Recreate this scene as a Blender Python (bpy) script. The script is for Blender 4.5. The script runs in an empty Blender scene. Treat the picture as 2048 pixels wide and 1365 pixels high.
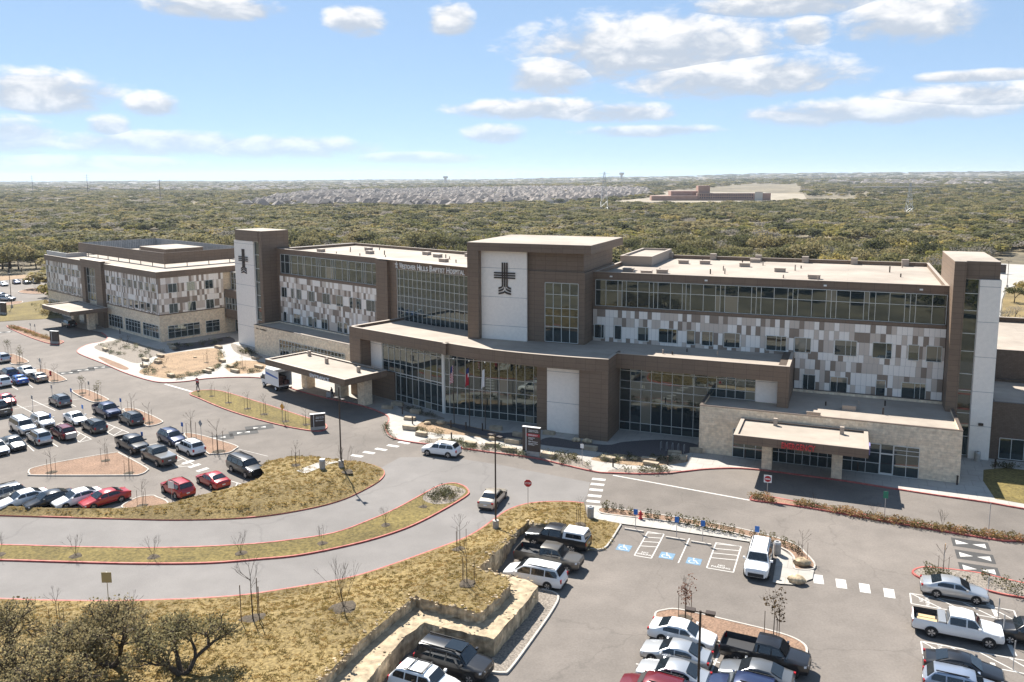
import bpy, bmesh, math, random
import numpy as np
from mathutils import Vector, Matrix
from mathutils.geometry import delaunay_2d_cdt, tessellate_polygon
RND = random.Random(11)
SC = bpy.context.scene
COL = SC.collection
rad = math.radians

# ------------------------------------------------------------------ camera
CAM_H = 33.0
F_PX, CX, CY = 1650.0, 1024.0, 579.0          # focal length and principal point in photo pixels (2048 x 1365)
PITCH = math.atan((CY - 357.0) / F_PX)
ROLL = 0.0038
_r = Vector((1, 0, 0)); _f = Vector((0, math.cos(PITCH), -math.sin(PITCH))); _d = _f.cross(_r)
RIGHT = math.cos(ROLL) * _r + math.sin(ROLL) * _d
DOWN = -math.sin(ROLL) * _r + math.cos(ROLL) * _d
FWD = _f
cam_data = bpy.data.cameras.new('camera')
cam = bpy.data.objects.new('camera', cam_data)
COL.objects.link(cam)
M = Matrix.Identity(4)
for i in range(3):
    M[i][0], M[i][1], M[i][2] = RIGHT[i], -DOWN[i], -FWD[i]
M[2][3] = CAM_H
cam.matrix_world = M
cam_data.sensor_width = 36.0
cam_data.lens = F_PX / 2048.0 * 36.0
cam_data.shift_y = -(682.5 - CY) / 2048.0
cam_data.clip_end = 60000.0
cam_data.clip_start = 0.5
SC.camera = cam

# ------------------------------------------------------------------ sky, sun, exposure
SUN_EL = 49.5
SUN_AZ = 117.0                                   # direction towards the sun, degrees from +X
SKY_STRENGTH = 0.126
HAZE = 5.8e-5
SUN_STRENGTH = 3.0
world = bpy.data.worlds.new('World'); SC.world = world
world.use_nodes = True
SC.view_settings.view_transform = 'Standard'
SC.view_settings.look = 'None'
SC.view_settings.gamma = 1.0
SC.view_settings.exposure = 1.9
SC.render.engine = 'CYCLES'
SC.cycles.use_denoising = True
SC.cycles.max_bounces = 6
SC.cycles.diffuse_bounces = 4
SC.cycles.glossy_bounces = 3
SC.cycles.transmission_bounces = 2
SC.cycles.volume_bounces = 0
SC.cycles.caustics_reflective = False
SC.cycles.caustics_refractive = False
sun_l = bpy.data.lights.new('sun', 'SUN'); sun_l.energy = SUN_STRENGTH; sun_l.angle = rad(0.53); sun_l.color = (1.0, 0.95, 0.87)
sun = bpy.data.objects.new('sun', sun_l); COL.objects.link(sun)
sdir = Vector((math.cos(rad(SUN_AZ)) * math.cos(rad(SUN_EL)), math.sin(rad(SUN_AZ)) * math.cos(rad(SUN_EL)), math.sin(rad(SUN_EL))))
sun.rotation_euler = sdir.to_track_quat('Z', 'Y').to_euler()
sun.location = sdir * 200

def build_sky():
    nt = world.node_tree; N = nt.nodes; L = nt.links
    N.clear()
    def nd(t, **k):
        n = N.new(t)
        for a, b in k.items(): setattr(n, a, b)
        return n
    def mth(op, a, b=None, c=None, clamp=False):
        n = nd('ShaderNodeMath', operation=op, use_clamp=clamp)
        for i, v in enumerate((a, b, c)):
            if v is None: continue
            if isinstance(v, (int, float)): n.inputs[i].default_value = v
            else: L.new(v, n.inputs[i])
        return n.outputs[0]
    out = nd('ShaderNodeOutputWorld'); bg = nd('ShaderNodeBackground')
    sky = nd('ShaderNodeTexSky', sky_type='NISHITA', sun_disc=False, sun_elevation=rad(SUN_EL), sun_rotation=rad(90 - SUN_AZ), altitude=300, air_density=0.55, dust_density=0.0, ozone_density=3.8)
    gm = nd('ShaderNodeGamma'); gm.inputs[1].default_value = 0.38; L.new(sky.outputs[0], gm.inputs[0])
    tn = nd('ShaderNodeMix', data_type='RGBA', blend_type='MULTIPLY'); tn.inputs[0].default_value = 1.0; L.new(gm.outputs[0], tn.inputs[6]); tn.inputs[7].default_value = (0.69, 0.845, 1.0, 1)
    tc = nd('ShaderNodeTexCoord')
    sep = nd('ShaderNodeSeparateXYZ'); L.new(tc.outputs['Generated'], sep.inputs[0])
    X, Y, Z = sep.outputs
    az = mth('MULTIPLY', mth('ARCTAN2', X, Y), 57.2958)       # degrees right of straight ahead
    el = mth('MULTIPLY', mth('ARCSINE', Z), 57.2958)
    # noise on the direction, flattened vertically as distant cumulus is
    comb = nd('ShaderNodeCombineXYZ'); L.new(az, comb.inputs[0]); L.new(mth('MULTIPLY', el, 2.2), comb.inputs[1])
    n1 = nd('ShaderNodeTexNoise'); n1.inputs['Scale'].default_value = 0.36; n1.inputs['Detail'].default_value = 12; n1.inputs['Roughness'].default_value = 0.60; n1.inputs['Distortion'].default_value = 0.25
    L.new(comb.outputs[0], n1.inputs['Vector'])
    n2 = nd('ShaderNodeTexNoise'); n2.inputs['Scale'].default_value = 0.075; n2.inputs['Detail'].default_value = 4; n2.inputs['Roughness'].default_value = 0.5
    L.new(comb.outputs[0], n2.inputs['Vector'])
    nz = mth('SUBTRACT', n1.outputs[0], 0.5)
    nb = mth('SUBTRACT', n2.outputs[0], 0.5)
    # the cumulus banks: azimuth, elevation, half width, half height in degrees
    banks = CLOUDS
    acc = None; shade = None
    for a0, e0, ra, re in banks:
        dx = mth('DIVIDE', mth('SUBTRACT', az, a0), ra)
        dy = mth('DIVIDE', mth('SUBTRACT', el, e0), re)
        q = mth('SUBTRACT', 1.0, mth('ADD', mth('MULTIPLY', dx, dx), mth('MULTIPLY', dy, dy)))
        # lower half flatter
        sh = mth('MULTIPLY_ADD', dy, 0.5, 0.5, clamp=True)
        q = mth('MAXIMUM', q, -3.0)
        if acc is None: acc, shade = q, sh
        else:
            gt = mth('GREATER_THAN', q, acc)
            mixn = nd('ShaderNodeMix', data_type='FLOAT'); L.new(gt, mixn.inputs[0]); L.new(shade, mixn.inputs[2]); L.new(sh, mixn.inputs[3])
            shade = mixn.outputs[0]
            acc = mth('MAXIMUM', acc, q)
    # scattered fair-weather cloud over the whole sky
    field = mth('MULTIPLY_ADD', nb, 6.0, -1.2)
    dens = mth('ADD', mth('MULTIPLY', mth('MAXIMUM', acc, field), 1.05), mth('MULTIPLY', nz, 2.3))
    alpha = nd('ShaderNodeMapRange', interpolation_type='SMOOTHSTEP'); alpha.inputs[1].default_value = 0.02; alpha.inputs[2].default_value = 0.80
    L.new(dens, alpha.inputs[0])
    up = mth('GREATER_THAN', el, 0.0)
    fade = mth('MULTIPLY', mth('MULTIPLY', alpha.outputs[0], up), 0.93)
    lowfade = nd('ShaderNodeMapRange'); lowfade.inputs[1].default_value = 0.2; lowfade.inputs[2].default_value = 5.0; lowfade.inputs[3].default_value = 0.35
    L.new(el, lowfade.inputs[0])
    fade = mth('MULTIPLY', fade, lowfade.outputs[0])
    tint = nd('ShaderNodeMix', data_type='RGBA')
    s2 = mth('ADD', mth('MULTIPLY', shade, 0.75), mth('MULTIPLY', nz, 1.7), clamp=True)
    s3 = nd('ShaderNodeMapRange', interpolation_type='SMOOTHSTEP'); s3.inputs[1].default_value = 0.16; s3.inputs[2].default_value = 0.74
    L.new(s2, s3.inputs[0]); L.new(s3.outputs[0], tint.inputs[0])
    tint.inputs[6].default_value = CLOUD_LOW; tint.inputs[7].default_value = CLOUD_HIGH
    mix = nd('ShaderNodeMix', data_type='RGBA')
    L.new(fade, mix.inputs[0]); L.new(tn.outputs[2], mix.inputs[6]); L.new(tint.outputs[2], mix.inputs[7])
    L.new(mix.outputs[2], bg.inputs[0]); bg.inputs[1].default_value = SKY_STRENGTH
    L.new(bg.outputs[0], out.inputs[0])

def px_dir(x, y):
    d = FWD + RIGHT * ((x - CX) / F_PX) + DOWN * ((y - CY) / F_PX)
    return d.normalized()
def px_az_el(x, y):
    d = px_dir(x, y)
    return math.degrees(math.atan2(d.x, d.y)), math.degrees(math.asin(d.z))
CLOUDS = []
for cx_, cy_, rx_, ry_ in ((1310, 92, 270, 66), (1480, 152, 230, 42), (1100, 150, 90, 40), (1820, 36, 120, 46), (1570, 6, 190, 26), (1612, 60, 46, 26), (430, 14, 135, 22), (712, 42, 60, 30), (905, 40, 48, 34),
                           (90, 182, 120, 40), (20, 270, 80, 34), (218, 252, 40, 22), (305, 210, 55, 22), (330, 286, 190, 24), (560, 294, 190, 22), (1070, 218, 170, 22), (1240, 226, 120, 20),
                           (990, 268, 66, 20), (1760, 222, 270, 26), (1930, 194, 160, 26), (150, 330, 240, 18), (1300, 262, 140, 12), (840, 316, 130, 12), (1960, 152, 110, 12)):
    a0, e0 = px_az_el(cx_, cy_)
    CLOUDS.append((a0, e0, math.degrees(rx_ * 1.12 / F_PX), math.degrees(ry_ * 1.15 / F_PX)))
CLOUD_LOW = (1.24, 1.38, 1.58, 1)
CLOUD_HIGH = (2.35, 2.32, 2.28, 1)
build_sky()

# ------------------------------------------------------------------ helpers
def G(x, y, z=0.0):
    """world point where the photo pixel's ray meets the level z"""
    d = FWD + RIGHT * ((x - CX) / F_PX) + DOWN * ((y - CY) / F_PX)
    t = (z - CAM_H) / d.z
    return Vector((d.x * t, d.y * t, z))
def project(p):
    d = Vector(p) - Vector((0, 0, CAM_H)); k = d.dot(FWD)
    if k <= 1: return None
    return CX + F_PX * d.dot(RIGHT) / k, CY + F_PX * d.dot(DOWN) / k

class Frame:
    def __init__(s, deg):
        s.a = rad(deg); s.u = Vector((math.cos(s.a), math.sin(s.a), 0)); s.v = Vector((-math.sin(s.a), math.cos(s.a), 0))
    def __call__(s, a, b, z=0.0): return s.u * a + s.v * b + Vector((0, 0, z))
    def inv(s, p): return Vector(p).dot(s.u), Vector(p).dot(s.v)
A = Frame(-22.3)         # right wing, tower and emergency block
C = Frame(-42.0)         # left wing, medical offices
I = Frame(0.0)

class MB:
    """collects faces; build() links them as one mesh object"""
    def __init__(s): s.v = []; s.f = []; s.m = []
    def add(s, verts, faces, mi=0):
        n = len(s.v); s.v += [tuple(p) for p in verts]
        for f in faces: s.f.append(tuple(i + n for i in f)); s.m.append(mi)
        return s
    def quad(s, a, b, c, d, mi=0): return s.add((a, b, c, d), ((0, 1, 2, 3),), mi)
    def box(s, fr, s0, s1, t0, t1, z0, z1, mi=0):
        P = [fr(a, b, c) for c in (z0, z1) for a, b in ((s0, t0), (s1, t0), (s1, t1), (s0, t1))]
        return s.add(P, ((3, 2, 1, 0), (4, 5, 6, 7), (0, 1, 5, 4), (1, 2, 6, 5), (2, 3, 7, 6), (3, 0, 4, 7)), mi)
    def prism(s, pts, z0, z1, mi=0, mtop=None, bottom=True):
        n = len(pts); P = [(p[0], p[1], z0) for p in pts] + [(p[0], p[1], z1) for p in pts]
        ar = sum(pts[i][0] * pts[(i + 1) % n][1] - pts[(i + 1) % n][0] * pts[i][1] for i in range(n))
        o = list(range(n)) if ar > 0 else list(range(n))[::-1]
        fs = [(o[i], o[(i + 1) % n], o[(i + 1) % n] + n, o[i] + n) for i in range(n)]
        b = len(s.v); s.v += P
        for f in fs: s.f.append(tuple(i + b for i in f)); s.m.append(mi)
        s.f.append(tuple(b + n + i for i in o)); s.m.append(mi if mtop is None else mtop)
        if bottom: s.f.append(tuple(b + i for i in o[::-1])); s.m.append(mi)
        return s
    def tube(s, p0, p1, r0, r1=None, n=8, mi=0, caps=True):
        p0, p1 = Vector(p0), Vector(p1); r1 = r0 if r1 is None else r1
        ax = (p1 - p0).normalized(); q = ax.orthogonal().normalized(); w = ax.cross(q)
        P = []
        for p, r in ((p0, r0), (p1, r1)):
            for i in range(n):
                a = 2 * math.pi * i / n; P.append(p + q * (r * math.cos(a)) + w * (r * math.sin(a)))
        fs = [(i, (i + 1) % n, (i + 1) % n + n, i + n) for i in range(n)]
        if caps: fs += [tuple(range(n))[::-1], tuple(range(n, 2 * n))]
        return s.add(P, fs, mi)
    def ball(s, c, rx, ry, rz, n=8, m=5, mi=0, jit=0.0, rnd=None):
        P = []; fs = []
        for j in range(m + 1):
            ph = math.pi * j / m
            for i in range(n):
                th = 2 * math.pi * i / n; k = 1 + (rnd.uniform(-jit, jit) if rnd else 0)
                P.append((c[0] + rx * k * math.sin(ph) * math.cos(th), c[1] + ry * k * math.sin(ph) * math.sin(th), c[2] + rz * k * math.cos(ph)))
        for j in range(m):
            for i in range(n): fs.append((j * n + i, (j + 1) * n + i, (j + 1) * n + (i + 1) % n, j * n + (i + 1) % n))
        return s.add(P, fs, mi)
    def mesh(s, name, mats, off=(0, 0, 0), smooth=None):
        me = bpy.data.meshes.new(name)
        ox, oy, oz = off
        me.from_pydata([(x - ox, y - oy, z - oz) for x, y, z in s.v], [], s.f)
        for m in (mats if isinstance(mats, (list, tuple)) else [mats]): me.materials.append(m)
        if any(s.m): me.polygons.foreach_set('material_index', s.m)
        if smooth is not None:
            me.polygons.foreach_set('use_smooth', [True] * len(me.polygons)); me.set_sharp_from_angle(angle=rad(smooth))
        me.update()
        return me
    def build(s, name, mats, parent=None, origin=None, smooth=None, link=True):
        if parent is not None: off = parent.get('_o', (0, 0, 0)) if False else parent_off(parent)
        else: off = tuple(origin) if origin is not None else (0, 0, 0)
        o = bpy.data.objects.new(name, s.mesh(name, mats, off, smooth))
        if parent is not None: o.parent = parent
        else: o.location = off
        if link: COL.objects.link(o)
        return o
OFF = {}
def parent_off(p):
    o = Vector((0, 0, 0))
    while p is not None: o = o + p.location; p = p.parent
    return tuple(o)

def tag(o, label=None, cat=None, group=None, kind=None):
    if label: o['label'] = label
    if cat: o['category'] = cat
    if group: o['group'] = group
    if kind: o['kind'] = kind
    return o
def thing(name, label, cat, loc=(0, 0, 0), group=None, link=True):
    o = bpy.data.objects.new(name, None); o.empty_display_size = 0.5
    o.location = loc
    if link: COL.objects.link(o)
    return tag(o, label, cat, group)
def struct(o): o['kind'] = 'structure'; return o
def copy_tree(src, loc=None, rz=None, sc=None, parent=None, label=None, group=None, paint=None):
    c = src.copy(); COL.objects.link(c)
    if parent is not None: c.parent = parent
    if loc is not None: c.location = loc
    if rz is not None: c.rotation_euler = (0, 0, rz)
    if sc is not None: c.scale = (sc, sc, sc) if isinstance(sc, (int, float)) else sc
    if label: c['label'] = label
    if group: c['group'] = group
    if paint is not None and c.type == 'MESH' and c.get('painted'):
        for i in range(len(c.material_slots)):
            if c.material_slots[i].link == 'OBJECT': c.material_slots[i].material = paint
    for ch in KIDS.get(src.name, []): copy_tree(ch, parent=c, paint=paint)
    return c
KIDS = {}
def kid(parent, o):
    KIDS.setdefault(parent.name, []).append(o); return o

# ------------------------------------------------------------------ materials
MATS = {}
def pm(name, col, rough=0.8, var=0.0, vs=1.0, var2=0.0, vs2=0.05, bump=0.0, bs=8.0, metal=0.0, spec=0.4, coat=0.0, col2=None, objvar=0.0):
    """principled material with noise variation in world position"""
    if name in MATS: return MATS[name]
    m = bpy.data.materials.new(name); m.use_nodes = True; MATS[name] = m
    nt = m.node_tree; b = nt.nodes['Principled BSDF']; L = nt.links
    b.inputs['Roughness'].default_value = rough; b.inputs['Metallic'].default_value = metal
    b.inputs['Specular IOR Level'].default_value = spec; b.inputs['Coat Weight'].default_value = coat
    b.inputs['Base Color'].default_value = (*col, 1)
    src = None
    geo = nt.nodes.new('ShaderNodeNewGeometry')
    def noise(scale, detail=5):
        n = nt.nodes.new('ShaderNodeTexNoise'); n.inputs['Scale'].default_value = scale; n.inputs['Detail'].default_value = detail
        L.new(geo.outputs['Position'], n.inputs['Vector']); return n.outputs[0]
    def mixc(fac, a, bcol, blend='MIX'):
        n = nt.nodes.new('ShaderNodeMix'); n.data_type = 'RGBA'; n.blend_type = blend
        if hasattr(fac, 'links'): L.new(fac, n.inputs[0])
        else: n.inputs[0].default_value = fac
        for i, v in ((6, a), (7, bcol)):
            if hasattr(v, 'links'): L.new(v, n.inputs[i])
            else: n.inputs[i].default_value = (*v, 1)
        return n.outputs[2]
    def ramp(sock, lo, hi, a=0.0, bb=1.0):
        n = nt.nodes.new('ShaderNodeMapRange'); n.inputs[1].default_value = lo; n.inputs[2].default_value = hi; n.inputs[3].default_value = a; n.inputs[4].default_value = bb
        L.new(sock, n.inputs[0]); return n.outputs[0]
    cur = col
    if var: cur = mixc(ramp(noise(vs), 0.3, 0.7), tuple(c * (1 - var) for c in col), col2 if col2 else tuple(min(1, c * (1 + var)) for c in col))
    if var2:
        f = ramp(noise(vs2, 3), 0.32, 0.68, 1 - var2, 1 + var2)
        n = nt.nodes.new('ShaderNodeMix'); n.data_type = 'RGBA'; n.blend_type = 'MULTIPLY'; n.inputs[0].default_value = 1
        if hasattr(cur, 'links'): L.new(cur, n.inputs[6])
        else: n.inputs[6].default_value = (*cur, 1)
        cm = nt.nodes.new('ShaderNodeCombineColor')
        for i in range(3): L.new(f, cm.inputs[i])
        L.new(cm.outputs[0], n.inputs[7]); cur = n.outputs[2]
    if objvar:
        oi = nt.nodes.new('ShaderNodeObjectInfo')
        h = nt.nodes.new('ShaderNodeHueSaturation'); h.inputs['Fac'].default_value = 1
        L.new(ramp(oi.outputs['Random'], 0, 1, 1 - objvar, 1 + objvar), h.inputs['Value'])
        L.new(ramp(oi.outputs['Random'], 0, 1, 0.5 + objvar * 0.05, 0.5 - objvar * 0.05), h.inputs['Hue'])
        if hasattr(cur, 'links'): L.new(cur, h.inputs['Color'])
        else: h.inputs['Color'].default_value = (*cur, 1)
        cur = h.outputs[0]
    if hasattr(cur, 'links'): L.new(cur, b.inputs['Base Color'])
    if bump:
        bn = nt.nodes.new('ShaderNodeBump'); bn.inputs['Strength'].default_value = bump; bn.inputs['Distance'].default_value = 0.05
        L.new(noise(bs, 6), bn.inputs['Height']); L.new(bn.outputs[0], b.inputs['Normal'])
    return m
def blocks(name, cols, w, h, mortar, gap, rough=0.85, bump=0.4, ang=0.0, var=0.5, offset=0.5):
    """coursed blocks or panels on vertical walls: brick texture over (along-wall, height)"""
    m = bpy.data.materials.new(name); m.use_nodes = True; MATS[name] = m
    nt = m.node_tree; b = nt.nodes['Principled BSDF']; L = nt.links
    b.inputs['Roughness'].default_value = rough; b.inputs['Specular IOR Level'].default_value = 0.3
    geo = nt.nodes.new('ShaderNodeNewGeometry')
    # coordinate along the wall: position dot tangent (tangent = normal x up)
    cr = nt.nodes.new('ShaderNodeVectorMath'); cr.operation = 'CROSS_PRODUCT'; L.new(geo.outputs['True Normal'], cr.inputs[0]); cr.inputs[1].default_value = (0, 0, 1)
    dt = nt.nodes.new('ShaderNodeVectorMath'); dt.operation = 'DOT_PRODUCT'; L.new(geo.outputs['Position'], dt.inputs[0]); L.new(cr.outputs[0], dt.inputs[1])
    sp = nt.nodes.new('ShaderNodeSeparateXYZ'); L.new(geo.outputs['Position'], sp.inputs[0])
    cb = nt.nodes.new('ShaderNodeCombineXYZ'); L.new(dt.outputs['Value'], cb.inputs[0]); L.new(sp.outputs[2], cb.inputs[1])
    br = nt.nodes.new('ShaderNodeTexBrick'); L.new(cb.outputs[0], br.inputs['Vector'])
    br.inputs['Scale'].default_value = 1.0; br.inputs['Brick Width'].default_value = w; br.inputs['Row Height'].default_value = h
    br.inputs['Mortar Size'].default_value = gap; br.inputs['Mortar Smooth'].default_value = 0.1; br.inputs['Bias'].default_value = 0.0
    br.offset = offset
    br.inputs['Color1'].default_value = (*cols[0], 1); br.inputs['Color2'].default_value = (*cols[1], 1); br.inputs['Mortar'].default_value = (*mortar, 1)
    ns = nt.nodes.new('ShaderNodeTexNoise'); ns.inputs['Scale'].default_value = 2.5; ns.inputs['Detail'].default_value = 6; L.new(geo.outputs['Position'], ns.inputs['Vector'])
    mr = nt.nodes.new('ShaderNodeMapRange'); mr.inputs[1].default_value = 0.3; mr.inputs[2].default_value = 0.7; mr.inputs[3].default_value = 1 - var * 0.4; mr.inputs[4].default_value = 1 + var * 0.3
    L.new(ns.outputs[0], mr.inputs[0])
    mx = nt.nodes.new('ShaderNodeMix'); mx.data_type = 'RGBA'; mx.blend_type = 'MULTIPLY'; mx.inputs[0].default_value = 1
    cc = nt.nodes.new('ShaderNodeCombineColor')
    for i in range(3): L.new(mr.outputs[0], cc.inputs[i])
    L.new(br.outputs[0], mx.inputs[6]); L.new(cc.outputs[0], mx.inputs[7]); L.new(mx.outputs[2], b.inputs['Base Color'])
    if bump:
        bn = nt.nodes.new('ShaderNodeBump'); bn.inputs['Strength'].default_value = bump; bn.inputs['Distance'].default_value = 0.02; bn.invert = True
        L.new(br.outputs['Fac'], bn.inputs['Height']); L.new(bn.outputs[0], b.inputs['Normal'])
    return m
M_ASPH = pm('asphalt', (0.160, 0.139, 0.121), 0.9, var=0.10, vs=6.0, var2=0.16, vs2=0.045, bump=0.25, bs=14)
M_DRIVE = pm('drive_asphalt', (0.178, 0.165, 0.155), 0.9, var=0.08, vs=9.0, var2=0.10, vs2=0.06, bump=0.2, bs=14)
M_CONC = pm('concrete', (0.37, 0.345, 0.31), 0.85, var=0.07, vs=1.2, var2=0.10, vs2=0.15, bump=0.1, bs=20)
M_KERB = pm('kerb_concrete', (0.40, 0.37, 0.33), 0.85, var=0.12, vs=3, bump=0.15)
M_RED = pm('red_kerb_paint', (0.40, 0.075, 0.065), 0.7, var=0.3, vs=1.6, bump=0.1, col2=(0.52, 0.16, 0.13))
M_GRASS = pm('dry_grass', (0.140, 0.098, 0.034), 0.95, var=0.3, vs=4.5, var2=0.28, vs2=0.13, bump=1.0, bs=5, col2=(0.265, 0.192, 0.078))
M_LAWN = pm('island_grass', (0.105, 0.080, 0.022), 0.95, var=0.3, vs=4.0, var2=0.25, vs2=0.2, bump=0.9, bs=6, col2=(0.195, 0.148, 0.046))
M_MULCH = pm('decomposed_granite', (0.225, 0.142, 0.095), 0.95, var=0.35, vs=7, var2=0.12, vs2=0.5, bump=0.7, bs=12)
M_TAN = pm('tan_gravel', (0.27, 0.185, 0.113), 0.95, var=0.4, vs=5, var2=0.15, vs2=0.4, bump=0.8, bs=9)
M_DKGRAV = pm('dark_gravel', (0.085, 0.075, 0.075), 0.95, var=0.5, vs=7, bump=0.9, bs=11)
M_GRAV = pm('grey_gravel', (0.21, 0.18, 0.15), 0.95, var=0.5, vs=7, bump=0.8, bs=12)
M_ROCK = pm('cut_limestone', (0.49, 0.38, 0.245), 0.95, var=0.45, vs=2.2, var2=0.3, vs2=0.5, bump=1.0, bs=3.5)
def wear(m, crack=0.32, scale=0.16, stain=0.10):
    """sealed cracks, faint stains and lane wear on asphalt"""
    nt = m.node_tree; L = nt.links; b = nt.nodes['Principled BSDF']; src = b.inputs['Base Color'].links[0].from_socket
    geo = nt.nodes.new('ShaderNodeNewGeometry')
    ns = nt.nodes.new('ShaderNodeTexNoise'); ns.inputs['Scale'].default_value = 0.5; ns.inputs['Detail'].default_value = 4; L.new(geo.outputs['Position'], ns.inputs['Vector'])
    ad = nt.nodes.new('ShaderNodeVectorMath'); ad.operation = 'MULTIPLY_ADD'; L.new(ns.outputs['Color'], ad.inputs[0]); ad.inputs[1].default_value = (3, 3, 0); L.new(geo.outputs['Position'], ad.inputs[2])
    vo = nt.nodes.new('ShaderNodeTexVoronoi'); vo.feature = 'DISTANCE_TO_EDGE'; vo.inputs['Scale'].default_value = scale * 0.4; L.new(ad.outputs[0], vo.inputs['Vector'])
    mr = nt.nodes.new('ShaderNodeMapRange'); mr.inputs[1].default_value = 0.0; mr.inputs[2].default_value = 0.006; mr.inputs[3].default_value = 1 - crack * 0.5; mr.inputs[4].default_value = 1.0; L.new(vo.outputs['Distance'], mr.inputs[0])
    n2 = nt.nodes.new('ShaderNodeTexNoise'); n2.inputs['Scale'].default_value = 0.33; n2.inputs['Detail'].default_value = 6; n2.inputs['Roughness'].default_value = 0.65; L.new(geo.outputs['Position'], n2.inputs['Vector'])
    m2 = nt.nodes.new('ShaderNodeMapRange'); m2.inputs[1].default_value = 0.35; m2.inputs[2].default_value = 0.62; m2.inputs[3].default_value = 1 + stain; m2.inputs[4].default_value = 1 - stain; L.new(n2.outputs[0], m2.inputs[0])
    mu = nt.nodes.new('ShaderNodeMath'); mu.operation = 'MULTIPLY'; L.new(mr.outputs[0], mu.inputs[0]); L.new(m2.outputs[0], mu.inputs[1])
    vm = nt.nodes.new('ShaderNodeVectorMath'); vm.operation = 'SCALE'; L.new(src, vm.inputs[0]); L.new(mu.outputs[0], vm.inputs['Scale']); L.new(vm.outputs[0], b.inputs['Base Color'])
def seams(m, ang, w=3.0, l=24.0, dark=0.86):
    """welded seams of a roof membrane"""
    nt = m.node_tree; L = nt.links; b = nt.nodes['Principled BSDF']; src = b.inputs['Base Color'].links[0].from_socket
    geo = nt.nodes.new('ShaderNodeNewGeometry'); mp = nt.nodes.new('ShaderNodeMapping'); mp.inputs['Rotation'].default_value = (0, 0, ang); L.new(geo.outputs['Position'], mp.inputs[0])
    br = nt.nodes.new('ShaderNodeTexBrick'); br.inputs['Scale'].default_value = 1.0; br.inputs['Brick Width'].default_value = l; br.inputs['Row Height'].default_value = w; br.inputs['Mortar Size'].default_value = 0.05
    br.inputs['Color1'].default_value = (1, 1, 1, 1); br.inputs['Color2'].default_value = (.95, .95, .95, 1); br.inputs['Mortar'].default_value = (dark, dark, dark, 1); L.new(mp.outputs[0], br.inputs['Vector'])
    mu = nt.nodes.new('ShaderNodeMix'); mu.data_type = 'RGBA'; mu.blend_type = 'MULTIPLY'; mu.inputs[0].default_value = 1; L.new(src, mu.inputs[6]); L.new(br.outputs[0], mu.inputs[7]); L.new(mu.outputs[2], b.inputs['Base Color'])
wear(M_ASPH); wear(M_DRIVE, 0.3, 0.08, 0.07)
def streaks(m, amt=0.35):
    """vertical weathering runs on cut rock"""
    nt = m.node_tree; L = nt.links; b = nt.nodes['Principled BSDF']; src = b.inputs['Base Color'].links[0].from_socket
    geo = nt.nodes.new('ShaderNodeNewGeometry'); mp = nt.nodes.new('ShaderNodeMapping'); mp.inputs['Scale'].default_value = (2.2, 2.2, 0.25); L.new(geo.outputs['Position'], mp.inputs[0])
    ns = nt.nodes.new('ShaderNodeTexNoise'); ns.inputs['Scale'].default_value = 1.0; ns.inputs['Detail'].default_value = 6; L.new(mp.outputs[0], ns.inputs['Vector'])
    mr = nt.nodes.new('ShaderNodeMapRange'); mr.inputs[1].default_value = 0.35; mr.inputs[2].default_value = 0.65; mr.inputs[3].default_value = 1 - amt; mr.inputs[4].default_value = 1 + amt * 0.6; L.new(ns.outputs[0], mr.inputs[0])
    vm = nt.nodes.new('ShaderNodeVectorMath'); vm.operation = 'SCALE'; L.new(src, vm.inputs[0]); L.new(mr.outputs[0], vm.inputs['Scale']); L.new(vm.outputs[0], b.inputs['Base Color'])
streaks(M_ROCK)
M_BLOCK = pm('limestone_block', (0.37, 0.30, 0.215), 0.9, var=0.25, vs=1.5, bump=0.6, bs=5)
M_PAINT = pm('road_paint_white', (0.50, 0.48, 0.45), 0.8, var=0.12, vs=3)
M_BLUEP = pm('road_paint_blue', (0.13, 0.22, 0.31), 0.8, var=0.2, vs=4)
M_DKPAD = pm('speed_cushion_grey', (0.06, 0.058, 0.056), 0.9, var=0.15, vs=5)
M_BROWN = blocks('brown_metal_panel', ((0.18, 0.126, 0.088), (0.198, 0.14, 0.098)), 1.55, 0.62, (0.075, 0.054, 0.04), 0.014, rough=0.55, bump=0.25, var=0.15, offset=0.0)
M_BRICK = blocks('brown_brick', ((0.135, 0.098, 0.072), (0.16, 0.115, 0.085)), 0.4, 0.2, (0.09, 0.07, 0.055), 0.012, var=0.3)
M_WHITE = blocks('white_plaster_panel', ((0.88, 0.80, 0.71), (0.89, 0.82, 0.73)), 60.0, 4.1, (0.42, 0.40, 0.38), 0.035, bump=0.15, var=0.12, offset=0.0)
M_STONE = blocks('limestone_veneer', ((0.72, 0.575, 0.41), (0.83, 0.69, 0.51)), 0.62, 0.28, (0.58, 0.46, 0.33), 0.008, bump=0.4, var=0.5)
M_ROOF = pm('roof_membrane', (0.335, 0.285, 0.235), 0.85, var=0.07, vs=0.8, var2=0.14, vs2=0.16)
seams(M_ROOF, rad(22.3))
seams(M_CONC, rad(22.3), 1.8, 1.8, 0.80)
M_COPING = pm('coping_tan', (0.36, 0.30, 0.245), 0.6)
M_DKCOP = pm('coping_dark', (0.10, 0.075, 0.06), 0.6)
M_MULL = pm('aluminium_mullion', (0.66, 0.66, 0.62), 0.45, metal=0.15)
M_DARK = pm('black_metal', (0.02, 0.02, 0.022), 0.5)
M_BRONZE = pm('bronze_pole', (0.045, 0.03, 0.022), 0.5)
M_GALV = pm('galvanised_steel', (0.42, 0.42, 0.42), 0.45, metal=0.5)
M_FP = [pm('fibre_panel_white', (0.88, 0.81, 0.73), 0.7), pm('fibre_panel_grey', (0.60, 0.51, 0.43), 0.7), pm('fibre_panel_taupe', (0.285, 0.222, 0.172), 0.7)]
M_GLASS = bpy.data.materials.new('facade_glass'); M_GLASS.use_nodes = True; MATS['facade_glass'] = M_GLASS
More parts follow.
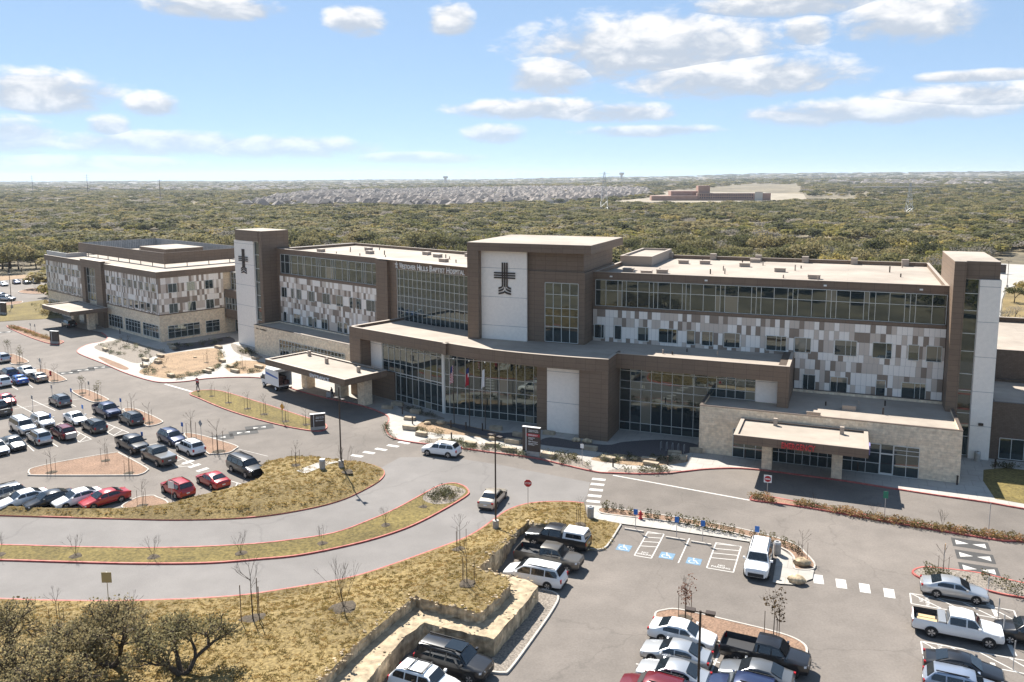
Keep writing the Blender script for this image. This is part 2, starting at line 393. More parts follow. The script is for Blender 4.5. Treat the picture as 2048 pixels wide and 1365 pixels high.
_b = M_GLASS.node_tree.nodes['Principled BSDF']
_b.inputs['Base Color'].default_value = (0.020, 0.030, 0.034, 1); _b.inputs['Roughness'].default_value = 0.015
_b.inputs['IOR'].default_value = 1.95; _b.inputs['Specular IOR Level'].default_value = 0.5
_b.inputs['Specular Tint'].default_value = (0.9, 1.0, 0.95, 1)
M_BLIND = pm('glass_with_blind', (0.20, 0.185, 0.14), 0.08, spec=0.9)
M_CARGLASS = pm('car_glass', (0.012, 0.016, 0.02), 0.03, spec=0.9)
M_TYRE = pm('tyre_rubber', (0.018, 0.018, 0.018), 0.85)
M_RIM = pm('alloy_rim', (0.45, 0.45, 0.46), 0.3, metal=0.7)
M_TRIM = pm('black_trim', (0.022, 0.022, 0.024), 0.6)
M_HEAD = pm('headlamp', (0.7, 0.72, 0.74), 0.1, spec=0.8)
M_TAIL = pm('tail_lamp', (0.32, 0.012, 0.012), 0.2)
M_BARK = pm('bark', (0.075, 0.055, 0.04), 0.95, var=0.3, vs=6)
M_STAKE = pm('wood_stake', (0.13, 0.085, 0.055), 0.9)
def leafmat(name, c1, c2, objvar=0.6):
    m = pm(name, c1, 0.75, var=0.3, vs=0.9, col2=c2, spec=0.2, objvar=objvar)
    nt = m.node_tree; b = nt.nodes['Principled BSDF']; out = nt.nodes['Material Output']
    tl = nt.nodes.new('ShaderNodeBsdfTranslucent'); mx = nt.nodes.new('ShaderNodeMixShader'); mx.inputs[0].default_value = 0.48
    nt.links.new(b.inputs['Base Color'].links[0].from_socket, tl.inputs[0])
    nt.links.new(b.outputs[0], mx.inputs[1]); nt.links.new(tl.outputs[0], mx.inputs[2]); nt.links.new(mx.outputs[0], out.inputs[0])
    return m
M_LEAF = [leafmat('oak_leaf', (0.145, 0.138, 0.060), (0.235, 0.215, 0.094)), leafmat('juniper_leaf', (0.185, 0.172, 0.052), (0.29, 0.26, 0.08)), leafmat('bare_twig', (0.24, 0.215, 0.18), (0.34, 0.305, 0.25), 0.25)]
M_SHRUB = leafmat('shrub_leaf', (0.07, 0.075, 0.03), (0.14, 0.13, 0.06))
M_SAGE = leafmat('sage_leaf', (0.13, 0.14, 0.09), (0.20, 0.21, 0.14))
M_OCHRE = leafmat('ornamental_grass', (0.20, 0.145, 0.05), (0.32, 0.23, 0.09))
M_DEAD = leafmat('withered_leaf', (0.11, 0.06, 0.03), (0.19, 0.11, 0.06))

# ------------------------------------------------------------------ terrain
def sstep(x, a, b):
    t = max(0.0, min(1.0, (x - a) / (b - a))); return t * t * (3 - 2 * t)
def hz(x, y):
    r = math.hypot(x, y); az = math.degrees(math.atan2(x, y))
    if r < 320: return -0.08
    z = -0.08
    right = sstep(az, -8, 24)
    z += right * (sstep(r, 500, 4200) * 20 + sstep(r, 4500, 8500) * 36)
    z += sstep(r, 6500, 9500) * 16 * (0.55 + 0.45 * math.sin(az * 0.33 + 1.2) * math.sin(az * 0.13))
    z += sstep(r, 700, 2500) * 3.5 * math.sin(x * 0.0031 + 1.0) * math.cos(y * 0.0023)
    return z
def build_ground():
    rings = [0, 25, 50, 80, 120, 170, 230, 310, 400, 520, 680, 880, 1150, 1500, 2000, 2700, 3600, 4800, 6300, 8000, 10000, 12500]
    n = 144
    P = [(0, 0, -0.08)]; Fc = []
    for r in rings[1:]:
        for i in range(n):
            a = 2 * math.pi * i / n; x, y = r * math.sin(a), r * math.cos(a); P.append((x, y, hz(x, y)))
    for i in range(n): Fc.append((0, 1 + (i + 1) % n, 1 + i))
    for k in range(len(rings) - 2):
        b0, b1 = 1 + k * n, 1 + (k + 1) * n
        for i in range(n): Fc.append((b0 + i, b0 + (i + 1) % n, b1 + (i + 1) % n, b1 + i))
    mb = MB(); mb.add(P, Fc)
    m = pm('scrub_ground', (0.15, 0.125, 0.078), 0.95, var=0.4, vs=0.12, var2=0.35, vs2=0.012, bump=0.5, bs=1.0, col2=(0.22, 0.18, 0.115))
    return struct(mb.build('ground', m, smooth=60))
build_ground()

# ------------------------------------------------------------------ flat regions traced as pixels
def catmull(pts, closed=True, k=5):
    n = len(pts); out = []
    rng = range(n) if closed else range(n - 1)
    for i in rng:
        p = [pts[(i + j) % n] if closed else pts[max(0, min(n - 1, i + j))] for j in (-1, 0, 1, 2)]
        for q in range(k):
            t = q / k
            out.append(tuple(0.5 * (2 * p[1][a] + (p[2][a] - p[0][a]) * t + (2 * p[0][a] - 5 * p[1][a] + 4 * p[2][a] - p[3][a]) * t * t + (3 * p[1][a] - p[0][a] - 3 * p[2][a] + p[3][a]) * t ** 3) for a in (0, 1)))
    if not closed: out.append(tuple(pts[-1]))
    return out
def W2(pts, z=0.0): return [(G(x, y, z).x, G(x, y, z).y) for x, y in pts]
def region(pts, z=0.0, smooth=True, k=5):
    """pixel outline -> world outline, rounded in plan"""
    w = W2(pts, z)
    return catmull(w, True, k) if smooth else w
def tri(pts2, z, mb=None, mi=0):
    mb = mb or MB()
    P = [Vector((p[0], p[1], z)) for p in pts2]
    ts = tessellate_polygon([P])
    fs = []
    for a, b, c in ts:
        cr = (P[b] - P[a]).cross(P[c] - P[a])
        fs.append((a, b, c) if cr.z > 0 else (a, c, b))
    return mb.add(P, fs, mi)
def sheet(name, pts2, z, mat):
    c = (sum(p[0] for p in pts2) / len(pts2), sum(p[1] for p in pts2) / len(pts2), z)
    return struct(tri(pts2, z).build(name, mat, origin=c))
def kerb(name, line, mat, z0=0.0, h=0.14, w=0.17, closed=True, inward=1.0):
    n = len(line); P = []; Fc = []
    ar = sum(line[i][0] * line[(i + 1) % n][1] - line[(i + 1) % n][0] * line[i][1] for i in range(n)) if closed else 1
    sg = inward if ar > 0 else -inward
    for i in range(n):
        a = line[(i - 1) % n] if closed or i > 0 else line[i]; b = line[(i + 1) % n] if closed or i < n - 1 else line[i]
        t = Vector((b[0] - a[0], b[1] - a[1])); t = t.normalized() if t.length > 1e-6 else Vector((1, 0)); nrm = Vector((-t.y, t.x)) * sg
        p = Vector(line[i])
        for o, z in ((0.0, z0), (0.015, z0 + h), (w, z0 + h), (w, z0)):
            q = p + nrm * o; P.append((q.x, q.y, z))
    for i in range(n if closed else n - 1):
        j = (i + 1) % n
        for k in range(3):
            f = (i * 4 + k, j * 4 + k, j * 4 + k + 1, i * 4 + k + 1)
            Fc.append(f if sg > 0 else f[::-1])
    if not closed: Fc += [(0, 1, 2, 3), ((n - 1) * 4 + 3, (n - 1) * 4 + 2, (n - 1) * 4 + 1, (n - 1) * 4)]
    mb = MB(); mb.add(P, Fc)
    o = mb.build(name, mat, origin=(line[0][0], line[0][1], 0))
    return struct(o)
def island(name, px, mat, kmat, smooth=True, z=0.11, kz=0.14):
    w = region(px, 0.0, smooth)
    sheet(name, w, z, mat)
    kerb('kerb', w, kmat, h=kz)
    return w

# the asphalt of lots and drives: one sheet under everything
asph = [G(-420, 1560), G(2500, 1560), G(2420, 1030), A(40, 108), A(21, 112), A(-40, 115), C(-100, 100), C(-165, 92), C(-232, 100), G(92, 556), G(0, 553), G(-420, 553)]
ASPH = sheet('asphalt', [(p.x, p.y) for p in asph], 0.0, M_ASPH)
# the smooth grey loop drive, a slightly different asphalt
drive_px = [(-120, 1036), (146, 1038), (350, 1042), (536, 1038), (634, 1014), (700, 993), (745, 972), (772, 950), (762, 936), (800, 915), (900, 915), (1000, 930), (1100, 950), (1180, 965), (1172, 1004), (1102, 1004), (1062, 1007), (1036, 1013),
            (1008, 1026), (958, 1061), (899, 1089), (811, 1121), (709, 1155), (548, 1184), (410, 1199), (219, 1205), (0, 1200), (-120, 1195)]
sheet('loop_drive', W2(drive_px), 0.004, M_DRIVE)

# islands and verges
median_px = [(-140, 1089), (0, 1091), (191, 1096), (328, 1097), (465, 1092), (560, 1084), (665, 1068), (738, 1042), (791, 1019), (857, 983), (884, 971), (910, 968), (931, 975), (939, 985), (935, 993), (905, 1012), (852, 1041), (799, 1064), (720, 1088),
             (606, 1112), (519, 1121), (410, 1129), (273, 1130), (137, 1127), (0, 1123), (-140, 1121)]
island('median_strip', median_px, M_LAWN, M_RED)
tipbed = region([(845, 998), (872, 976), (900, 973), (930, 982), (925, 993), (900, 1008), (866, 1010)])
sheet('planting_bed', tipbed, 0.116, M_GRAV)
island('drop_off_island', [(379, 790), (389, 784), (411, 781.5), (440, 783), (481, 794), (551, 816), (606, 834), (645, 846), (655, 855), (645, 863), (620, 863), (564, 853), (495, 835), (439, 816), (397, 798)], M_LAWN, M_RED)
lot_islands = [
    [(55.7, 945), (67, 937), (132, 923), (228, 907), (243, 909.5), (293, 936), (296, 943), (281, 951), (249, 953), (73, 953), (58, 950)],
    [(143.6, 785), (155, 780.7), (176, 780.7), (215, 798), (215.5, 802.6), (199, 806), (178, 803.5)],
    [(246, 822), (272, 819), (322, 841), (322.5, 848), (302, 853.5), (287, 851)],
    [(367, 872), (392, 869.5), (471, 892), (471.5, 900), (456, 908), (425, 910), (412, 907)],
    [(70, 742), (96, 740), (132, 758.5), (129, 763), (111, 766), (96, 764.5)],
    [(14, 712), (29, 709.5), (55, 721.5), (56, 726.5), (38, 730), (20, 728)],
    [(243, 1018), (272, 997.5), (305, 992.5), (316, 996), (336, 1005), (330, 1018)],
    [(36, 584), (60, 578), (92, 579), (110, 586), (80, 589), (48, 588)],
    [(-30, 609), (0, 607.5), (40, 603), (46, 605.5), (36, 609), (0, 613), (-30, 614)],
    [(1308, 1231), (1328, 1221.5), (1362, 1221), (1450, 1241), (1560, 1268), (1606, 1288), (1616, 1308), (1600, 1332), (1540, 1325), (1430, 1285), (1325, 1262)],
]
for w in lot_islands: island('lot_island', w, M_MULCH, M_KERB)
island('emergency_island', [(1499, 999), (1508, 992), (1530, 993), (1620, 1010), (1760, 1036), (1900, 1058), (2048, 1080), (2200, 1100), (2200, 1108), (2048, 1086), (1990, 1082), (1800, 1050), (1640, 1022), (1555, 1009), (1510, 1004)], M_MULCH, M_RED)
island('shrub_verge', [(1203, 1029), (1207, 1017), (1300, 1028), (1420, 1047), (1520, 1068), (1590, 1090), (1612, 1108), (1630, 1128), (1628, 1141), (1603, 1143), (1586, 1138), (1585, 1116), (1560, 1098), (1480, 1072), (1380, 1052), (1290, 1040)], M_MULCH, M_KERB)
island('corner_bed', [(1823, 1147), (1838, 1137), (1870, 1137), (1960, 1148), (2048, 1168), (2200, 1195), (2200, 1225), (2048, 1199), (1990, 1188), (1900, 1163), (1850, 1162)], M_GRAV, M_RED)
sheet('lot_walkway', W2([(1172, 1012), (1204, 1014), (1201, 1030), (1290, 1041), (1380, 1053), (1480, 1073), (1560, 1099), (1585, 1117), (1586, 1139), (1628, 1143), (1625, 1160), (1590, 1172), (1560, 1170), (1545, 1167), (1556, 1100), (1500, 1086), (1415, 1073), (1330, 1061), (1245, 1050), (1177, 1037)]), 0.10, M_CONC)
island('office_sign_island', [(14, 655), (28, 652.5), (60, 661), (105, 680), (124, 682.5), (127, 686), (106, 690), (60, 676)], M_MULCH, M_RED)

# paved forecourts of the buildings
front = [(202, 666), (214, 676), (205, 684), (176, 690), (156, 700), (158, 709), (205, 728), (249, 747), (293, 761), (325, 766.5), (370, 764.5), (411, 759), (467, 756), (522, 757.5), (560, 768), (590, 781), (650, 797), (720, 812), (766, 829), (777, 840), (770, 856), (775, 870), (791, 880), (836, 888),
         (918, 898), (984, 907), (1063, 917), (1116, 929), (1187, 945), (1222, 948), (1300, 950), (1360, 946), (1410, 940.5), (1470, 938.5), (1530, 943), (1600, 952), (1690, 964), (1797, 981), (1869, 992), (1974, 1007), (2048, 1020), (2300, 1062)]
frontw = catmull(W2(front), False, 4)
back = [A(60, 112), A(16, 109), A(-20, 109), A(-60, 112), C(-100, 90), C(-150, 92), C(-163, 92), C(-165, 80), C(-190, 78), C(-204, 78), C(-204, 71.5), C(-196, 70.3)]
sheet('forecourt_paving', frontw + [(p.x, p.y) for p in back], 0.125, M_CONC)
kerb('kerb', frontw, M_RED, h=0.145, closed=False)
def bed(name, px, mat, z=0.135, smooth=True):
    return sheet(name, region(px, 0.13, smooth), z, mat)
bed('planting_bed', [(188, 694), (244, 680), (290, 692), (332, 705), (300, 716), (273, 727), (230, 712)], M_GRAV)
bed('planting_bed', [(198, 717), (206, 715), (255, 735), (248, 740), (222, 731)], M_MULCH)
bed('planting_bed', [(278, 745), (300, 730), (316, 715), (329, 709), (380, 702), (430, 697), (447, 712), (440, 731), (415, 745), (350, 757), (310, 754)], M_TAN)
bed('planting_bed', [(340, 690), (400, 684), (455, 674), (470, 684), (440, 692), (380, 699), (350, 703)], M_DKGRAV)  # shade at the office wall put into this bed's colour by the dark material
bed('planting_bed', [(452, 735), (481, 722), (529, 726), (523, 744), (495, 747), (468, 747)], M_TAN)
bed('planting_bed', [(462, 688), (480, 692), (514, 708), (526, 716), (500, 716), (470, 704)], M_GRAV)
bed('planting_bed', [(832, 857), (838, 848), (860, 838), (905, 846), (984, 862), (1047, 877), (1045, 889), (1010, 884), (931, 871), (880, 868)], M_TAN)
bed('planting_bed', [(894, 850), (920, 850), (984, 864), (1040, 874), (1036, 880), (960, 870)], M_DKGRAV, 0.14)
bed('planting_bed', [(800, 806), (836, 820), (888, 836), (872, 838), (820, 826), (796, 814)], M_GRAV)
bed('planting_bed', [(838, 884), (880, 878), (960, 889), (1046, 903), (1080, 906), (1130, 909), (1158, 916), (1180, 932), (1178, 940), (1116, 926), (1064, 914), (985, 904), (918, 895)], M_GRAV)
bed('planting_bed', [(768, 842), (778, 846), (778, 866), (794, 876), (788, 878), (772, 868)], M_GRAV)
bed('planting_bed', [(1078, 888), (1100, 875), (1168, 886), (1218, 890), (1250, 884), (1330, 880), (1396, 890), (1388, 903), (1350, 912), (1280, 918), (1230, 910), (1180, 902), (1130, 896)], M_DKGRAV)
bed('planting_bed', [(1182, 918), (1230, 908), (1280, 914), (1340, 913), (1372, 918), (1368, 926), (1290, 932), (1220, 926)], M_TAN, 0.14)
bed('planting_bed', [(1222, 940), (1260, 938), (1340, 940), (1362, 942), (1330, 947), (1226, 946)], M_GRAV, 0.14)
bed('lawn_patch', [(1967, 940), (2010, 936), (2100, 946), (2200, 960), (2200, 1035), (2048, 1008), (1990, 998), (1966, 962)], M_LAWN, smooth=False)
bed('planting_bed', [(1000, 868), (1040, 866), (1060, 874), (1036, 880)], M_DKGRAV, 0.145)
# lawn strips around the far lot, left
sheet('lawn_strip', W2([(-300, 640), (0, 614), (60, 604), (92, 600), (130, 640), (118, 637), (60, 640), (0, 644), (-300, 660)]), 0.06, M_LAWN)
sheet('dirt_berm', W2([(-300, 556), (0, 552), (95, 549), (95, 556), (40, 558), (0, 562), (-300, 566)]), 0.05, M_TAN)
sheet('far_road', W2([(1990, 527), (2048, 530), (2200, 545), (2200, 565), (2048, 566), (2012, 578), (2004, 600), (2000, 640), (1985, 640), (1985, 560)]), 0.03, M_CONC)
sheet('far_verge', W2([(2004, 640), (2006, 600), (2016, 580), (2048, 568), (2300, 566), (2300, 640), (2048, 660), (2010, 660)]), 0.02, M_GRASS)

# ------------------------------------------------------------------ raised lawns with the rock cut
def dist_line(p, line):
    best = 1e9
    for i in range(len(line) - 1):
        ax, ay = line[i]; bx, by = line[i + 1]; dx, dy = bx - ax, by - ay
        t = max(0, min(1, ((p[0] - ax) * dx + (p[1] - ay) * dy) / (dx * dx + dy * dy + 1e-9)))
        d = math.hypot(p[0] - ax - dx * t, p[1] - ay - dy * t)
        if d < best: best = d
    return best
def inside(p, poly):
    c = False; n = len(poly); j = n - 1
    for i in range(n):
        xi, yi = poly[i]; xj, yj = poly[j]
        if (yi > p[1]) != (yj > p[1]) and p[0] < (xj - xi) * (p[1] - yi) / (yj - yi) + xi: c = not c
        j = i
    return c
LOOP_OUT = [(-200, 1196), (0, 1199), (82, 1202), (219, 1203.5), (328, 1201), (410, 1197.5), (492, 1191), (560, 1181), (665, 1163.5), (709, 1154), (753, 1141), (811, 1121), (855, 1105), (899, 1089), (929, 1077), (958, 1061), (987, 1040), (1010, 1024), (1036, 1013.4), (1063, 1007.3), (1102, 1004.7), (1142, 1005), (1168, 1008)]
LOT_KERB = [(1174, 1037), (1240, 1050), (1243.7, 1051.5), (1229, 1075.7), (1216, 1094.7), (1208, 1100.6), (1197, 1102.8), (1175, 1100.6)]
loop_w = catmull(W2(LOOP_OUT), False, 3); lk_w = W2([(1168, 1008)] + LOT_KERB)
def h1(x, y):
    d = min(dist_line((x, y), loop_w), 1.15 * dist_line((x, y), lk_w))
    return 0.12 + 2.15 * sstep(d, 0.6, 9.5) + 0.05 * math.sin(x * 1.3) * math.sin(y * 1.7) * sstep(d, 0.6, 3)
def GH(x, y, h):
    z = 0.3
    for _ in range(40):
        p = G(x, y, z); z = 0.75 * z + 0.25 * h(p.x, p.y)
    return Vector((p.x, p.y, z))
RIM_A = [(1175, 1100.6), (1140, 1072), (1120, 1056), (1104, 1051), (1075, 1047), (1056, 1044), (1045, 1052), (1035, 1060), (1016, 1083), (994, 1102), (975, 1118), (958, 1135)]
RIM_B = [(966, 1141), (1011, 1152), (1022, 1168), (1000, 1190), (967, 1221), (955, 1225), (900, 1212), (841, 1196), (832, 1190), (806, 1211), (782, 1231), (750, 1257), (724, 1278), (680, 1322), (642, 1357), (560, 1440), (480, 1520)]
rimA = [GH(x, y, h1) for x, y in RIM_A]; rimB = [GH(x, y, h1) for x, y in RIM_B]
def densify(pts, step=0.55, jit=0.0, zj=0.0, seed=3):
    r = random.Random(seed); out = []
    for i in range(len(pts) - 1):
        a, b = pts[i], pts[i + 1]; n = max(1, int((b - a).length / step))
        for k in range(n):
            q = a.lerp(b, k / n)
            if 0 < i + k: q = q + Vector((r.uniform(-jit, jit), r.uniform(-jit, jit), r.uniform(-zj, zj)))
            out.append(q)
    out.append(pts[-1]); return out
rimA = densify(rimA, 0.4, 0.045, 0.0); rimB = densify(rimB, 0.4, 0.05, 0.0)
for q in rimA + rimB: q.z = h1(q.x, q.y)
bottom_w = [(G(x, y).x, G(x, y).y) for x, y in ((480, 1520), (-420, 1560), (-420, 1200))]
l1 = [tuple(p) for p in loop_w[1:]] + lk_w[1:-1] + [(p.x, p.y) for p in rimA] + [(p.x, p.y) for p in rimB] + bottom_w
def lawn_mesh(name, outline, hfun, mat, step=0.9, zoff=0.0):
    xs = [p[0] for p in outline]; ys = [p[1] for p in outline]
    pts = [Vector(p) for p in outline]; n = len(pts)
    x = min(xs)
    r = random.Random(5)
    inner = []
    while x < max(xs):
        y = min(ys)
        while y < max(ys):
            p = (x + r.uniform(-.25, .25) * step, y + r.uniform(-.25, .25) * step)
            if inside(p, outline): inner.append(p)
            y += step
        x += step
    ring = outline + [outline[0]]
    inner = [p for p in inner if dist_line(p, ring) > 0.3 * step]
    allp = pts + [Vector(p) for p in inner]
    res = delaunay_2d_cdt(allp, [(i, (i + 1) % n) for i in range(n)], [], 1, 1e-4)
    V = [(v.x, v.y, hfun(v.x, v.y) + zoff) for v in res[0]]
    Fs = []
    for f in res[2]:
        a, b, c = (Vector(V[i]) for i in f[:3])
        cen = ((a.x + b.x + c.x) / 3, (a.y + b.y + c.y) / 3)
        if inside(cen, outline): Fs.append(tuple(f) if (b - a).cross(c - a).z > 0 else tuple(f)[::-1])
    mb = MB(); mb.add(V, Fs)
    return struct(mb.build(name, mat, smooth=50))
lawn_mesh('sloping_lawn', l1, h1, M_GRASS, 1.0)
kerb('kerb', [tuple(p) for p in loop_w], M_RED, closed=False, inward=-1.0, h=0.13)
kerb('kerb', lk_w[2:], M_KERB, closed=False, inward=-1.0, h=0.15)
# left lawn mound between the left lot and the loop drive
L3_TOP = [(-120, 1008), (0, 1012), (88, 1016.6), (176, 1018), (243, 1016.6), (300, 1012), (342, 1006), (384, 995), (411, 988), (467, 974), (520, 957), (529, 947), (520, 935)]
L3_RIM = [(539, 926), (578, 917.5), (620, 915.6), (659, 920), (695, 924.5), (734, 928.6), (762, 938), (770, 949)]
L3_BOT = [(760, 963), (732, 980), (690, 999.6), (634, 1016), (551, 1031), (470, 1039), (350, 1042), (250, 1040), (148, 1037.5), (0, 1033), (-120, 1031)]
rim3 = W2(L3_RIM); bot3 = W2(L3_BOT)
road3 = catmull(rim3 + bot3, False, 4)
def h3(x, y):
    d = dist_line((x, y), road3)
    return 0.12 + 0.5 * sstep(d, 0.2, 1.3) + 0.65 * sstep(d, 1.0, 4.5)
top3 = [GH(x, y, h3) for x, y in L3_TOP]
l3 = [(p.x, p.y) for p in top3] + road3
# the far side of the crest falls back to the lot
lawn_mesh('left_lawn', l3, h3, M_GRASS, 1.0)
mb = MB(); lip = top3[:-1]
for i in range(len(lip) - 1):
    a, b = lip[i], lip[i + 1]
    t = (b - a); nrm = Vector((-t.y, t.x, 0)).normalized() * 1.5
    za, zb = h3(a.x, a.y), h3(b.x, b.y)
    na = nrm if i else nrm
    mb.quad((a.x, a.y, za), (b.x, b.y, zb), (b.x + nrm.x, b.y + nrm.y, 0.0), (a.x + nrm.x, a.y + nrm.y, 0.0))
struct(mb.build('lawn_bank', M_GRASS))
kerb('kerb', road3, M_RED, closed=False, inward=-1.0, h=0.13)
def draped(name, a, b, w, hf, mat, n=9, lift=.03):
    mb = MB(); a, b = Vector(a), Vector(b); t = (b - a).normalized(); q = Vector((-t.y, t.x)) * w / 2
    for i in range(n - 1):
        c0, c1 = a.lerp(b, i / (n - 1)), a.lerp(b, (i + 1) / (n - 1)); P = [c0 + q, c0 - q, c1 - q, c1 + q]
        mb.quad(*[(p.x, p.y, hf(p.x, p.y) + lift) for p in P])
    return struct(mb.build(name, mat))
p_a, p_b = GH(602, 945, h3), GH(676, 924, h3)
draped('lawn_path', p_a.xy, p_b.xy, 1.5, h3, M_CONC)

# the rock cut: limestone faces, a dirt ledge, a lower face, a gravel strip
LEDGE_Z = 1.40
LOW = [(966, 1141), (1000, 1147), (1050, 1158), (1077, 1172), (1060, 1194), (1039, 1220), (1010, 1253), (987, 1278), (940, 1268), (890, 1256), (850, 1246), (811, 1273), (780, 1308), (753, 1339), (690, 1415), (620, 1500)]
low = densify([G(x, y, LEDGE_Z) for x, y in LOW], 0.5, 0.04, 0.03, 9)
def face_strip(name, line, ztop, zbot, mat, depth=0.06, seed=1, rows=5):
    r = random.Random(seed); P = []; Fc = []; n = len(line)
    for i, p in enumerate(line):
        for k in range(rows + 1):
            t = k / rows; z = ztop(p) * (1 - t) + zbot * t; j = 0 if k in (0,) else depth
            P.append((p.x + r.uniform(-j, j), p.y + r.uniform(-j, j), z))
    for i in range(n - 1):
        for k in range(rows):
            a = i * (rows + 1) + k; Fc.append((a, a + 1, a + rows + 2, a + rows + 1))
    mb = MB(); mb.add(P, Fc)
    return mb.build(name, mat, origin=(line[0].x, line[0].y, 0))
tag(face_strip('rock_wall', rimA, lambda p: h1(p.x, p.y), -0.02, M_ROCK, seed=2), 'rough cut limestone face behind the pickups parked under the lawn', 'rock wall')
tag(face_strip('rock_wall', rimB, lambda p: h1(p.x, p.y), LEDGE_Z - 0.05, M_ROCK, seed=4), 'upper step of cut limestone along the edge of the dry lawn', 'rock wall')
tag(face_strip('rock_wall', low, lambda p: p.z, -0.02, M_ROCK, 0.05, seed=6), 'lower limestone face with a zigzag corner above the gravel strip', 'rock wall')
ledge = [(p.x, p.y) for p in rimB] + [(p.x, p.y) for p in reversed(low)]
mbl = MB(); rl = random.Random(8)
lawn_mesh('dirt_ledge', ledge, lambda x, y: LEDGE_Z + 0.05 * math.sin(x * 3.1) * math.sin(y * 2.7), pm('ledge_dirt', (0.36, 0.285, 0.19), 0.95, var=0.35, vs=2.0, bump=0.9, bs=5), 0.7)
sheet('gravel_strip', W2([(1076, 1178), (1107, 1186), (1119, 1197), (1107, 1223), (1073, 1273), (1023, 1341), (1007, 1350), (976, 1347), (985, 1318), (1030, 1255), (1077, 1190)]), 0.10, M_GRAV)
kerb('kerb', catmull(W2([(1084, 1180), (1107, 1186), (1119, 1197), (1107, 1223), (1073, 1273), (1023, 1341), (1007, 1350), (976, 1347)]), False, 4), M_KERB, closed=False, inward=-1.0, h=0.15)
rub = MB(); rr_ = random.Random(21)
for line, dens in ((rimA, 1.0), (rimB, 1.3), (low, 0.4)):
    for p in line:
        for _ in range(4):
            if rr_.random() < dens * 0.40:
                s = rr_.uniform(0.05, 0.17); zt = h1(p.x, p.y) if line is not low else LEDGE_Z
                rub.ball((p.x + rr_.uniform(-.5, .35), p.y + rr_.uniform(-.35, .5), zt + s * 0.15), s, s * rr_.uniform(.6, 1), s * rr_.uniform(.4, .7), 6, 3, 0, 0.25, rr_)
tag(rub.build('rubble', M_ROCK), 'loose limestone rubble along the rim of the rock cut', 'rubble', kind='stuff')

# ------------------------------------------------------------------ painted markings (parts of the asphalt)
UNITQ = MB().quad((-.5, -.5, 0), (.5, -.5, 0), (.5, .5, 0), (-.5, .5, 0)).mesh('painted_line', M_PAINT)
UNITB = MB().quad((-.5, -.5, 0), (.5, -.5, 0), (.5, .5, 0), (-.5, .5, 0)).mesh('painted_square', M_BLUEP)
UNITD = MB().quad((-.5, -.5, 0), (.5, -.5, 0), (.5, .5, 0), (-.5, .5, 0)).mesh('speed_cushion', M_DKPAD)
AO = ASPH.location
def mark(name, me, c, ang, lx, ly, z=0.008):
    o = bpy.data.objects.new(name, me); COL.objects.link(o); o.parent = ASPH
    o.location = (c[0] - AO.x, c[1] - AO.y, z - AO.z); o.rotation_euler = (0, 0, ang); o.scale = (lx, ly, 1); return o
def line_px(a, b, w=0.12, z=0.008, name='painted_line'):
    p, q = G(*a), G(*b); d = q - p
    return mark(name, UNITQ, (p + q) / 2, math.atan2(d.y, d.x), d.length, w, z)
def line_w(p, q, w=0.11, z=0.008):
    d = Vector(q) - Vector(p); return mark('painted_line', UNITQ, (Vector(p) + Vector(q)) / 2, math.atan2(d.y, d.x), d.length, w, z)
# crosswalk bars
for y in (958, 968, 979, 991, 1002): 
    x0 = 1184 - (y - 958) * 0.25; line_px((x0, y), (x0 + 27, y + 2.5), 0.62, name='crosswalk_bar')
for x, y in ((808, 885.5), (786, 892), (762, 899), (738, 905.5), (714, 912)): line_px((x - 11, y - 1.5), (x + 11, y + 2), 0.62, name='crosswalk_bar')
for x, y in ((1636, 1159), (1682, 1168), (1729, 1177), (1778, 1187)): line_px((x - 1, y - 9), (x + 2, y + 9), 0.8, name='crosswalk_bar')
for x, y in ((375, 924.5), (388, 932), (404, 940), (419, 948)): line_px((x - 10, y + 3.5), (x + 12, y - 3.5), 0.6, name='crosswalk_bar')
line_px((1226, 951), (1499, 1001), 0.24); line_px((330, 768.5), (388, 785), 0.4)
line_px((196, 806.5), (262, 824), 0.08); line_px((470, 897), (536, 913), 0.07)
# speed cushions: dark pads with two white triangles each
TRI = MB().add([(-.40, -.26, 0), (-.40, .26, 0), (-.05, 0, 0), (.40, -.26, 0), (.40, .26, 0), (.05, 0, 0)], ((0, 2, 1), (3, 4, 5))).mesh('arrow_mark', M_PAINT)
def cushion(c, ang, lx, ly, k=1.0):
    mark('speed_cushion', UNITD, c, ang, lx, ly, 0.012); mark('arrow_mark', TRI, c, ang, lx * k, ly * k, 0.018)
for x, y in ((438, 876), (487, 865.5), (519, 855.5)): cushion(G(x, y), C.a + rad(66), 3.6, 2.3, .55)
for x, y in ((134, 746.5), (166, 741), (199, 735.5)): cushion(G(x, y), C.a + rad(66), 3.8, 2.4, .55)
for x, y in ((1941, 1089), (1950, 1114), (1958, 1140)): cushion(G(x, y), A.a, 3.0, 1.9)
cushion(G(8, 665), C.a + rad(66), 3.0, 2.0)
def hatch(fr, s0, s1, t0, t1, n, lean=0.6):
    """striped aisle between two stalls, stripes along s"""
    for t in (t0, t1): line_w(fr(s0, t), fr(s1, t))
    for s in (s0, s1): line_w(fr(s, t0), fr(s, t1))
    for k in range(n):
        s = s0 + (s1 - s0) * (k + 0.5) / n - lean / 2; line_w(fr(max(s0, s), t0), fr(min(s1, s + lean + 0.4), t1))
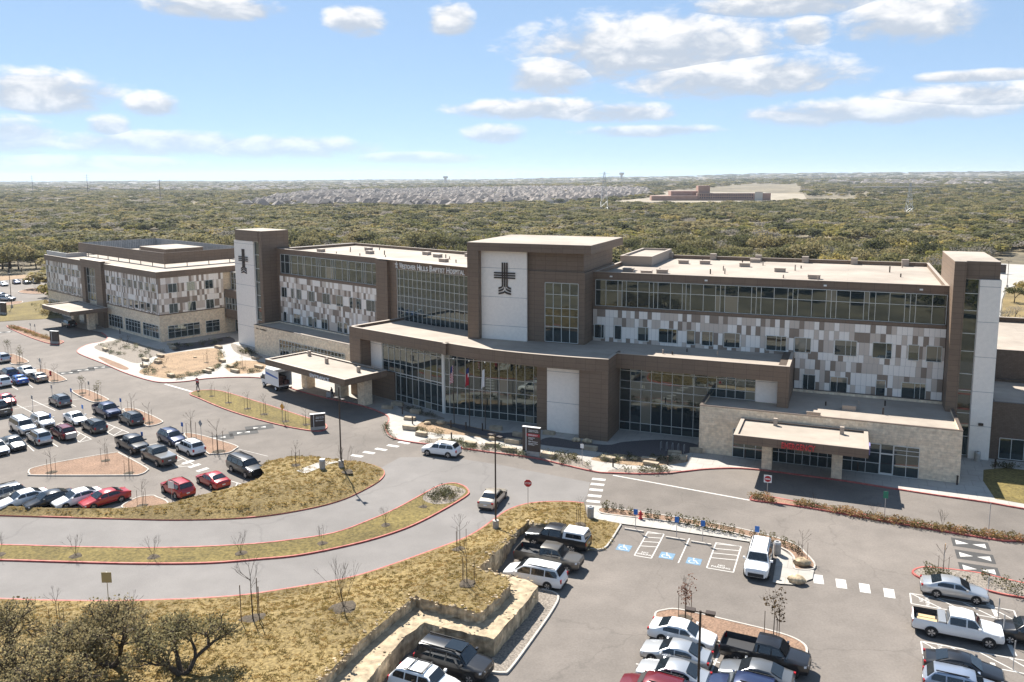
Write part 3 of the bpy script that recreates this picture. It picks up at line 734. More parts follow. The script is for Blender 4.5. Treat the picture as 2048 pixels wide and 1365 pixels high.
def text_mesh(s, name, size=1.0, extrude=0.0, align='CENTER', mat=None, wide=1.0):
    cu = bpy.data.curves.new(name, 'FONT'); cu.body = s; cu.size = size; cu.extrude = extrude; cu.offset = 0.012; cu.align_x = align; cu.resolution_u = 2
    ob = bpy.data.objects.new(name, cu); COL.objects.link(ob)
    dg = bpy.context.evaluated_depsgraph_get()
    me = bpy.data.meshes.new_from_object(ob.evaluated_get(dg)); me.name = name
    bpy.data.objects.remove(ob); bpy.data.curves.remove(cu)
    me.materials.clear(); me.materials.append(mat or M_PAINT)
    return me
NOPARK = text_mesh('NO\nPARKING', 'no_parking_text', 0.62)
# wheelchair symbol: head, body stroke, wheel arc
wc = MB()
def stroke(pts, w):
    for i in range(len(pts) - 1):
        a, b = Vector((*pts[i], 0)), Vector((*pts[i + 1], 0)); d = (b - a); n = Vector((-d.y, d.x, 0)).normalized() * w / 2
        wc.quad(a - n, b - n, b + n, a + n)
stroke([(-.08, .30), (-.04, 0.02), (.16, .02), (.26, -.26), (.36, -.22)], .07); stroke([(-.06, .16), (.14, .14)], .06)
stroke([(-.10 + .24 * math.cos(a), -.10 + .24 * math.sin(a)) for a in [rad(d) for d in range(110, 345, 20)]], .06)
wc.add([(-.09 + .07 * math.cos(2 * math.pi * i / 10), .40 + .07 * math.sin(2 * math.pi * i / 10), 0) for i in range(10)], (tuple(range(10)),))
WHEEL = wc.mesh('wheelchair_symbol', M_PAINT)
def ada(c, ang):
    mark('blue_square', UNITB, c, ang, 1.25, 1.25, 0.010); mark('wheelchair_symbol', WHEEL, c, ang, 1.25, 1.25, 0.014)
# accessible stalls along the verge on the right lot: A frame, stalls run in t
o_s, o_t = A.inv(G(1347, 1069))
def stall_x(px, py): return A.inv(G(px, py))
sA = [stall_x(*p) for p in ((1296, 1064), (1328, 1069), (1378, 1079), (1431, 1089), (1480, 1101))]
tb = sA[1][1]; DEP = 5.3
def vline(s, t0=tb, d=DEP, w=0.11): line_w(A(s, t0), A(s, t0 - d), w)
hatch_s = (sA[0][0], sA[1][0])
def hatch_t(s0, s1, t0, t1, n):
    for s in (s0, s1): line_w(A(s, t0), A(s, t1))
    for t in (t0, t1): line_w(A(s0, t), A(s1, t))
    for k in range(n):
        t = t0 + (t1 - t0) * (k + 0.3) / (n + 1.4); line_w(A(s0, t), A(s1, t + 0.35))
    tm = mark('no_parking_text', NOPARK, A((s0 + s1) / 2, t1 + 0.75), A.a, 0.62, 0.62, 0.012)
hatch_t(sA[0][0], sA[1][0], tb, tb - DEP, 4); vline(sA[2][0]); hatch_t(sA[3][0], sA[4][0], tb, tb - DEP, 4)
for x, y in ((1248, 1096), (1334, 1112), (1388, 1123)): ada(G(x, y), A.a)
WSTOP = MB().box(I, -.9, .9, -.09, .09, 0, .13).mesh('wheel_stop', M_KERB)
for x, y in ((1268, 1062), (1351, 1079), (1402, 1088)): 
    o = mark('wheel_stop', WSTOP, G(x, y), A.a, 1, 1, 0.004)
# stalls on the right edge, A frame, stalls run in s
for (x, y) in ((1820, 1187), (1842, 1283)):
    s0, t0 = A.inv(G(x, y)); hatch(A, s0, s0 + 7.2, t0, t0 - 1.75, 4, 1.7); tx = mark('no_parking_text', NOPARK, A(s0 + 0.9, t0 - 0.85), A.a + math.pi / 2, 0.7, 0.7, 0.012)
for x, y in ((1866, 1310),): ada(G(x, y), A.a)
for x, y in ((1972, 1200), (1988, 1222), (2012, 1262), (2024, 1300), (1990, 1338)): line_px((x - 6, y - 12), (x + 6, y + 12), 0.3)
# lower middle lot
for x, y in ((1272, 1328), (1400, 1350)): line_px((x, y), (x + 40, y + 9)) 
line_px((1447, 1285), (1420, 1350), 0.13); line_px((1410, 1318), (1440, 1326))
# left lot stall lines: C frame, stalls run in s
for row_t0, items in ((0, [((63, 799.7), (110, 821.7)), ((31, 808.5), (71, 829)), ((130, 803), (152, 814)), ((22, 772), (36, 780)), ((56, 768), (66, 776)), ((20, 873), (40, 885)), ((50, 886), (68, 903)), ((105, 887), (116, 894)), ((0, 898), (18, 913)), ((10, 832), (28, 838)),
                           ((28, 818), (160, 798)), ((186, 815), (196, 823))]),):
    for a, b in items: line_px(a, b, 0.11)
def hatch_px(quad, n):
    q = [G(*p) for p in quad]
    for i in range(4): line_w(q[i], q[(i + 1) % 4])
    for k in range(n):
        f0, f1 = (k + 0.2) / n, (k + 0.9) / n; line_w(q[0].lerp(q[1], f0), q[3].lerp(q[2], f1))
hatch_px([(122, 846), (183, 879), (160, 885), (110, 852)], 5)
hatch_px([(183, 835), (258, 866), (228, 872), (170, 842)], 5)
hatch_px([(312, 888), (392, 932), (352, 934), (290, 892)], 6)
hatch_px([(440, 956), (488, 970), (470, 980), (425, 962)], 3)

# ------------------------------------------------------------------ building helpers
UNITP = MB().quad((-.5, 0, -.5), (.5, 0, -.5), (.5, 0, .5), (-.5, 0, .5)).mesh('pane', M_GLASS)
UNITBL = MB().quad((-.5, 0, -.5), (.5, 0, -.5), (.5, 0, .5), (-.5, 0, .5)).mesh('pane', M_BLIND)
UNITC = [MB().box(I, -.5, .5, 0, 1, -.5, .5).mesh('panel', m) for m in M_FP]
prnd = random.Random(77)
def unit(name, me, parent, fr, s0, s1, t, z0, z1, dy=1.0, tilt=0.0):
    o = bpy.data.objects.new(name, me); COL.objects.link(o); o.parent = parent
    p = fr((s0 + s1) / 2, t, (z0 + z1) / 2) - Vector(parent_off(parent))
    o.location = p; o.rotation_euler = (prnd.gauss(0, tilt), 0, fr.a + prnd.gauss(0, tilt)); o.scale = (s1 - s0, dy, z1 - z0)
    return o
def curtain(parent, fr, ss, zs, t, name='mullion_grid', m=0.055, depth=0.09, glass=True, mat=None, skip=None, blinds=0.05):
    """mullion grid as one part, each pane its own sub-part"""
    mb = MB()
    for s in ss: mb.box(fr, s - m / 2, s + m / 2, t - depth, t + 0.02, zs[0], zs[-1])
    for k, z in enumerate(zs):
        e = m / 2
        for i in range(len(ss) - 1): mb.box(fr, ss[i] + m / 2, ss[i + 1] - m / 2, t - depth + 0.01, t + 0.015, z - e, z + e)
    g = mb.build(name, mat or M_MULL, parent)
    for i in range(len(ss) - 1):
        for j in range(len(zs) - 1):
            if skip and skip(i, j): continue
            unit('pane', UNITBL if (blinds and prnd.random() < blinds) else UNITP, g, fr, ss[i] + m / 2, ss[i + 1] - m / 2, t - 0.02, zs[j] + m / 2, zs[j + 1] - m / 2, tilt=0.004)
    return g
def window(parent, fr, s0, s1, z0, z1, t, cols, m=0.07):
    mb = MB(); d = 0.07
    mb.box(fr, s0 - m, s0, t - d, t + .02, z0 - m, z1 + m); mb.box(fr, s1, s1 + m, t - d, t + .02, z0 - m, z1 + m)
    mb.box(fr, s0, s1, t - d, t + .02, z1, z1 + m); mb.box(fr, s0, s1, t - d - .04, t + .02, z0 - m, z0)
    ss = [s0] + [s0 + (s1 - s0) * c for c in cols] + [s1]
    for s in ss[1:-1]: mb.box(fr, s - .025, s + .025, t - d + .01, t + .02, z0, z1)
    w = mb.build('window', M_MULL, parent)
    zb = z1 - (z1 - z0) * prnd.choice((0.35, 0.5, 0.5, 0.8)) if prnd.random() < 0.45 else z1
    for i in range(len(ss) - 1):
        a_, b_ = ss[i] + (.025 if i else 0), ss[i + 1] - (.025 if i < len(ss) - 2 else 0)
        unit('pane', UNITP, w, fr, a_, b_, t - 0.02, z0, zb, tilt=0.006)
        if zb < z1: unit('pane', UNITBL, w, fr, a_, b_, t - 0.02, zb, z1, tilt=0.006)
    return w
def fibre(parent, fr, s0, s1, rows, t, pw, holes, single=True, seed=1):
    """backing wall part with the coloured cladding panels proud of it"""
    r = random.Random(seed)
    wall = MB().box(fr, s0, s1, t, t + 0.25, rows[-1], rows[0]).build('cladding_wall', pm('cladding_back', (0.33, 0.30, 0.28), 0.8), parent)
    n = round((s1 - s0) / pw); pw = (s1 - s0) / n
    joint = [MB(), MB(), MB()]
    for i in range(n):
        a, b = s0 + i * pw + .012, s0 + (i + 1) * pw - .012
        prev = -1
        for k in range(len(rows) - 1):
            z1, z0 = rows[k] - .012, rows[k + 1] + .012
            segs = [(a, b, z0, z1)]
            for h0, h1_, g0, g1 in holes:                 # window openings cut the panels back
                h0 -= .07; h1_ += .07; g0 -= .07; g1 += .07
                nxt = []
                for (p, q, c, d) in segs:
                    if q <= h0 or p >= h1_ or d <= g0 or c >= g1: nxt.append((p, q, c, d)); continue
                    if d > g1 + .05: nxt.append((p, q, g1, d))
                    if c < g0 - .05: nxt.append((p, q, c, g0))
                    cc, dd = max(c, g0), min(d, g1)
                    if p < h0 - .05: nxt.append((p, h0, cc, dd))
                    if q > h1_ + .05: nxt.append((h1_, q, cc, dd))
                segs = nxt
            ci = r.choices((0, 1, 2), (0.47, 0.31, 0.22))[0]
            if ci == prev and r.random() < 0.5: ci = (ci + 1 + r.randrange(2)) % 3
            prev = ci
            for (p, q, c, d) in segs:
                if q - p < .08 or d - c < .08: continue
                pr = .035 + .012 * ci
                if single: unit('panel', UNITC[ci], wall, fr, p, q, t - pr, c, d, pr - 0.002)
                else: joint[ci].box(fr, p, q, t - pr, t - .002, c, d)
    if not single:
        for ci in range(3):
            o = joint[ci].build('cladding_panels', M_FP[ci], wall); o['kind'] = 'stuff'
    return wall
def roof_block(parent, fr, s0, s1, t0, t1, z0, zr, zp, wall, name='wall', cop=None, cw=0.35, roofname='roof'):
    """walls with a flat membrane roof behind a parapet"""
    mb = MB()
    mb.box(fr, s0, s1, t0, t0 + .3, z0, zp - .06); mb.box(fr, s0, s1, t1 - .3, t1, z0, zp - .06)
    mb.box(fr, s0, s0 + .3, t0 + .3, t1 - .3, z0, zp - .06); mb.box(fr, s1 - .3, s1, t0 + .3, t1 - .3, z0, zp - .06)
    w = mb.build(name, wall, parent)
    MB().box(fr, s0 + .3, s1 - .3, t0 + .3, t1 - .3, zr - .2, zr).build(roofname, M_ROOF, parent)
    c = MB(); e = .03
    c.box(fr, s0 - e, s1 + e, t0 - e, t0 + cw, zp - .06, zp); c.box(fr, s0 - e, s1 + e, t1 - cw, t1 + e, zp - .06, zp)
    c.box(fr, s0 - e, s0 + cw, t0 + cw, t1 - cw, zp - .06, zp); c.box(fr, s1 - cw, s1 + e, t0 + cw, t1 - cw, zp - .06, zp)
    c.build('coping', cop or M_COPING, parent)
    return w
def wall_text(parent, s, fr, s0, s1, t, z0, z1, mat, depth=0.06, name='lettering', fit='both'):
    """raised letters filling the box s0..s1 by z0..z1 on a wall facing -t"""
    me = text_mesh(s, name, 1.0, 0.5, 'LEFT', mat)
    co = np.empty(len(me.vertices) * 3); me.vertices.foreach_get('co', co); co = co.reshape(-1, 3)
    lo, hi = co.min(0), co.max(0)
    out = np.empty_like(co)
    out[:, 0] = (co[:, 0] - lo[0]) / (hi[0] - lo[0]) * (s1 - s0)
    out[:, 2] = (co[:, 1] - lo[1]) / (hi[1] - lo[1]) * (z1 - z0)
    out[:, 1] = (0.5 - co[:, 2]) * depth - depth
    me.vertices.foreach_set('co', out.ravel()); me.update()
    o = bpy.data.objects.new(name, me); COL.objects.link(o)
    p = fr(s0, t, z0); o.rotation_euler = (0, 0, fr.a)
    if parent is not None:
        o.parent = parent; p = p - Vector(parent_off(parent))
    o.location = p
    return o
def small_caps(parent, words_, fr, s0, s1, t, z0, zcap, zsmall, mat):
    """a line of small capitals; s advances by letter count"""
    total = sum(1.35 + 0.92 * (len(w) - 1) + 0.7 for w in words_) - 0.7
    k = (s1 - s0) / total; s = s0
    for w in words_:
        wall_text(parent, w[0], fr, s, s + 1.25 * k, t, z0, zcap, mat, 0.12); s += 1.35 * k
        L_ = 0.92 * (len(w) - 1) * k; wall_text(parent, w[1:], fr, s, s + L_ - 0.06 * k, t, z0, zsmall, mat, 0.12); s += L_ + 0.7 * k
def cross_emblem(parent, fr, cs, t, z0, z1, mat):
    """three-bar cross whose lower bars flare into a scalloped foot"""
    H = z1 - z0; mb = MB(); W = H * 0.72; bw = H * 0.046; gp = H * 0.076
    zc = z0 + H * 0.60
    k = 0
    for i in (-1, 0, 1): mb.box(fr, cs + i * gp - bw / 2, cs + i * gp + bw / 2, t - .10, t, z0 + H * 0.24, z1)
    for i in (-1, 0, 1): mb.box(fr, cs - W / 2, cs + W / 2, t - .13, t - .101, zc + i * gp - bw / 2, zc + i * gp + bw / 2)
    for sgn in (-1, 1):
        for i, zb in enumerate((0.17, 0.085, 0.0)):
            pts = []
            x0 = (0.076 if i == 0 else (0.03 if i == 1 else 0.0)) * H; zt = z0 + H * (0.27 if i == 0 else (0.21 if i == 1 else 0.10)); x1 = H * 0.21; ze = z0 + H * (zb + 0.02)
            for q in range(6):
                a = q / 5 * math.pi / 2; pts.append((cs + sgn * (x0 + (x1 - x0) * (1 - math.cos(a)) ** 0.8), zt + (ze - zt) * math.sin(a) ** 0.9 if False else zt + (ze - zt) * (q / 5) ** 0.62))
            for q in range(5):
                (a0, b0), (a1, b1) = pts[q], pts[q + 1]; h = bw * 0.62
                lo0, lo1 = (a0, a1) if sgn > 0 else (a1, a0); bz0, bz1 = (b0, b1) if sgn > 0 else (b1, b0)
                V = [fr(lo0, t - .09, bz0 - h), fr(lo1, t - .09, bz1 - h), fr(lo1, t - .09, bz1 + h), fr(lo0, t - .09, bz0 + h), fr(lo0, t, bz0 - h), fr(lo1, t, bz1 - h), fr(lo1, t, bz1 + h), fr(lo0, t, bz0 + h)]
                mb.add(V, ((0, 1, 2, 3), (5, 4, 7, 6), (4, 5, 1, 0), (3, 2, 6, 7), (4, 0, 3, 7), (1, 5, 6, 2)))
    return mb.build('cross_emblem', mat, parent)

# ------------------------------------------------------------------ the hospital
HOSP = thing('hospital_building', 'long brown and white hospital with curved glass lobby and cross on the central tower', 'building', A(-20, 100))
# right wing
roof_block(HOSP, A, -33, 11.3, 110.45, 139.3, 0, 19.45, 20.05, M_BROWN)
curtain(HOSP, A, [-32.6, -31.1, -29.4, -28.8, -28.2, -26.6, -25.0, -24.4, -23.8, -22.1, -20.5, -20.0, -19.4, -17.7, -16.1, -15.5, -14.9, -13.2, -11.5, -10.9, -10.3, -8.7, -7.0, -6.4, -5.8, -4.1, -2.4, -1.8, -1.2, 0.4, 2.0, 2.6, 3.3, 4.9, 6.6, 7.2, 7.8, 9.6, 11.15], [15.3, 17.5, 18.92], 110.4)
MB().box(A, -32.9, 11.25, 110.15, 110.44, 14.8, 15.24).build('sill_band', M_BROWN, HOSP)
W2ND = [(-32.6, -31.3), (-29.7, -28.8), (-26.4, -25.0), (-23.5, -21.1), (-19.7, -18.7), (-17.7, -16.3), (-14.8, -12.8), (-9.4, -7.0), (-5.9, -4.0), (-1.1, 1.4), (3.3, 5.4), (7.3, 8.4), (9.3, 10.9)]
W1ST = [(-4.7, -3.3), (-1.4, 0.5), (3.9, 4.9), (6.8, 9.4)]
fibre(HOSP, A, -32.9, 11.25, [14.8, 13.75, 12.5, 10.9, 9.9], 110.2, 0.60, [(a, b, 10.75, 12.6) for a, b in W2ND], True, 5)
fibre(HOSP, A, -5.8, 11.25, [9.9, 8.6, 7.0, 5.3], 110.2, 0.60, [(a, b, 5.95, 7.85) for a, b in W1ST], True, 8)
for a, b in W2ND: window(HOSP, A, a, b, 10.75, 12.6, 110.16, [] if b - a < 1.2 else ([0.72] if b - a < 2.2 else [0.5, 0.75]))
for a, b in W1ST: window(HOSP, A, a, b, 5.95, 7.85, 110.16, [] if b - a < 1.2 else ([0.4] if b - a < 2.0 else [0.55, 0.78]))
# central tower
ct = MB(); ct.box(A, -49.9, -48.2, 105.0, 121.5, 10.0, 24.05); ct.box(A, -48.2, -31.7, 105.0, 121.5, 22.95, 24.05)
ct.box(A, -41.25, -33, 106.5, 121.4, 10.0, 20.25); ct.box(A, -41.25, -33.25, 106.75, 121.3, 20.25, 22.95); ct.box(A, -48.2, -41.25, 106.3, 121.4, 10.0, 22.95)
ct.build('tower_wall', M_BROWN, HOSP)
MB().box(A, -49.9, -31.7, 105.0, 121.5, 24.05, 24.12).build('roof', M_ROOF, HOSP)
MB().box(A, -48.19, -41.26, 106.0, 106.3, 10.1, 22.94).build('white_panel', M_WHITE, HOSP)
cross_emblem(HOSP, A, -44.55, 105.98, 16.8, 21.3, M_BRONZE)
curtain(HOSP, A, [-38.7, -37.5, -36.3, -35.1, -33.9], [10.45, 12.6, 14.1, 15.2, 17.1, 18.7], 106.48, m=.06)
# penthouse behind the tower
roof_block(HOSP, A, -33.0, -28.0, 125, 140, 19.5, 20.7, 21.0, M_COPING, 'penthouse_screen')
# curved lobby: roof outline from the left return to the right pier
edge = [C(-101.6, 75.6), C(-95, 75.8), C(-88.1, 76.0), C(-81, 76.35), A(-50.6, 99.3), A(-45.7, 97.9), A(-39.2, 97.0), A(-32, 96.9), A(-27, 97.3)]
edge = [edge[0]] + [Vector((*p, 0)) for p in catmull([(p.x, p.y) for p in edge], False, 4)][1:]
outl = [(p.x, p.y) for p in edge] + [(p.x, p.y) for p in (A(-27, 103.0), A(-27, 101.2 + 1.9), A(-27, 110.3), A(-58, 112), C(-101.6, 86.2))]
tri(outl, 10.3).build('lobby_roof', M_ROOF, HOSP)
fas = MB(); cop = MB()
def ribbon(mb, line, z0, z1, w, mi=0):
    n = len(line)
    for i in range(n - 1):
        a, b = line[i], line[i + 1]; t = (b - a).normalized(); q = Vector((-t.y, t.x, 0)) * w
        mb.add([(a.x, a.y, z0), (b.x, b.y, z0), (b.x, b.y, z1), (a.x, a.y, z1), (a.x + q.x, a.y + q.y, z0), (b.x + q.x, b.y + q.y, z0), (b.x + q.x, b.y + q.y, z1), (a.x + q.x, a.y + q.y, z1)],
               ((0, 1, 2, 3), (5, 4, 7, 6), (3, 2, 6, 7), (4, 5, 1, 0)), mi)
ribbon(fas, edge, 9.05, 10.64, 0.35); ribbon(cop, [p + Vector((0, 0, 0)) for p in edge], 10.64, 10.7, 0.42)
soffit = [(p.x, p.y) for p in edge] + [(p.x, p.y) for p in (A(-27, 103.0), A(-52, 103), C(-83, 80), C(-101.6, 80))]
fas.build('lobby_fascia', M_BROWN, HOSP); cop.build('coping', M_COPING, HOSP)
tri(soffit, 9.06).build('soffit', M_BROWN, HOSP)
MB().box(C, -101.6, -101.3, 75.95, 87.9, 0, 10.64).box(C, -101.6, -99.0, 75.6, 75.95, 0, 9.05).box(C, -101.3, -99.0, 75.95, 79.5, 0, 9.05).build('lobby_end_wall', M_BROWN, HOSP)
MB().box(C, -101.7, -101.2, 75.6, 87.0, 10.64, 10.7).build('coping', M_COPING, HOSP)
MB().box(C, -99.0, -96.4, 77.6, 79.0, 4.4, 9.05).build('white_panel', M_WHITE, HOSP)
MB().box(C, -99.0, -93.4, 77.4, 79.0, 0, 4.4).build('entry_wall', M_BROWN, HOSP)
ssC = [-96.3 + 1.33 * i for i in range(11)]; ssC[-1] = -83.05
curtain(HOSP, C, ssC, [4.42, 5.8, 8.1, 9.03], 77.8)
curtain(HOSP, C, [-93.38] + [s for s in ssC if s > -93], [0.12, 1.1, 4.0, 4.36], 77.8)
gA = [-51.95, -51.0] + [-49.8 + 1.27 * i for i in range(11)]; gA[-1] = -37.1
curtain(HOSP, A, gA, [0.12, 1.1, 4.0, 5.8, 8.1, 9.03], 101.2)
p0 = C(-83.05, 77.8); p1 = A(-51.95, 101.2)
MB().tube((p0.x * .5 + p1.x * .5, p0.y * .5 + p1.y * .5, 0.12), (p0.x * .5 + p1.x * .5, p0.y * .5 + p1.y * .5, 9.03), 0.28, n=12).build('corner_mullion', M_MULL, HOSP)
MB().box(A, -37.1, -35.6, 98.9, 101.3, 0, 9.05).build('return_wall', M_BROWN, HOSP)
MB().box(A, -35.6, -30.8, 98.7, 103, 0, 9.05).build('white_panel', M_WHITE, HOSP)
MB().box(A, -30.8, -27.0, 97.3, 103.05, 0, 9.05).box(A, -27.3, -27.0, 97.65, 103.05, 9.05, 10.64).build('lobby_end_wall', M_BROWN, HOSP)
# lobby right part
MB().box(A, -27.0, -5.9, 101.2, 101.5, 8.75, 10.64).box(A, -7.2, -5.9, 101.5, 110.3, 5.3, 10.64).box(A, -7.2, -5.9, 101.2, 101.5, 5.3, 8.75).build('lobby_fascia', M_BROWN, HOSP)
MB().box(A, -27.0, -5.9, 101.5, 103.2, 8.75, 8.85).build('soffit', M_BROWN, HOSP)
MB().box(A, -26.99, -7.2, 101.5, 110.2, 10.1, 10.3).build('lobby_roof', M_ROOF, HOSP)
MB().box(A, -27.0, -5.88, 101.17, 101.6, 10.64, 10.7).box(A, -6.3, -5.88, 101.6, 110.2, 10.64, 10.7).box(A, -27.35, -26.97, 97.6, 101.15, 10.64, 10.7).build('coping', M_COPING, HOSP)
curtain(HOSP, A, [-27.0, -25.6, -24.2, -22.85, -21.5, -20.15, -18.8, -17.4, -15.7], [0.12, 1.2, 4.1, 5.7, 6.75, 8.1, 8.74], 103.1)
curtain(HOSP, A, [-15.7, -14.6, -13.4, -12.3, -11.1, -9.9], [5.7, 6.75, 8.1, 8.74], 103.1)
MB().box(A, -9.85, -7.2, 102.9, 103.3, 5.5, 8.75).build('white_panel', M_WHITE, HOSP)
# sign bay of the left wing
MB().box(C, -107.6, -104.7, 85.8, 88.5, 9.0, 19.75).box(C, -104.7, -86.0, 86.3, 88.5, 18.55, 19.9).box(C, -104.7, -103.0, 86.4, 88.5, 9.6, 18.55).build('sign_bay_wall', M_BROWN, HOSP)
MB().box(C, -107.7, -86.0, 85.75, 88.4, 19.9, 19.97).build('coping', M_COPING, HOSP)
curtain(HOSP, C, [-102.95, -102.3] + [-101.25 + 1.058 * i for i in range(15)], [9.9, 11.7, 13.1, 14.2, 15.7, 17.0, 18.5], 86.5)
M_SIGN = pm('white_letter', (0.80, 0.79, 0.76), 0.5)
small_caps(HOSP, ['WESTOVER', 'HILLS', 'BAPTIST', 'HOSPITAL'], C, -102.0, -87.1, 86.29, 18.66, 19.6, 19.38, M_SIGN)
cs_ = cross_emblem(HOSP, C, -102.75, 86.28, 18.66, 19.75, M_SIGN)
# left wing
roof_block(HOSP, C, -139.8, -86, 88.15, 106.3, 0, 19.2, 19.72, M_BROWN)
curtain(HOSP, C, [-139.4, -138.0, -136.4, -135.8, -133.6, -131.9, -131.3, -129.1, -127.6, -127.0, -126.4, -124.7, -123.1, -122.5, -121.9, -119.8, -118.3, -117.8, -115.8, -114.2, -113.6, -113.1, -111.4, -109.9, -109.3, -108.6, -107.65], [15.05, 17.2, 18.68], 88.1)
MB().box(C, -139.7, -107.65, 87.85, 88.14, 14.5, 15.0).build('sill_band', M_BROWN, HOSP)
LW2 = [(-139.1, -137.4), (-135.8, -135.1), (-133.9, -132.6), (-130.1, -128.4), (-125.7, -123.5), (-121.5, -119.6), (-117.6, -116.8), (-115.7, -114.4), (-112.9, -110.6), (-108.6, -107.75)]
LW1 = [(-138.7, -137.8), (-135.3, -133.2), (-130.5, -129.3), (-128.6, -127.9), (-126.3, -124.5), (-121.4, -120.1), (-119.5, -118.6)]
fibre(HOSP, C, -139.7, -107.65, [14.5, 13.4, 12.3, 10.6, 9.6, 8.5, 7.2, 5.3], 87.9, 0.60, [(a, b, 10.45, 12.3) for a, b in LW2] + [(a, b, 5.7, 7.5) for a, b in LW1], True, 13)
for a, b in LW2: window(HOSP, C, a, b, 10.45, 12.3, 87.86, [] if b - a < 1.2 else [0.6])
for a, b in LW1: window(HOSP, C, a, b, 5.7, 7.5, 87.86, [] if b - a < 1.2 else [0.5])
# low stone front of the left wing
roof_block(HOSP, C, -140.2, -101.62, 82.2, 87.84, 0, 5.3, 5.62, M_STONE, 'stone_wall', M_DKCOP, 0.3)
curtain(HOSP, C, [-131.5 + 0.99 * i for i in range(21)], [0.9, 2.0, 3.1, 3.8], 82.16)
wall_text(HOSP, '301 - Building 1', C, -139.4, -135.7, 82.18, 4.72, 5.1, M_BRONZE, 0.03)
# left tower
MB().box(C, -150.4, -141.0, 85.4, 91.0, 0, 23.1).box(C, -142.0, -141.0, 85.0, 85.4, 0, 23.1).box(C, -150.4, -142.0, 84.9, 85.4, 21.1, 23.1).build('tower_wall', M_BROWN, HOSP)
MB().box(C, -150.4, -141.0, 85.4, 91.0, 23.1, 23.16).box(C, -142.0, -141.0, 85.0, 85.4, 23.1, 23.16).box(C, -150.4, -142.0, 84.9, 85.4, 23.1, 23.16).build('roof', M_ROOF, HOSP)
MB().box(C, -151.0, -143.9, 84.95, 85.38, 0, 21.05).box(C, -151.0, -150.45, 85.38, 91.0, 0, 21.05).build('white_panel', M_WHITE, HOSP)
curtain(HOSP, C, [-143.88, -142.03], [5.7, 8.2, 10.6, 13.2, 15.8, 18.5, 21.05], 85.3, m=.08, blinds=0)
cross_emblem(HOSP, C, -147.6, 84.93, 14.6, 19.4, M_BRONZE)
MB().box(C, -140.98, -139.82, 88.16, 106.2, 0, 19.7).build('wing_end_wall', M_BROWN, HOSP)
# link between tower and offices
MB().box(C, -163.6, -151.02, 89.3, 104.0, 3.4, 5.4).box(C, -163.6, -151.02, 89.3, 89.6, 7.9, 9.6).box(C, -163.6, -151.02, 89.6, 103.7, 5.4, 9.4).box(C, -163.6, -151.02, 91.0, 103.7, 9.4, 13.2).build('link_wall', M_BROWN, HOSP)
MB().box(C, -163.6, -151.05, 89.6, 90.9, 9.41, 9.48).box(C, -163.6, -151.05, 91.0, 103.7, 13.2, 13.3).build('roof', M_ROOF, HOSP)
curtain(HOSP, C, [-163.5 + 1.24 * i for i in range(11)], [5.4, 6.6, 7.9], 89.5)
curtain(HOSP, C, [-163.5 + 1.24 * i for i in range(11)], [9.5, 10.7, 11.9, 13.2], 90.95)
for q_ in (-158.5, -154.5): MB().tube(C(q_, 90.0, 0.1), C(q_, 90.0, 3.4), 0.3, n=12).build('column', M_WHITE, HOSP)
curtain(HOSP, C, [-163.5 + 1.24 * i for i in range(11)], [0.12, 2.2, 3.38], 91.5)
# emergency block
roof_block(HOSP, A, -15.7, 12.2, 97.5, 110.15, 0, 5.6, 6.0, M_STONE, 'stone_wall', M_DKCOP, 0.3)
curtain(HOSP, A, [-11.7, -10.4, -9.1, -7.3, -6.5, -5.6, -4.75, -3.9, -3.05, -2.2, -1.2, -0.2, 1.4, 2.8, 4.2], [0.13, 1.35, 2.55, 3.55], 97.44)
curtain(HOSP, A, [5.62, 6.9, 8.15], [0.13, 1.35, 2.6, 3.1, 3.55], 97.44)
dr = MB(); dr.box(A, 4.22, 4.32, 97.35, 97.46, .13, 3.55).box(A, 5.52, 5.62, 97.35, 97.46, .13, 3.55).box(A, 4.32, 5.52, 97.35, 97.46, 2.45, 2.6).box(A, 4.32, 5.52, 97.35, 97.46, .13, .35)
d = dr.build('door', M_MULL, HOSP); unit('pane', UNITP, d, A, 4.32, 5.52, 97.4, .35, 2.45); unit('pane', UNITP, d, A, 4.32, 5.52, 97.4, 2.6, 3.55)
# right tower
MB().box(A, 11.31, 12.55, 106.6, 121, 0, 23.3).box(A, 12.55, 16.05, 107.4, 121, 21.3, 23.3).box(A, 12.55, 16.0, 108.3, 121, 0, 21.3).build('tower_wall', M_BROWN, HOSP)
MB().box(A, 11.31, 16.05, 107.4, 121, 23.3, 23.37).box(A, 11.31, 12.55, 106.6, 107.4, 23.3, 23.37).build('roof', M_ROOF, HOSP)
MB().box(A, 14.05, 16.2, 107.0, 108.3, 0, 21.3).box(A, 16.0, 16.2, 108.3, 120.8, 0, 21.3).build('white_panel', M_WHITE, HOSP)
curtain(HOSP, A, [12.6, 14.03], [0.3, 2.6, 5.4, 8.1, 10.1, 12.8, 14.9, 17.6, 19.6, 21.28], 107.6, m=.08)
# brick annex on the right
roof_block(HOSP, A, 16.25, 46, 107.8, 121, 0, 6.6, 7.0, M_BRICK, 'brick_wall', M_DKCOP)
roof_block(HOSP, A, 16.25, 46, 121.05, 150, 0, 10.0, 10.8, M_BRICK, 'brick_wall', M_COPING, 0.6)
MB().box(A, 16.6, 20.5, 150.1, 165, 0, 12.5).build('annex_wall', M_BRICK, HOSP)
curtain(HOSP, A, [17.3, 18.5, 19.8, 21.1, 22.4], [0.3, 2.75], 107.75)
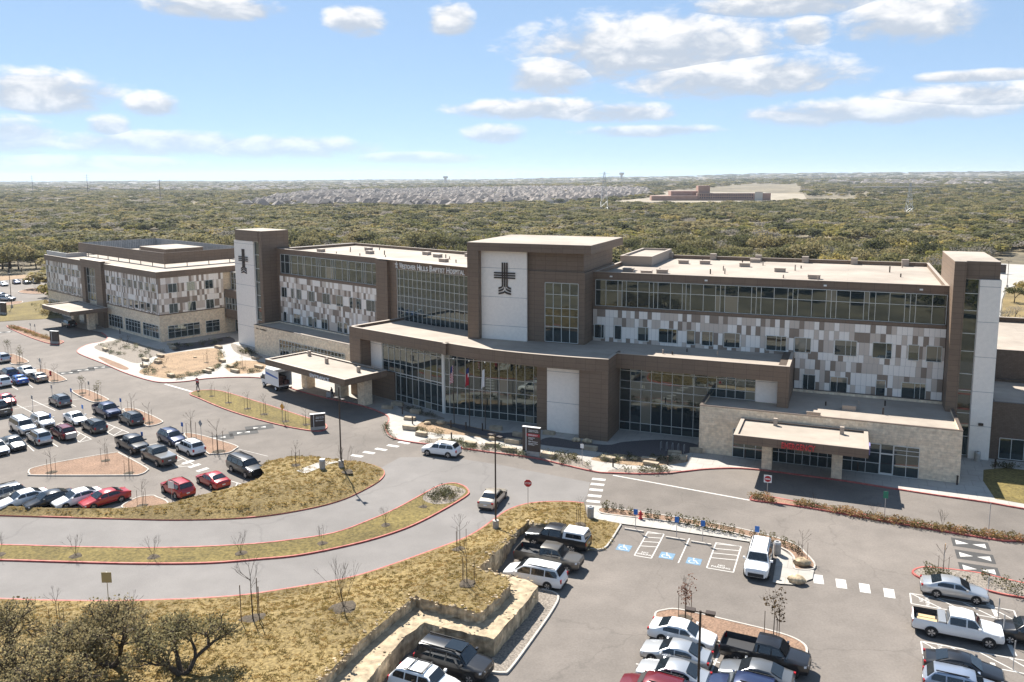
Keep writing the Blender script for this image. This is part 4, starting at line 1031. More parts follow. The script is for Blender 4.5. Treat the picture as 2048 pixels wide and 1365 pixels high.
# emergency canopy
def canopy(parent, fr, s0, s1, t0, t1, z0, z1, cols, colw, boxes):
    roof_block(parent, fr, s0, s1, t0, t1, z0, z1 - .22, z1, M_BROWN, 'canopy_fascia', M_COPING, 0.4, 'canopy_roof')
    MB().box(fr, s0 + .3, s1 - .3, t0 + .3, t1 - .3, z0 + .02, z0 + .2).build('canopy_ceiling', M_WHITE, parent)
    for (a, b) in cols: MB().box(fr, a - colw / 2, a + colw / 2, b - colw / 2, b + colw / 2, 0.1, z0 + .02).build('stone_column', M_STONE, parent)
    for (a, b) in boxes: MB().box(fr, a - .22, a + .22, b - .2, b + .2, z1 - .22, z1 + .62).build('roof_vent', M_COPING, parent)
canopy(HOSP, A, -10.8, 2.85, 90.4, 97.46, 4.0, 5.0, ((-7.55, 94.9), (-0.15, 94.7)), 1.1, ((-6.9, 96.3), (0.2, 95.6)))
M_EMER = pm('red_letter', (0.62, 0.06, 0.06), 0.4)
wall_text(HOSP, 'EMERGENCY', A, -5.75, -2.35, 90.33, 4.12, 4.75, M_EMER, 0.14)
MB().box(A, 2.9, 3.0, 91.0, 92.2, 4.2, 5.2).build('side_sign', pm('sign_violet', (0.25, 0.22, 0.45), 0.5), HOSP)
# drop-off canopy
canopy(HOSP, C, -113.2, -92.8, 68.0, 75.6, 4.25, 5.2, ((-95.3, 73.4), (-110.0, 73.6), (-101.5, 73.8)), 1.5, ((-110.6, 74.4), (-104, 73.0), (-95.6, 72.6)))
wall_text(HOSP, 'ENTRANCE', C, -101.0, -96.3, 67.95, 4.3, 4.82, M_SIGN, 0.1)
# roof-top units, hatches and vents
rv = random.Random(31)
def roof_bits(fr, s0, s1, t0, t1, z, n, nv):
    for _ in range(n):
        a, b = rv.uniform(s0, s1), rv.uniform(t0, t1); MB().box(fr, a - .75, a + .75, b - .45, b + .45, z, z + .5).box(fr, a - .8, a + .8, b - .5, b + .5, z + .5, z + .58).build('roof_curb', M_COPING, HOSP)
    for _ in range(nv):
        a, b = rv.uniform(s0, s1), rv.uniform(t0, t1); MB().tube(fr(a, b, z), fr(a, b, z + rv.uniform(.4, .9)), .09, n=7).build('vent_pipe', M_BRONZE if rv.random() < .6 else M_COPING, HOSP)
roof_bits(A, -30, 9, 114, 137, 19.45, 9, 16); roof_bits(C, -134, -90, 91, 104, 19.2, 9, 14); roof_bits(A, -25, -9, 104, 108, 10.3, 0, 4); roof_bits(A, -3, 10, 99, 108, 5.6, 2, 4)
for k in range(6):
    s = -28 + k * 7.2; MB().box(A, s - .5, s + .5, 138.4, 139.2, 19.5, 20.5).build('parapet_pier', M_COPING, HOSP)
for s in (-30.4, -17.4, -2.6, 8.3): MB().box(A, s - .18, s + .18, 110.3, 110.44, 19.35, 19.55).build('wall_lamp', M_SIGN, HOSP)
MB().box(A, 14.9, 15.4, 106.85, 107.0, 4.2, 4.5).build('wall_lamp', M_BRONZE, HOSP)

# ------------------------------------------------------------------ medical office building
MOB = thing('office_building', 'three storey medical office with limestone base and screened roof beside the hospital', 'building', C(-195, 85))
D = Frame(48.0)                                # its right-hand side, facing +s
mw = MB().box(C, -225, -163.95, 75.0, 89.25, 0, 5.7).box(C, -225, -164.3, 89.25, 104, 0, 13.2).build('stone_wall', M_STONE, MOB)
MB().box(C, -225.2, -163.75, 74.75, 104.2, 13.2, 14.45).build('parapet', M_BROWN, MOB)
MB().box(C, -225, -163.95, 75.05, 104, 14.4, 14.5).build('roof', M_ROOF, MOB)
MB().box(C, -225.25, -163.7, 74.7, 75.1, 14.46, 14.53).box(C, -164.1, -163.7, 75.1, 104.2, 14.46, 14.53).build('coping', M_COPING, MOB)
wu = (10.4, 11.95); wl = (6.2, 7.75)
FW = [-188.6 + 2.78 * i for i in range(9)]; FL = [-224.4 + 2.75 * i for i in range(8)]
holes = [(a, a + 1.45, z0, z1) for a in FW for z0, z1 in (wu, wl)]
fibre(MOB, C, -189.4, -163.95, [13.2, 11.95, 10.2, 8.9, 7.75, 6.0, 5.75], 74.95, 0.50, holes, False, 21)
holesL = [(a, a + 1.45, z0, z1) for a in FL for z0, z1 in (wu, wl)]
fibre(MOB, C, -225, -201, [13.2, 11.95, 10.2, 8.9, 7.75, 6.0, 5.75], 74.95, 0.50, holesL, False, 22)
sw = [(77.1, 78.9), (81.1, 82.8), (85.1, 86.8)]
holesS = [(a, b, z0, z1) for a, b in sw for z0, z1 in ((10.1, 11.85), (5.85, 7.7))]
fibre(MOB, D, 75.0, 89.25, [13.2, 11.85, 10.1, 8.9, 7.7, 6.2, 5.75], 163.9, 0.55, holesS, False, 23)
for a in FW + FL:
    for z0, z1 in (wu, wl): window(MOB, C, a, a + 1.45, z0, z1, 74.9, [])
for a, b in sw:
    for z0, z1 in ((10.1, 11.85), (5.85, 7.7)): window(MOB, D, a, b, z0, z1, 163.85, [0.5])
MB().box(C, -201, -199.0, 74.2, 75.2, 0, 15.0).box(C, -193.0, -189.5, 74.2, 75.2, 0, 15.0).box(C, -199, -193, 74.2, 75.2, 13.2, 15.0).build('entry_bay', M_BROWN, MOB)
MB().box(C, -201.1, -189.4, 74.1, 76.5, 15.0, 15.06).build('coping', M_COPING, MOB)
curtain(MOB, C, [-199.0, -197.5, -196.0, -194.5, -193.0], [5.6, 7.4, 9.3, 11.2, 13.2], 74.8)
for s0, s1 in ((-188.7, -181.6), (-180.1, -172.9), (-171.6, -164.5), (-224.5, -217.5), (-215.5, -208.5)):
    curtain(MOB, C, [s0 + (s1 - s0) * i / 5 for i in range(6)], [0.75, 2.0, 2.9, 3.4], 74.96)
curtain(MOB, D, [76.6 + i * 1.36 for i in range(6)], [0.6, 1.9, 2.7, 3.2], 163.9); curtain(MOB, D, [84.8, 86.3, 87.9], [0.7, 1.9, 2.7, 3.2], 163.9)
MB().box(C, -225.05, -163.9, 74.85, 75.0, 5.55, 5.75).box(D, 75.0, 89.25, 163.85, 163.95, 5.55, 5.75).build('string_course', M_BROWN, MOB)
M_SCREEN = blocks('screen_panel', ((0.30, 0.31, 0.31), (0.36, 0.37, 0.37)), 0.45, 6.0, (0.16, 0.17, 0.17), 0.05, bump=0.5)
sc_ = MB()
for s0, s1, t0, t1 in ((-217, -171, 80.0, 80.15), (-217, -171, 99.5, 99.65), (-217, -216.85, 80.15, 99.5), (-171.15, -171, 80.15, 99.5)): sc_.box(C, s0, s1, t0, t1, 15.2, 17.6)
sc_.build('roof_screen', M_BROWN, MOB)
si = MB(); si.box(C, -216.8, -171.2, 80.16, 80.2, 15.2, 17.55).box(C, -216.8, -171.2, 99.44, 99.49, 15.2, 17.55).box(C, -216.84, -216.8, 80.2, 99.44, 15.2, 17.55).box(C, -171.2, -171.16, 80.2, 99.44, 15.2, 17.55)
si.build('screen_lining', M_SCREEN, MOB)
for s in [-217 + 5.75 * i for i in range(9)]:
    for t in (80.05, 99.55): MB().box(C, s - .06, s + .06, t - .06, t + .06, 14.5, 15.2).build('screen_post', M_BRONZE, MOB)
for t in (85, 90, 95):
    for s in (-171.08, -216.92): MB().box(C, s - .06, s + .06, t - .06, t + .06, 14.5, 15.2).build('screen_post', M_BRONZE, MOB)
MB().box(C, -196, -183, 86, 95, 14.5, 17.3).build('roof_penthouse', M_BROWN, MOB); MB().box(C, -196.1, -182.9, 85.9, 95.1, 17.3, 17.36).build('roof', M_ROOF, MOB)
MB().box(C, -224.8, -212, 75.3, 75.45, 14.5, 15.5).box(C, -212.1, -212, 75.45, 80, 14.5, 15.5).build('sign_frame', M_GALV, MOB)
canopy(MOB, C, -203.2, -187.0, 66.2, 74.15, 4.1, 5.0, ((-190.2, 71.6), (-200.9, 72.3)), 1.3, ())

# ------------------------------------------------------------------ vehicles
def paint(name, c, metal=0.35): return pm('paint_' + name, c, 0.28, metal=metal, spec=0.5, coat=0.6)
PAINTS = {n: paint(n, c, m) for n, c, m in (('white', (0.78, 0.78, 0.77), 0), ('silver', (0.50, 0.51, 0.52), .6), ('grey', (0.17, 0.175, 0.18), .5), ('dark_grey', (0.075, 0.078, 0.08), .4), ('black', (0.012, 0.012, 0.014), 0), ('red', (0.36, 0.018, 0.022), .1),
          ('maroon', (0.14, 0.012, 0.02), .3), ('blue', (0.02, 0.09, 0.34), .3), ('navy', (0.02, 0.032, 0.085), .3), ('tan', (0.33, 0.28, 0.22), .5), ('champagne', (0.46, 0.41, 0.34), .4), ('bronze', (0.15, 0.135, 0.115), .5), ('pale_blue', (0.33, 0.38, 0.47), .5))}
SPEC = {  # length, width, clearance, belt z front/rear, wheel radius, wheel x (front, rear), stations (x fraction from the nose, top z, cabin flag)
    'sedan': dict(L=4.75, W=1.84, zb=.19, b0=.90, b1=.97, r=.33, wx=(.19, .77), st=((0, .60, 0), (.015, .70, 0), (.10, .80, 0), (.26, .93, 0), (.43, 1.39, 1), (.54, 1.45, 1), (.68, 1.41, 1), (.87, 1.05, 0), (.97, 1.00, 0), (1, .80, 0))),
    'suv': dict(L=4.65, W=1.87, zb=.24, b0=1.02, b1=1.10, r=.36, wx=(.19, .78), st=((0, .72, 0), (.015, .88, 0), (.12, 1.00, 0), (.25, 1.08, 0), (.37, 1.58, 1), (.52, 1.68, 1), (.86, 1.63, 1), (.965, 1.12, 0), (.985, 1.02, 0), (1, .75, 0))),
    'big_suv': dict(L=5.3, W=2.03, zb=.30, b0=1.17, b1=1.22, r=.40, wx=(.18, .75), st=((0, .85, 0), (.012, 1.05, 0), (.12, 1.13, 0), (.24, 1.20, 0), (.335, 1.80, 1), (.46, 1.90, 1), (.93, 1.86, 1), (.978, 1.20, 0), (.99, 1.10, 0), (1, .75, 0))),
    'minivan': dict(L=5.15, W=2.0, zb=.20, b0=1.00, b1=1.10, r=.35, wx=(.18, .78), st=((0, .70, 0), (.015, .84, 0), (.09, .95, 0), (.19, 1.07, 0), (.36, 1.66, 1), (.50, 1.76, 1), (.90, 1.72, 1), (.975, 1.12, 0), (.99, 1.00, 0), (1, .70, 0))),
    'pickup': dict(L=5.85, W=2.03, zb=.36, b0=1.20, b1=1.24, r=.40, wx=(.165, .785), bed=True, st=((0, .90, 0), (.012, 1.10, 0), (.12, 1.17, 0), (.235, 1.22, 0), (.325, 1.82, 1), (.43, 1.92, 1), (.585, 1.88, 1), (.615, 1.24, 0), (.62, 1.24, 2), (.985, 1.24, 2), (.986, 1.24, 0), (1, 1.20, 0))),
}
def plan(f):   # width factor along the length
    if f < .12: return .80 + .19 * (f / .12) ** .5
    if f > .9: return 1 - .10 * ((f - .9) / .1) ** 1.5
    return .99 + .01 * math.sin((f - .12) * 4)
def car_proto(kind, var=''):
    q = SPEC[kind]; L, W = q['L'], q['W']; hw0 = W / 2; st = q['st']; n = len(st)
    def X(f): return L / 2 - f * L
    root = thing(kind, None, 'car' if kind != 'pickup' else 'pickup', link=False); root.name = 'proto_' + kind + var
    secs = []
    cab = [i for i in range(n) if st[i][2] == 1]
    def belt(f): return q['b0'] + (q['b1'] - q['b0']) * f
    def sec(f, zt, flag):
        hw = hw0 * plan(f); zb = q['zb'] + (.10 if f < .01 or f > .99 else 0); zm = zb + (min(zt, belt(f)) - zb) * .55
        if flag == 1: zs = belt(f); tw = hw * .75; c = [(tw, zt - .05), (tw * .82, zt), (0, zt + .03)]
        elif flag == 2: zs = zt - .06; c = [(hw * .95, zt), (hw * .83, .86), (0, .86)]; 
        else: zs = zt - .09; tw = hw * .88; c = [(tw, zt - .02), (tw * .72, zt), (0, zt + .02)]
        h = [(0, zb), (hw * .88, zb), (hw * .975, zb + .12), (hw, zm), (hw * .972, zs)] + c
        return [(X(f), -y, z) for y, z in h[::-1]] + [(X(f), y, z) for y, z in h[1:-1]] if False else [(X(f), y, z) for y, z in h] + [(X(f), -y, z) for y, z in h[-2:0:-1]]
    for f, zt, fl in st: secs.append(sec(f, zt, fl))
    m = len(secs[0]); mb = MB()
    P = [p for s in secs for p in s]; Fp, Fd = [], []
    for i in range(n - 1):
        for k in range(m):
            k2 = (k + 1) % m; f = (i * m + k, (i + 1) * m + k, (i + 1) * m + k2, i * m + k2)
            dark = k in (0, 1, m - 1, m - 2) or (st[i][2] == 2 and st[i + 1][2] == 2 and k in (5, 6, 7, 8)) 
            (Fd if dark else Fp).append(f)
    Fp += [tuple(range(m))[::-1], tuple(range((n - 1) * m, n * m))]
    mb.add(P, Fp, 0)
    b0 = len(mb.v) - len(P)
    for f in Fd: mb.f.append(tuple(b0 + i for i in f)); mb.m.append(1)
    wy = hw0
    for f in q['wx']:                                   # dark wheel arches, slightly proud of the flank
        for sg in (-1, 1):
            N = 18; R_ = q['r'] * 1.16; zc = q['r'] + .02
            V = [(X(f) + R_ * math.cos(2 * math.pi * i / N), sg * (wy + .004), max(q['zb'] + .02, zc + R_ * math.sin(2 * math.pi * i / N))) for i in range(N)]
            mb.add(V, (tuple(range(N)) if sg < 0 else tuple(range(N))[::-1],), 1)
    zb = q['zb']
    mb.box(I, L / 2 - .03, L / 2 + .012, -hw0 * .62, hw0 * .62, zb + .12, zb + .42, 1)     # grille
    mb.box(I, -L / 2 - .02, -L / 2 + .03, -hw0 * .75, hw0 * .75, zb + .02, zb + .22, 1)    # rear valance
    mb.box(I, -L / 2 - .024, -L / 2 + .01, -.17, .17, zb + .40, zb + .52, 2)
    if kind in ('big_suv', 'suv', 'minivan') and var != 'plain':
        for sg in (-1, 1): mb.box(I, X(st[cab[-1]][0]) + .05, X(st[cab[0]][0]) - .35, sg * hw0 * .66 - .02, sg * hw0 * .66 + .02, st[cab[1]][1] - .02, st[cab[1]][1] + .05, 1)
    body = mb.build('body', [PAINTS['white'], M_TRIM, M_HEAD], root, smooth=38, link=False)
    body.material_slots[0].link = 'OBJECT'; body.material_slots[0].material = PAINTS['white']; body['painted'] = 1
    kid(root, body)
    def panel(name, pts, mat, off=.014):
        a, b, c = Vector(pts[0]), Vector(pts[1]), Vector(pts[2]); nn = (b - a).cross(c - a).normalized()
        cen = sum((Vector(p) for p in pts), Vector()) / len(pts)
        if nn.dot(cen - Vector((0, 0, .9))) < 0: nn = -nn; pts = pts[::-1]
        V = [Vector(p) + nn * off for p in pts]
        o = MB().add(V, (tuple(range(len(V))),)).build(name, mat, root, link=False); kid(root, o); return o
    def yz(f, z, zt, sg):      # point on the cabin side plane
        hw = hw0 * plan(f); zs = belt(f); k = (z - zs) / (zt - .05 - zs); return (X(f), sg * (hw * .972 + (hw * .75 - hw * .972) * k), z)
    iF, iR = cab[0], cab[-1]; fc, zc = st[iF - 1][0], st[iF - 1][1]; fr_, zr = st[iF][0], st[iF][1]; ft, zt2 = st[iR][0], st[iR][1]; fb, zb2 = st[iR + 1][0], st[iR + 1][1]
    def lerp(a, b, t): return a + (b - a) * t
    a0, a1 = lerp(fc, fr_, .10), lerp(fc, fr_, .93); z0, z1 = lerp(zc, zr, .10), lerp(zc, zr, .93)
    panel('windscreen', [(X(a0), -hw0 * .80, z0), (X(a0), hw0 * .80, z0), (X(a1), hw0 * .68, z1), (X(a1), -hw0 * .68, z1)], M_CARGLASS, .03)
    a0, a1 = lerp(fb, ft, .14), lerp(fb, ft, .90); z0, z1 = lerp(zb2, zt2, .14), lerp(zb2, zt2, .90)
    panel('rear_window', [(X(a0), -hw0 * .76, z0), (X(a0), hw0 * .76, z0), (X(a1), hw0 * .66, z1), (X(a1), -hw0 * .66, z1)], M_CARGLASS, .03)
    # side windows: bottom follows the belt, top follows the roof, ends follow the pillars
    zbot = lambda f: belt(f) + .05
    roof = lambda f: (lerp(zc, zr, (f - fc) / (fr_ - fc)) if f < fr_ else (lerp(zt2, zb2, (f - ft) / (fb - ft)) if f > ft else st[iF + 1][1])) 
    ztop = lambda f: min(st[iF + 1][1] - .17, roof(f) - .10)
    fs, fe = lerp(fc, fr_, .34), lerp(ft, fb, .42 if kind != 'pickup' else .1)
    cuts = [fs, lerp(fs, fe, .44), fe] if kind in ('sedan', 'pickup') else [fs, lerp(fs, fe, .36), lerp(fs, fe, .70), fe]
    for sg in (-1, 1):
        for i in range(len(cuts) - 1):
            p, r_ = cuts[i] + (.009 if i else 0), cuts[i + 1] - (.009 if i < len(cuts) - 2 else 0)
            seq = [p + (r_ - p) * k / 5 for k in range(6)]
            T = [yz(f, max(zbot(f) + .01, ztop(f)), st[iF + 1][1], sg) for f in seq]; B = [yz(f, zbot(f), st[iF + 1][1], sg) for f in seq]
            V = [Vector(v) + Vector((0, sg * .016, 0)) for v in B + T]
            fcs = [(k, k + 1, k + 7, k + 6) if sg < 0 else (k + 1, k, k + 6, k + 7) for k in range(5)]
            o = MB().add(V, fcs).build('side_window', M_CARGLASS, root, link=False); kid(root, o)
    # wheels
    R_ = q['r']; tw = .23
    for f in q['wx']:
        for sg in (-1, 1):
            y1 = sg * (wy + .02); y0 = y1 - sg * tw
            w = MB().tube((X(f), y0, R_), (X(f), y1, R_), R_, n=20).build('wheel', M_TYRE, root, smooth=40, link=False); kid(root, w)
            rm = MB(); N = 20; rr0 = R_ * .66
            rm.add([(X(f) + rr0 * math.cos(2 * math.pi * i / N), y1 + sg * .004, R_ + rr0 * math.sin(2 * math.pi * i / N)) for i in range(N)], (tuple(range(N)) if sg < 0 else tuple(range(N))[::-1],), 1)
            for s5 in range(5):
                a = 2 * math.pi * s5 / 5
                V = []
                for da, rr in ((-.45, .04), (.45, .04), (.30, rr0 * .97), (-.30, rr0 * .97)):
                    ang = a + da * (1 if rr > .1 else 1.2); V.append((X(f) + rr * math.cos(ang), y1 + sg * .010, R_ + rr * math.sin(ang)))
                rm.add(V, ((0, 1, 2, 3) if sg < 0 else (3, 2, 1, 0),), 0)
            rim = rm.build('rim', [M_RIM, M_TRIM], root, link=False)
            rim.parent = w; kid(w, rim)
    zl = st[1][1]
    for sg in (-1, 1):
        o = MB().add([(L / 2 - .02, sg * hw0 * .50, zl - .06), (L / 2 - .26, sg * hw0 * .93, zl - .03), (L / 2 - .26, sg * hw0 * .955, zl - .17), (L / 2 + .004, sg * hw0 * .50, zl - .17), (L / 2 - .12, sg * hw0 * .87, zl - .17), (L / 2 - .12, sg * hw0 * .84, zl - .03)],
                   ((0, 5, 4, 3), (5, 1, 2, 4)) if sg > 0 else ((3, 4, 5, 0), (4, 2, 1, 5))).build('headlamp', M_HEAD, root, link=False); kid(root, o)
        zr_ = st[-3][1] - .12 if kind != 'pickup' else 1.10
        hh = .16 if kind == 'sedan' else .30
        o = MB().box(I, -L / 2 - .012, -L / 2 + .16, sg * hw0 * .80 - .10, sg * hw0 * .80 + .10, zr_ - hh, zr_).build('tail_lamp', M_TAIL, root, link=False); kid(root, o)
        fm = lerp(fc, fr_, .38)
        o = MB().box(I, X(fm) - .09, X(fm) + .06, sg * (hw0 * .99) - .02, sg * (hw0 * .99) + sg * .20 + .02, belt(fm) + .02, belt(fm) + .18).build('mirror', PAINTS['white'], root, link=False)
        o.material_slots[0].link = 'OBJECT'; o['painted'] = 1; kid(root, o)
    return root
PROTO = {k: car_proto(k) for k in SPEC}
def car(kind, colour, px, heading, label, group=None, z=0.0, cat='car', name=None, sc=1.0):
    p = G(*px, z)
    o = copy_tree(PROTO[kind], p, rad(heading), sc, label=label, paint=PAINTS[colour])
    nm = name or {'sedan': 'sedan_car', 'suv': 'suv_car', 'big_suv': 'large_suv', 'minivan': 'minivan', 'pickup': 'pickup_truck'}[kind]
    o.name = nm; o['category'] = 'pickup' if kind == 'pickup' else ('minivan' if kind == 'minivan' else ('suv' if 'suv' in kind else cat)); o['label'] = label; o['group'] = group or 'cars in the parking lots'
    return o
Lp = lambda x, y: (x / 3.4125, 640 + y / 3.4125)
LL = 'cars parked in the left lot'
for k, c, p, hd, lab in (
    ('suv', 'silver', Lp(15, 285), 138, 'silver suv by the mulch island at the far left edge'),
    ('suv', 'navy', Lp(62, 392), 138, 'dark blue suv behind the bright blue sedan'),
    ('suv', 'white', Lp(14, 448), 138, 'white suv at left edge beside the bright blue sedan'),
    ('sedan', 'blue', Lp(128, 432), 138, 'bright blue sedan in the left lot'),
    ('sedan', 'white', Lp(184, 372), -42, 'white sedan nose-out between dark blue suv and tan sedan'),
    ('sedan', 'tan', Lp(262, 415), 138, 'tan sedan next to the mulch island with a hydrant'),
    ('sedan', 'red', Lp(40, 570), -42, 'red sedan at left edge behind a parking sign'),
    ('pickup', 'dark_grey', Lp(-5, 640), 138, 'dark pickup cut off by the left edge of the picture'),
    ('suv', 'grey', Lp(410, 580), 138, 'grey suv standing alone beside two parking signs'),
    ('pickup', 'navy', Lp(730, 652), -42, 'navy crew cab pickup by the striped aisle'),
    ('suv', 'dark_grey', Lp(895, 705), 138, 'dark grey suv beside the island with staked trees'),
    ('sedan', 'white', Lp(517, 700), -42, 'white sedan nose-out beside a blue accessible sign'),
    ('suv', 'dark_grey', Lp(645, 757), 138, 'charcoal suv backed against the white sedan by the striped aisle'),
    ('suv', 'white', Lp(294, 725), -42, 'white suv nose-out behind the dark red suv'),
    ('big_suv', 'silver', Lp(160, 765), -42, 'large silver suv nose-out in the left lot'),
    ('suv', 'maroon', Lp(434, 800), 138, 'dark red suv with a pale cargo box at its tail'),
    ('suv', 'silver', Lp(270, 835), 138, 'silver suv tail-out left of the dark red suv'),
    ('sedan', 'dark_grey', Lp(94, 872), -42, 'dark grey sedan nose-out at the lower left of the lot'),
    ('sedan', 'white', Lp(-22, 905), -42, 'white car corner at the left edge of the picture'),
    ('pickup', 'black', Lp(903, 885), -42, 'black pickup facing out beside the large triangular island'),
    ('pickup', 'dark_grey', Lp(1082, 968), 138, 'dark pickup with a flat bed cover by the crosswalk bars'),
    ('suv', 'navy', Lp(1172, 838), -42, 'dark blue crossover left of the small island'),
    ('suv', 'white', Lp(1300, 905), 138, 'white suv tail-out at the small island with bare trees'),
    ('big_suv', 'black', (491, 946), -42, 'large black suv at the lawn near the concrete path'),
    ('suv', 'red', (356, 988), 138, 'bright red suv behind the small white parking sign'),
    ('sedan', 'red', (426, 970), 138, 'red sedan between the red suv and the large black suv'),
    ('suv', 'grey', (2, 1004), 228, 'grey suv half hidden by the lawn at the left edge'),
    ('sedan', 'white', (47, 1009), 228, 'white sedan behind the lawn crest beside the grey suv'),
    ('sedan', 'black', (100, 1010), 228, 'black sedan behind the lawn crest'),
    ('sedan', 'white', (156, 1007), 228, 'white sedan behind the lawn crest between black and red cars'),
    ('sedan', 'red', (210, 1008), 228, 'red coupe behind the lawn crest, rightmost of its row'),
    ('suv', 'black', (138, 654), 138, 'black suv stopped under the office canopy'),
): car(k, c, p, hd, lab, LL)
for i, (k, c, p) in enumerate((('sedan', 'white', (8, 572)), ('sedan', 'navy', (33, 568)), ('suv', 'grey', (54, 568)), ('suv', 'silver', (72, 567)), ('suv', 'navy', (90, 564)), ('suv', 'pale_blue', (2, 597)), ('suv', 'silver', (14, 602)))):
    car(k, c, p, -48 if i < 5 else -10, ('white', 'violet blue', 'grey', 'silver', 'blue', 'pale blue', 'silver grey')[i] + (' car in the far lot behind the office building' if i < 5 else ' suv in the far lot at the left edge'), 'cars in the far lot')
RL = 'cars parked in the right lot'
for k, c, p, hd, lab in (
    ('suv', 'white', (883, 910), 159, 'white crossover driving past the lobby forecourt'),
    ('sedan', 'champagne', (986, 1006), 72, 'beige sedan driving away past the tall lamp post'),
    ('pickup', 'black', (1116, 1092), 157, 'black pickup with a white bed topper against the rock face'),
    ('pickup', 'bronze', (1098, 1130), -23, 'bronze grey crew cab pickup backed in under the rock face'),
    ('minivan', 'white', (1070, 1164), 157, 'white minivan at the corner of the limestone wall'),
    ('big_suv', 'black', (908, 1342), -25, 'large black suv in the notch of the limestone wall'),
    ('suv', 'white', (850, 1384), -25, 'white suv with roof bars at the bottom edge'),
    ('big_suv', 'white', (1517, 1136), -112, 'large white suv in the accessible stalls facing the camera'),
    ('sedan', 'silver', (1907, 1192), -23, 'silver sedan by the corner planting bed'),
    ('pickup', 'white', (1912, 1272), -24, 'white extended cab pickup with a toolbox across the bed'),
    ('sedan', 'black', (1925, 1352), -25, 'black sedan below the white pickup'),
    ('suv', 'pale_blue', (1925, 1392), -25, 'pale blue suv cut off by the bottom edge at right'),
    ('suv', 'black', (2062, 1285), 157, 'black car at the right edge of the picture'),
    ('sedan', 'white', (1365, 1283), -25, 'white sedan nearest the mulch island with withered trees'),
    ('sedan', 'silver', (1352, 1324), 155, 'silver white sedan right of the lamp post, second in its row'),
    ('sedan', 'silver', (1346, 1366), 155, 'silver sedan third in its row, behind the lamp post'),
    ('suv', 'maroon', (1310, 1402), 155, 'maroon suv at the bottom edge left of the lamp post'),
    ('pickup', 'black', (1529, 1328), -27, 'black crew cab pickup beside the mulch island'),
    ('sedan', 'grey', (1512, 1366), 155, 'grey sedan with a sunroof beside the black pickup'),
    ('suv', 'navy', (1490, 1402), 155, 'dark blue suv at the bottom edge beside the grey sedan'),
): car(k, c, p, hd, lab, RL)
def obj_near(lab): return next(o for o in COL.objects if o.get('label') == lab)
def add_part(root, mb, name, mat):
    o = mb.build(name, mat, link=True); o.parent = root; return o
r_ = obj_near('black pickup with a white bed topper against the rock face')
tp = MB(); B_ = [(-.72, .93, 1.22), (-2.85, .93, 1.22), (-2.85, -.93, 1.22), (-.72, -.93, 1.22)]; T_ = [(-.80, .78, 1.84), (-2.66, .78, 1.84), (-2.66, -.78, 1.84), (-.80, -.78, 1.84)]
tp.add(B_ + T_, ((3, 2, 1, 0), (4, 5, 6, 7), (0, 1, 5, 4), (1, 2, 6, 5), (2, 3, 7, 6), (3, 0, 4, 7))); add_part(r_, tp, 'bed_topper', PAINTS['white'])
for sg in (-1, 1): add_part(r_, MB().quad((-1.0, sg * .915, 1.36), (-2.5, sg * .915, 1.36), (-2.45, sg * .83, 1.72), (-1.05, sg * .83, 1.72)), 'topper_window', M_CARGLASS)
add_part(r_, MB().quad((-2.86, -.8, 1.32), (-2.86, .8, 1.32), (-2.72, .68, 1.74), (-2.72, -.68, 1.74)), 'topper_rear_window', M_CARGLASS)
r_ = obj_near('white extended cab pickup with a toolbox across the bed')
add_part(r_, MB().box(I, -1.25, -.75, -.92, .92, 1.0, 1.34), 'toolbox', PAINTS['silver'])
add_part(r_, MB().box(I, -2.6, -1.3, -.5, -.1, .88, 1.0).box(I, -2.5, -1.4, .1, .5, .88, .94), 'lumber', pm('lumber_wood', (0.5, 0.36, 0.2), 0.8))
r_ = obj_near('dark pickup with a flat bed cover by the crosswalk bars')
add_part(r_, MB().box(I, -2.82, -.72, -.92, .92, 1.19, 1.27), 'bed_cover', PAINTS['grey'])
r_ = obj_near('dark red suv with a pale cargo box at its tail')
add_part(r_, MB().box(I, -2.9, -2.38, -.6, .6, .45, 1.1), 'cargo_carrier', M_GALV)
r_ = obj_near('large black suv in the notch of the limestone wall')
add_part(r_, MB().box(I, -.4, .9, -.55, .55, 1.905, 1.945), 'sunroof', M_CARGLASS)
r_ = obj_near('white suv with roof bars at the bottom edge')
add_part(r_, MB().box(I, .15, .22, -.66, .66, 1.72, 1.77).box(I, -.95, -.88, -.66, .66, 1.72, 1.77), 'roof_bars', M_TRIM)
# box truck at the drop-off
bt = thing('box_truck', 'white box truck with blue side lettering and an open rear at the drop-off', 'truck', G(552, 776))
BTA = rad(134); BF = Frame(134.0)
bp = Vector((bt.location.x, bt.location.y, 0))
def bt_part(name, mb, mat, smooth=None):
    o = bpy.data.objects.new(name, mb.mesh(name, mat, (0, 0, 0), smooth)); COL.objects.link(o); o.parent = bt; return o
bt.rotation_euler = (0, 0, BTA)
bw = M_SIGN
sh = MB(); sh.box(I, -3.1, 1.2, -1.15, -1.1, .95, 3.2).box(I, -3.1, 1.2, 1.1, 1.15, .95, 3.2).box(I, 1.15, 1.2, -1.1, 1.1, .95, 3.2).box(I, -3.1, 1.2, -1.15, 1.15, 3.2, 3.27).box(I, -3.1, 1.2, -1.15, 1.15, .85, .95)
bt_part('cargo_box', sh, PAINTS['white'])
bt_part('cargo', MB().box(I, -1.6, 1.1, -1.05, 1.05, .96, 2.0).box(I, -2.4, -1.7, .1, 1.0, .96, 2.4).box(I, -2.6, -2.0, -.9, -.2, .96, 1.6), pm('cargo_brown', (0.12, 0.06, 0.05), 0.8, var=.4, vs=3))
cb = MB(); prof = [(1.25, .55), (2.75, .55), (2.8, 1.2), (2.55, 2.15), (1.25, 2.2)]
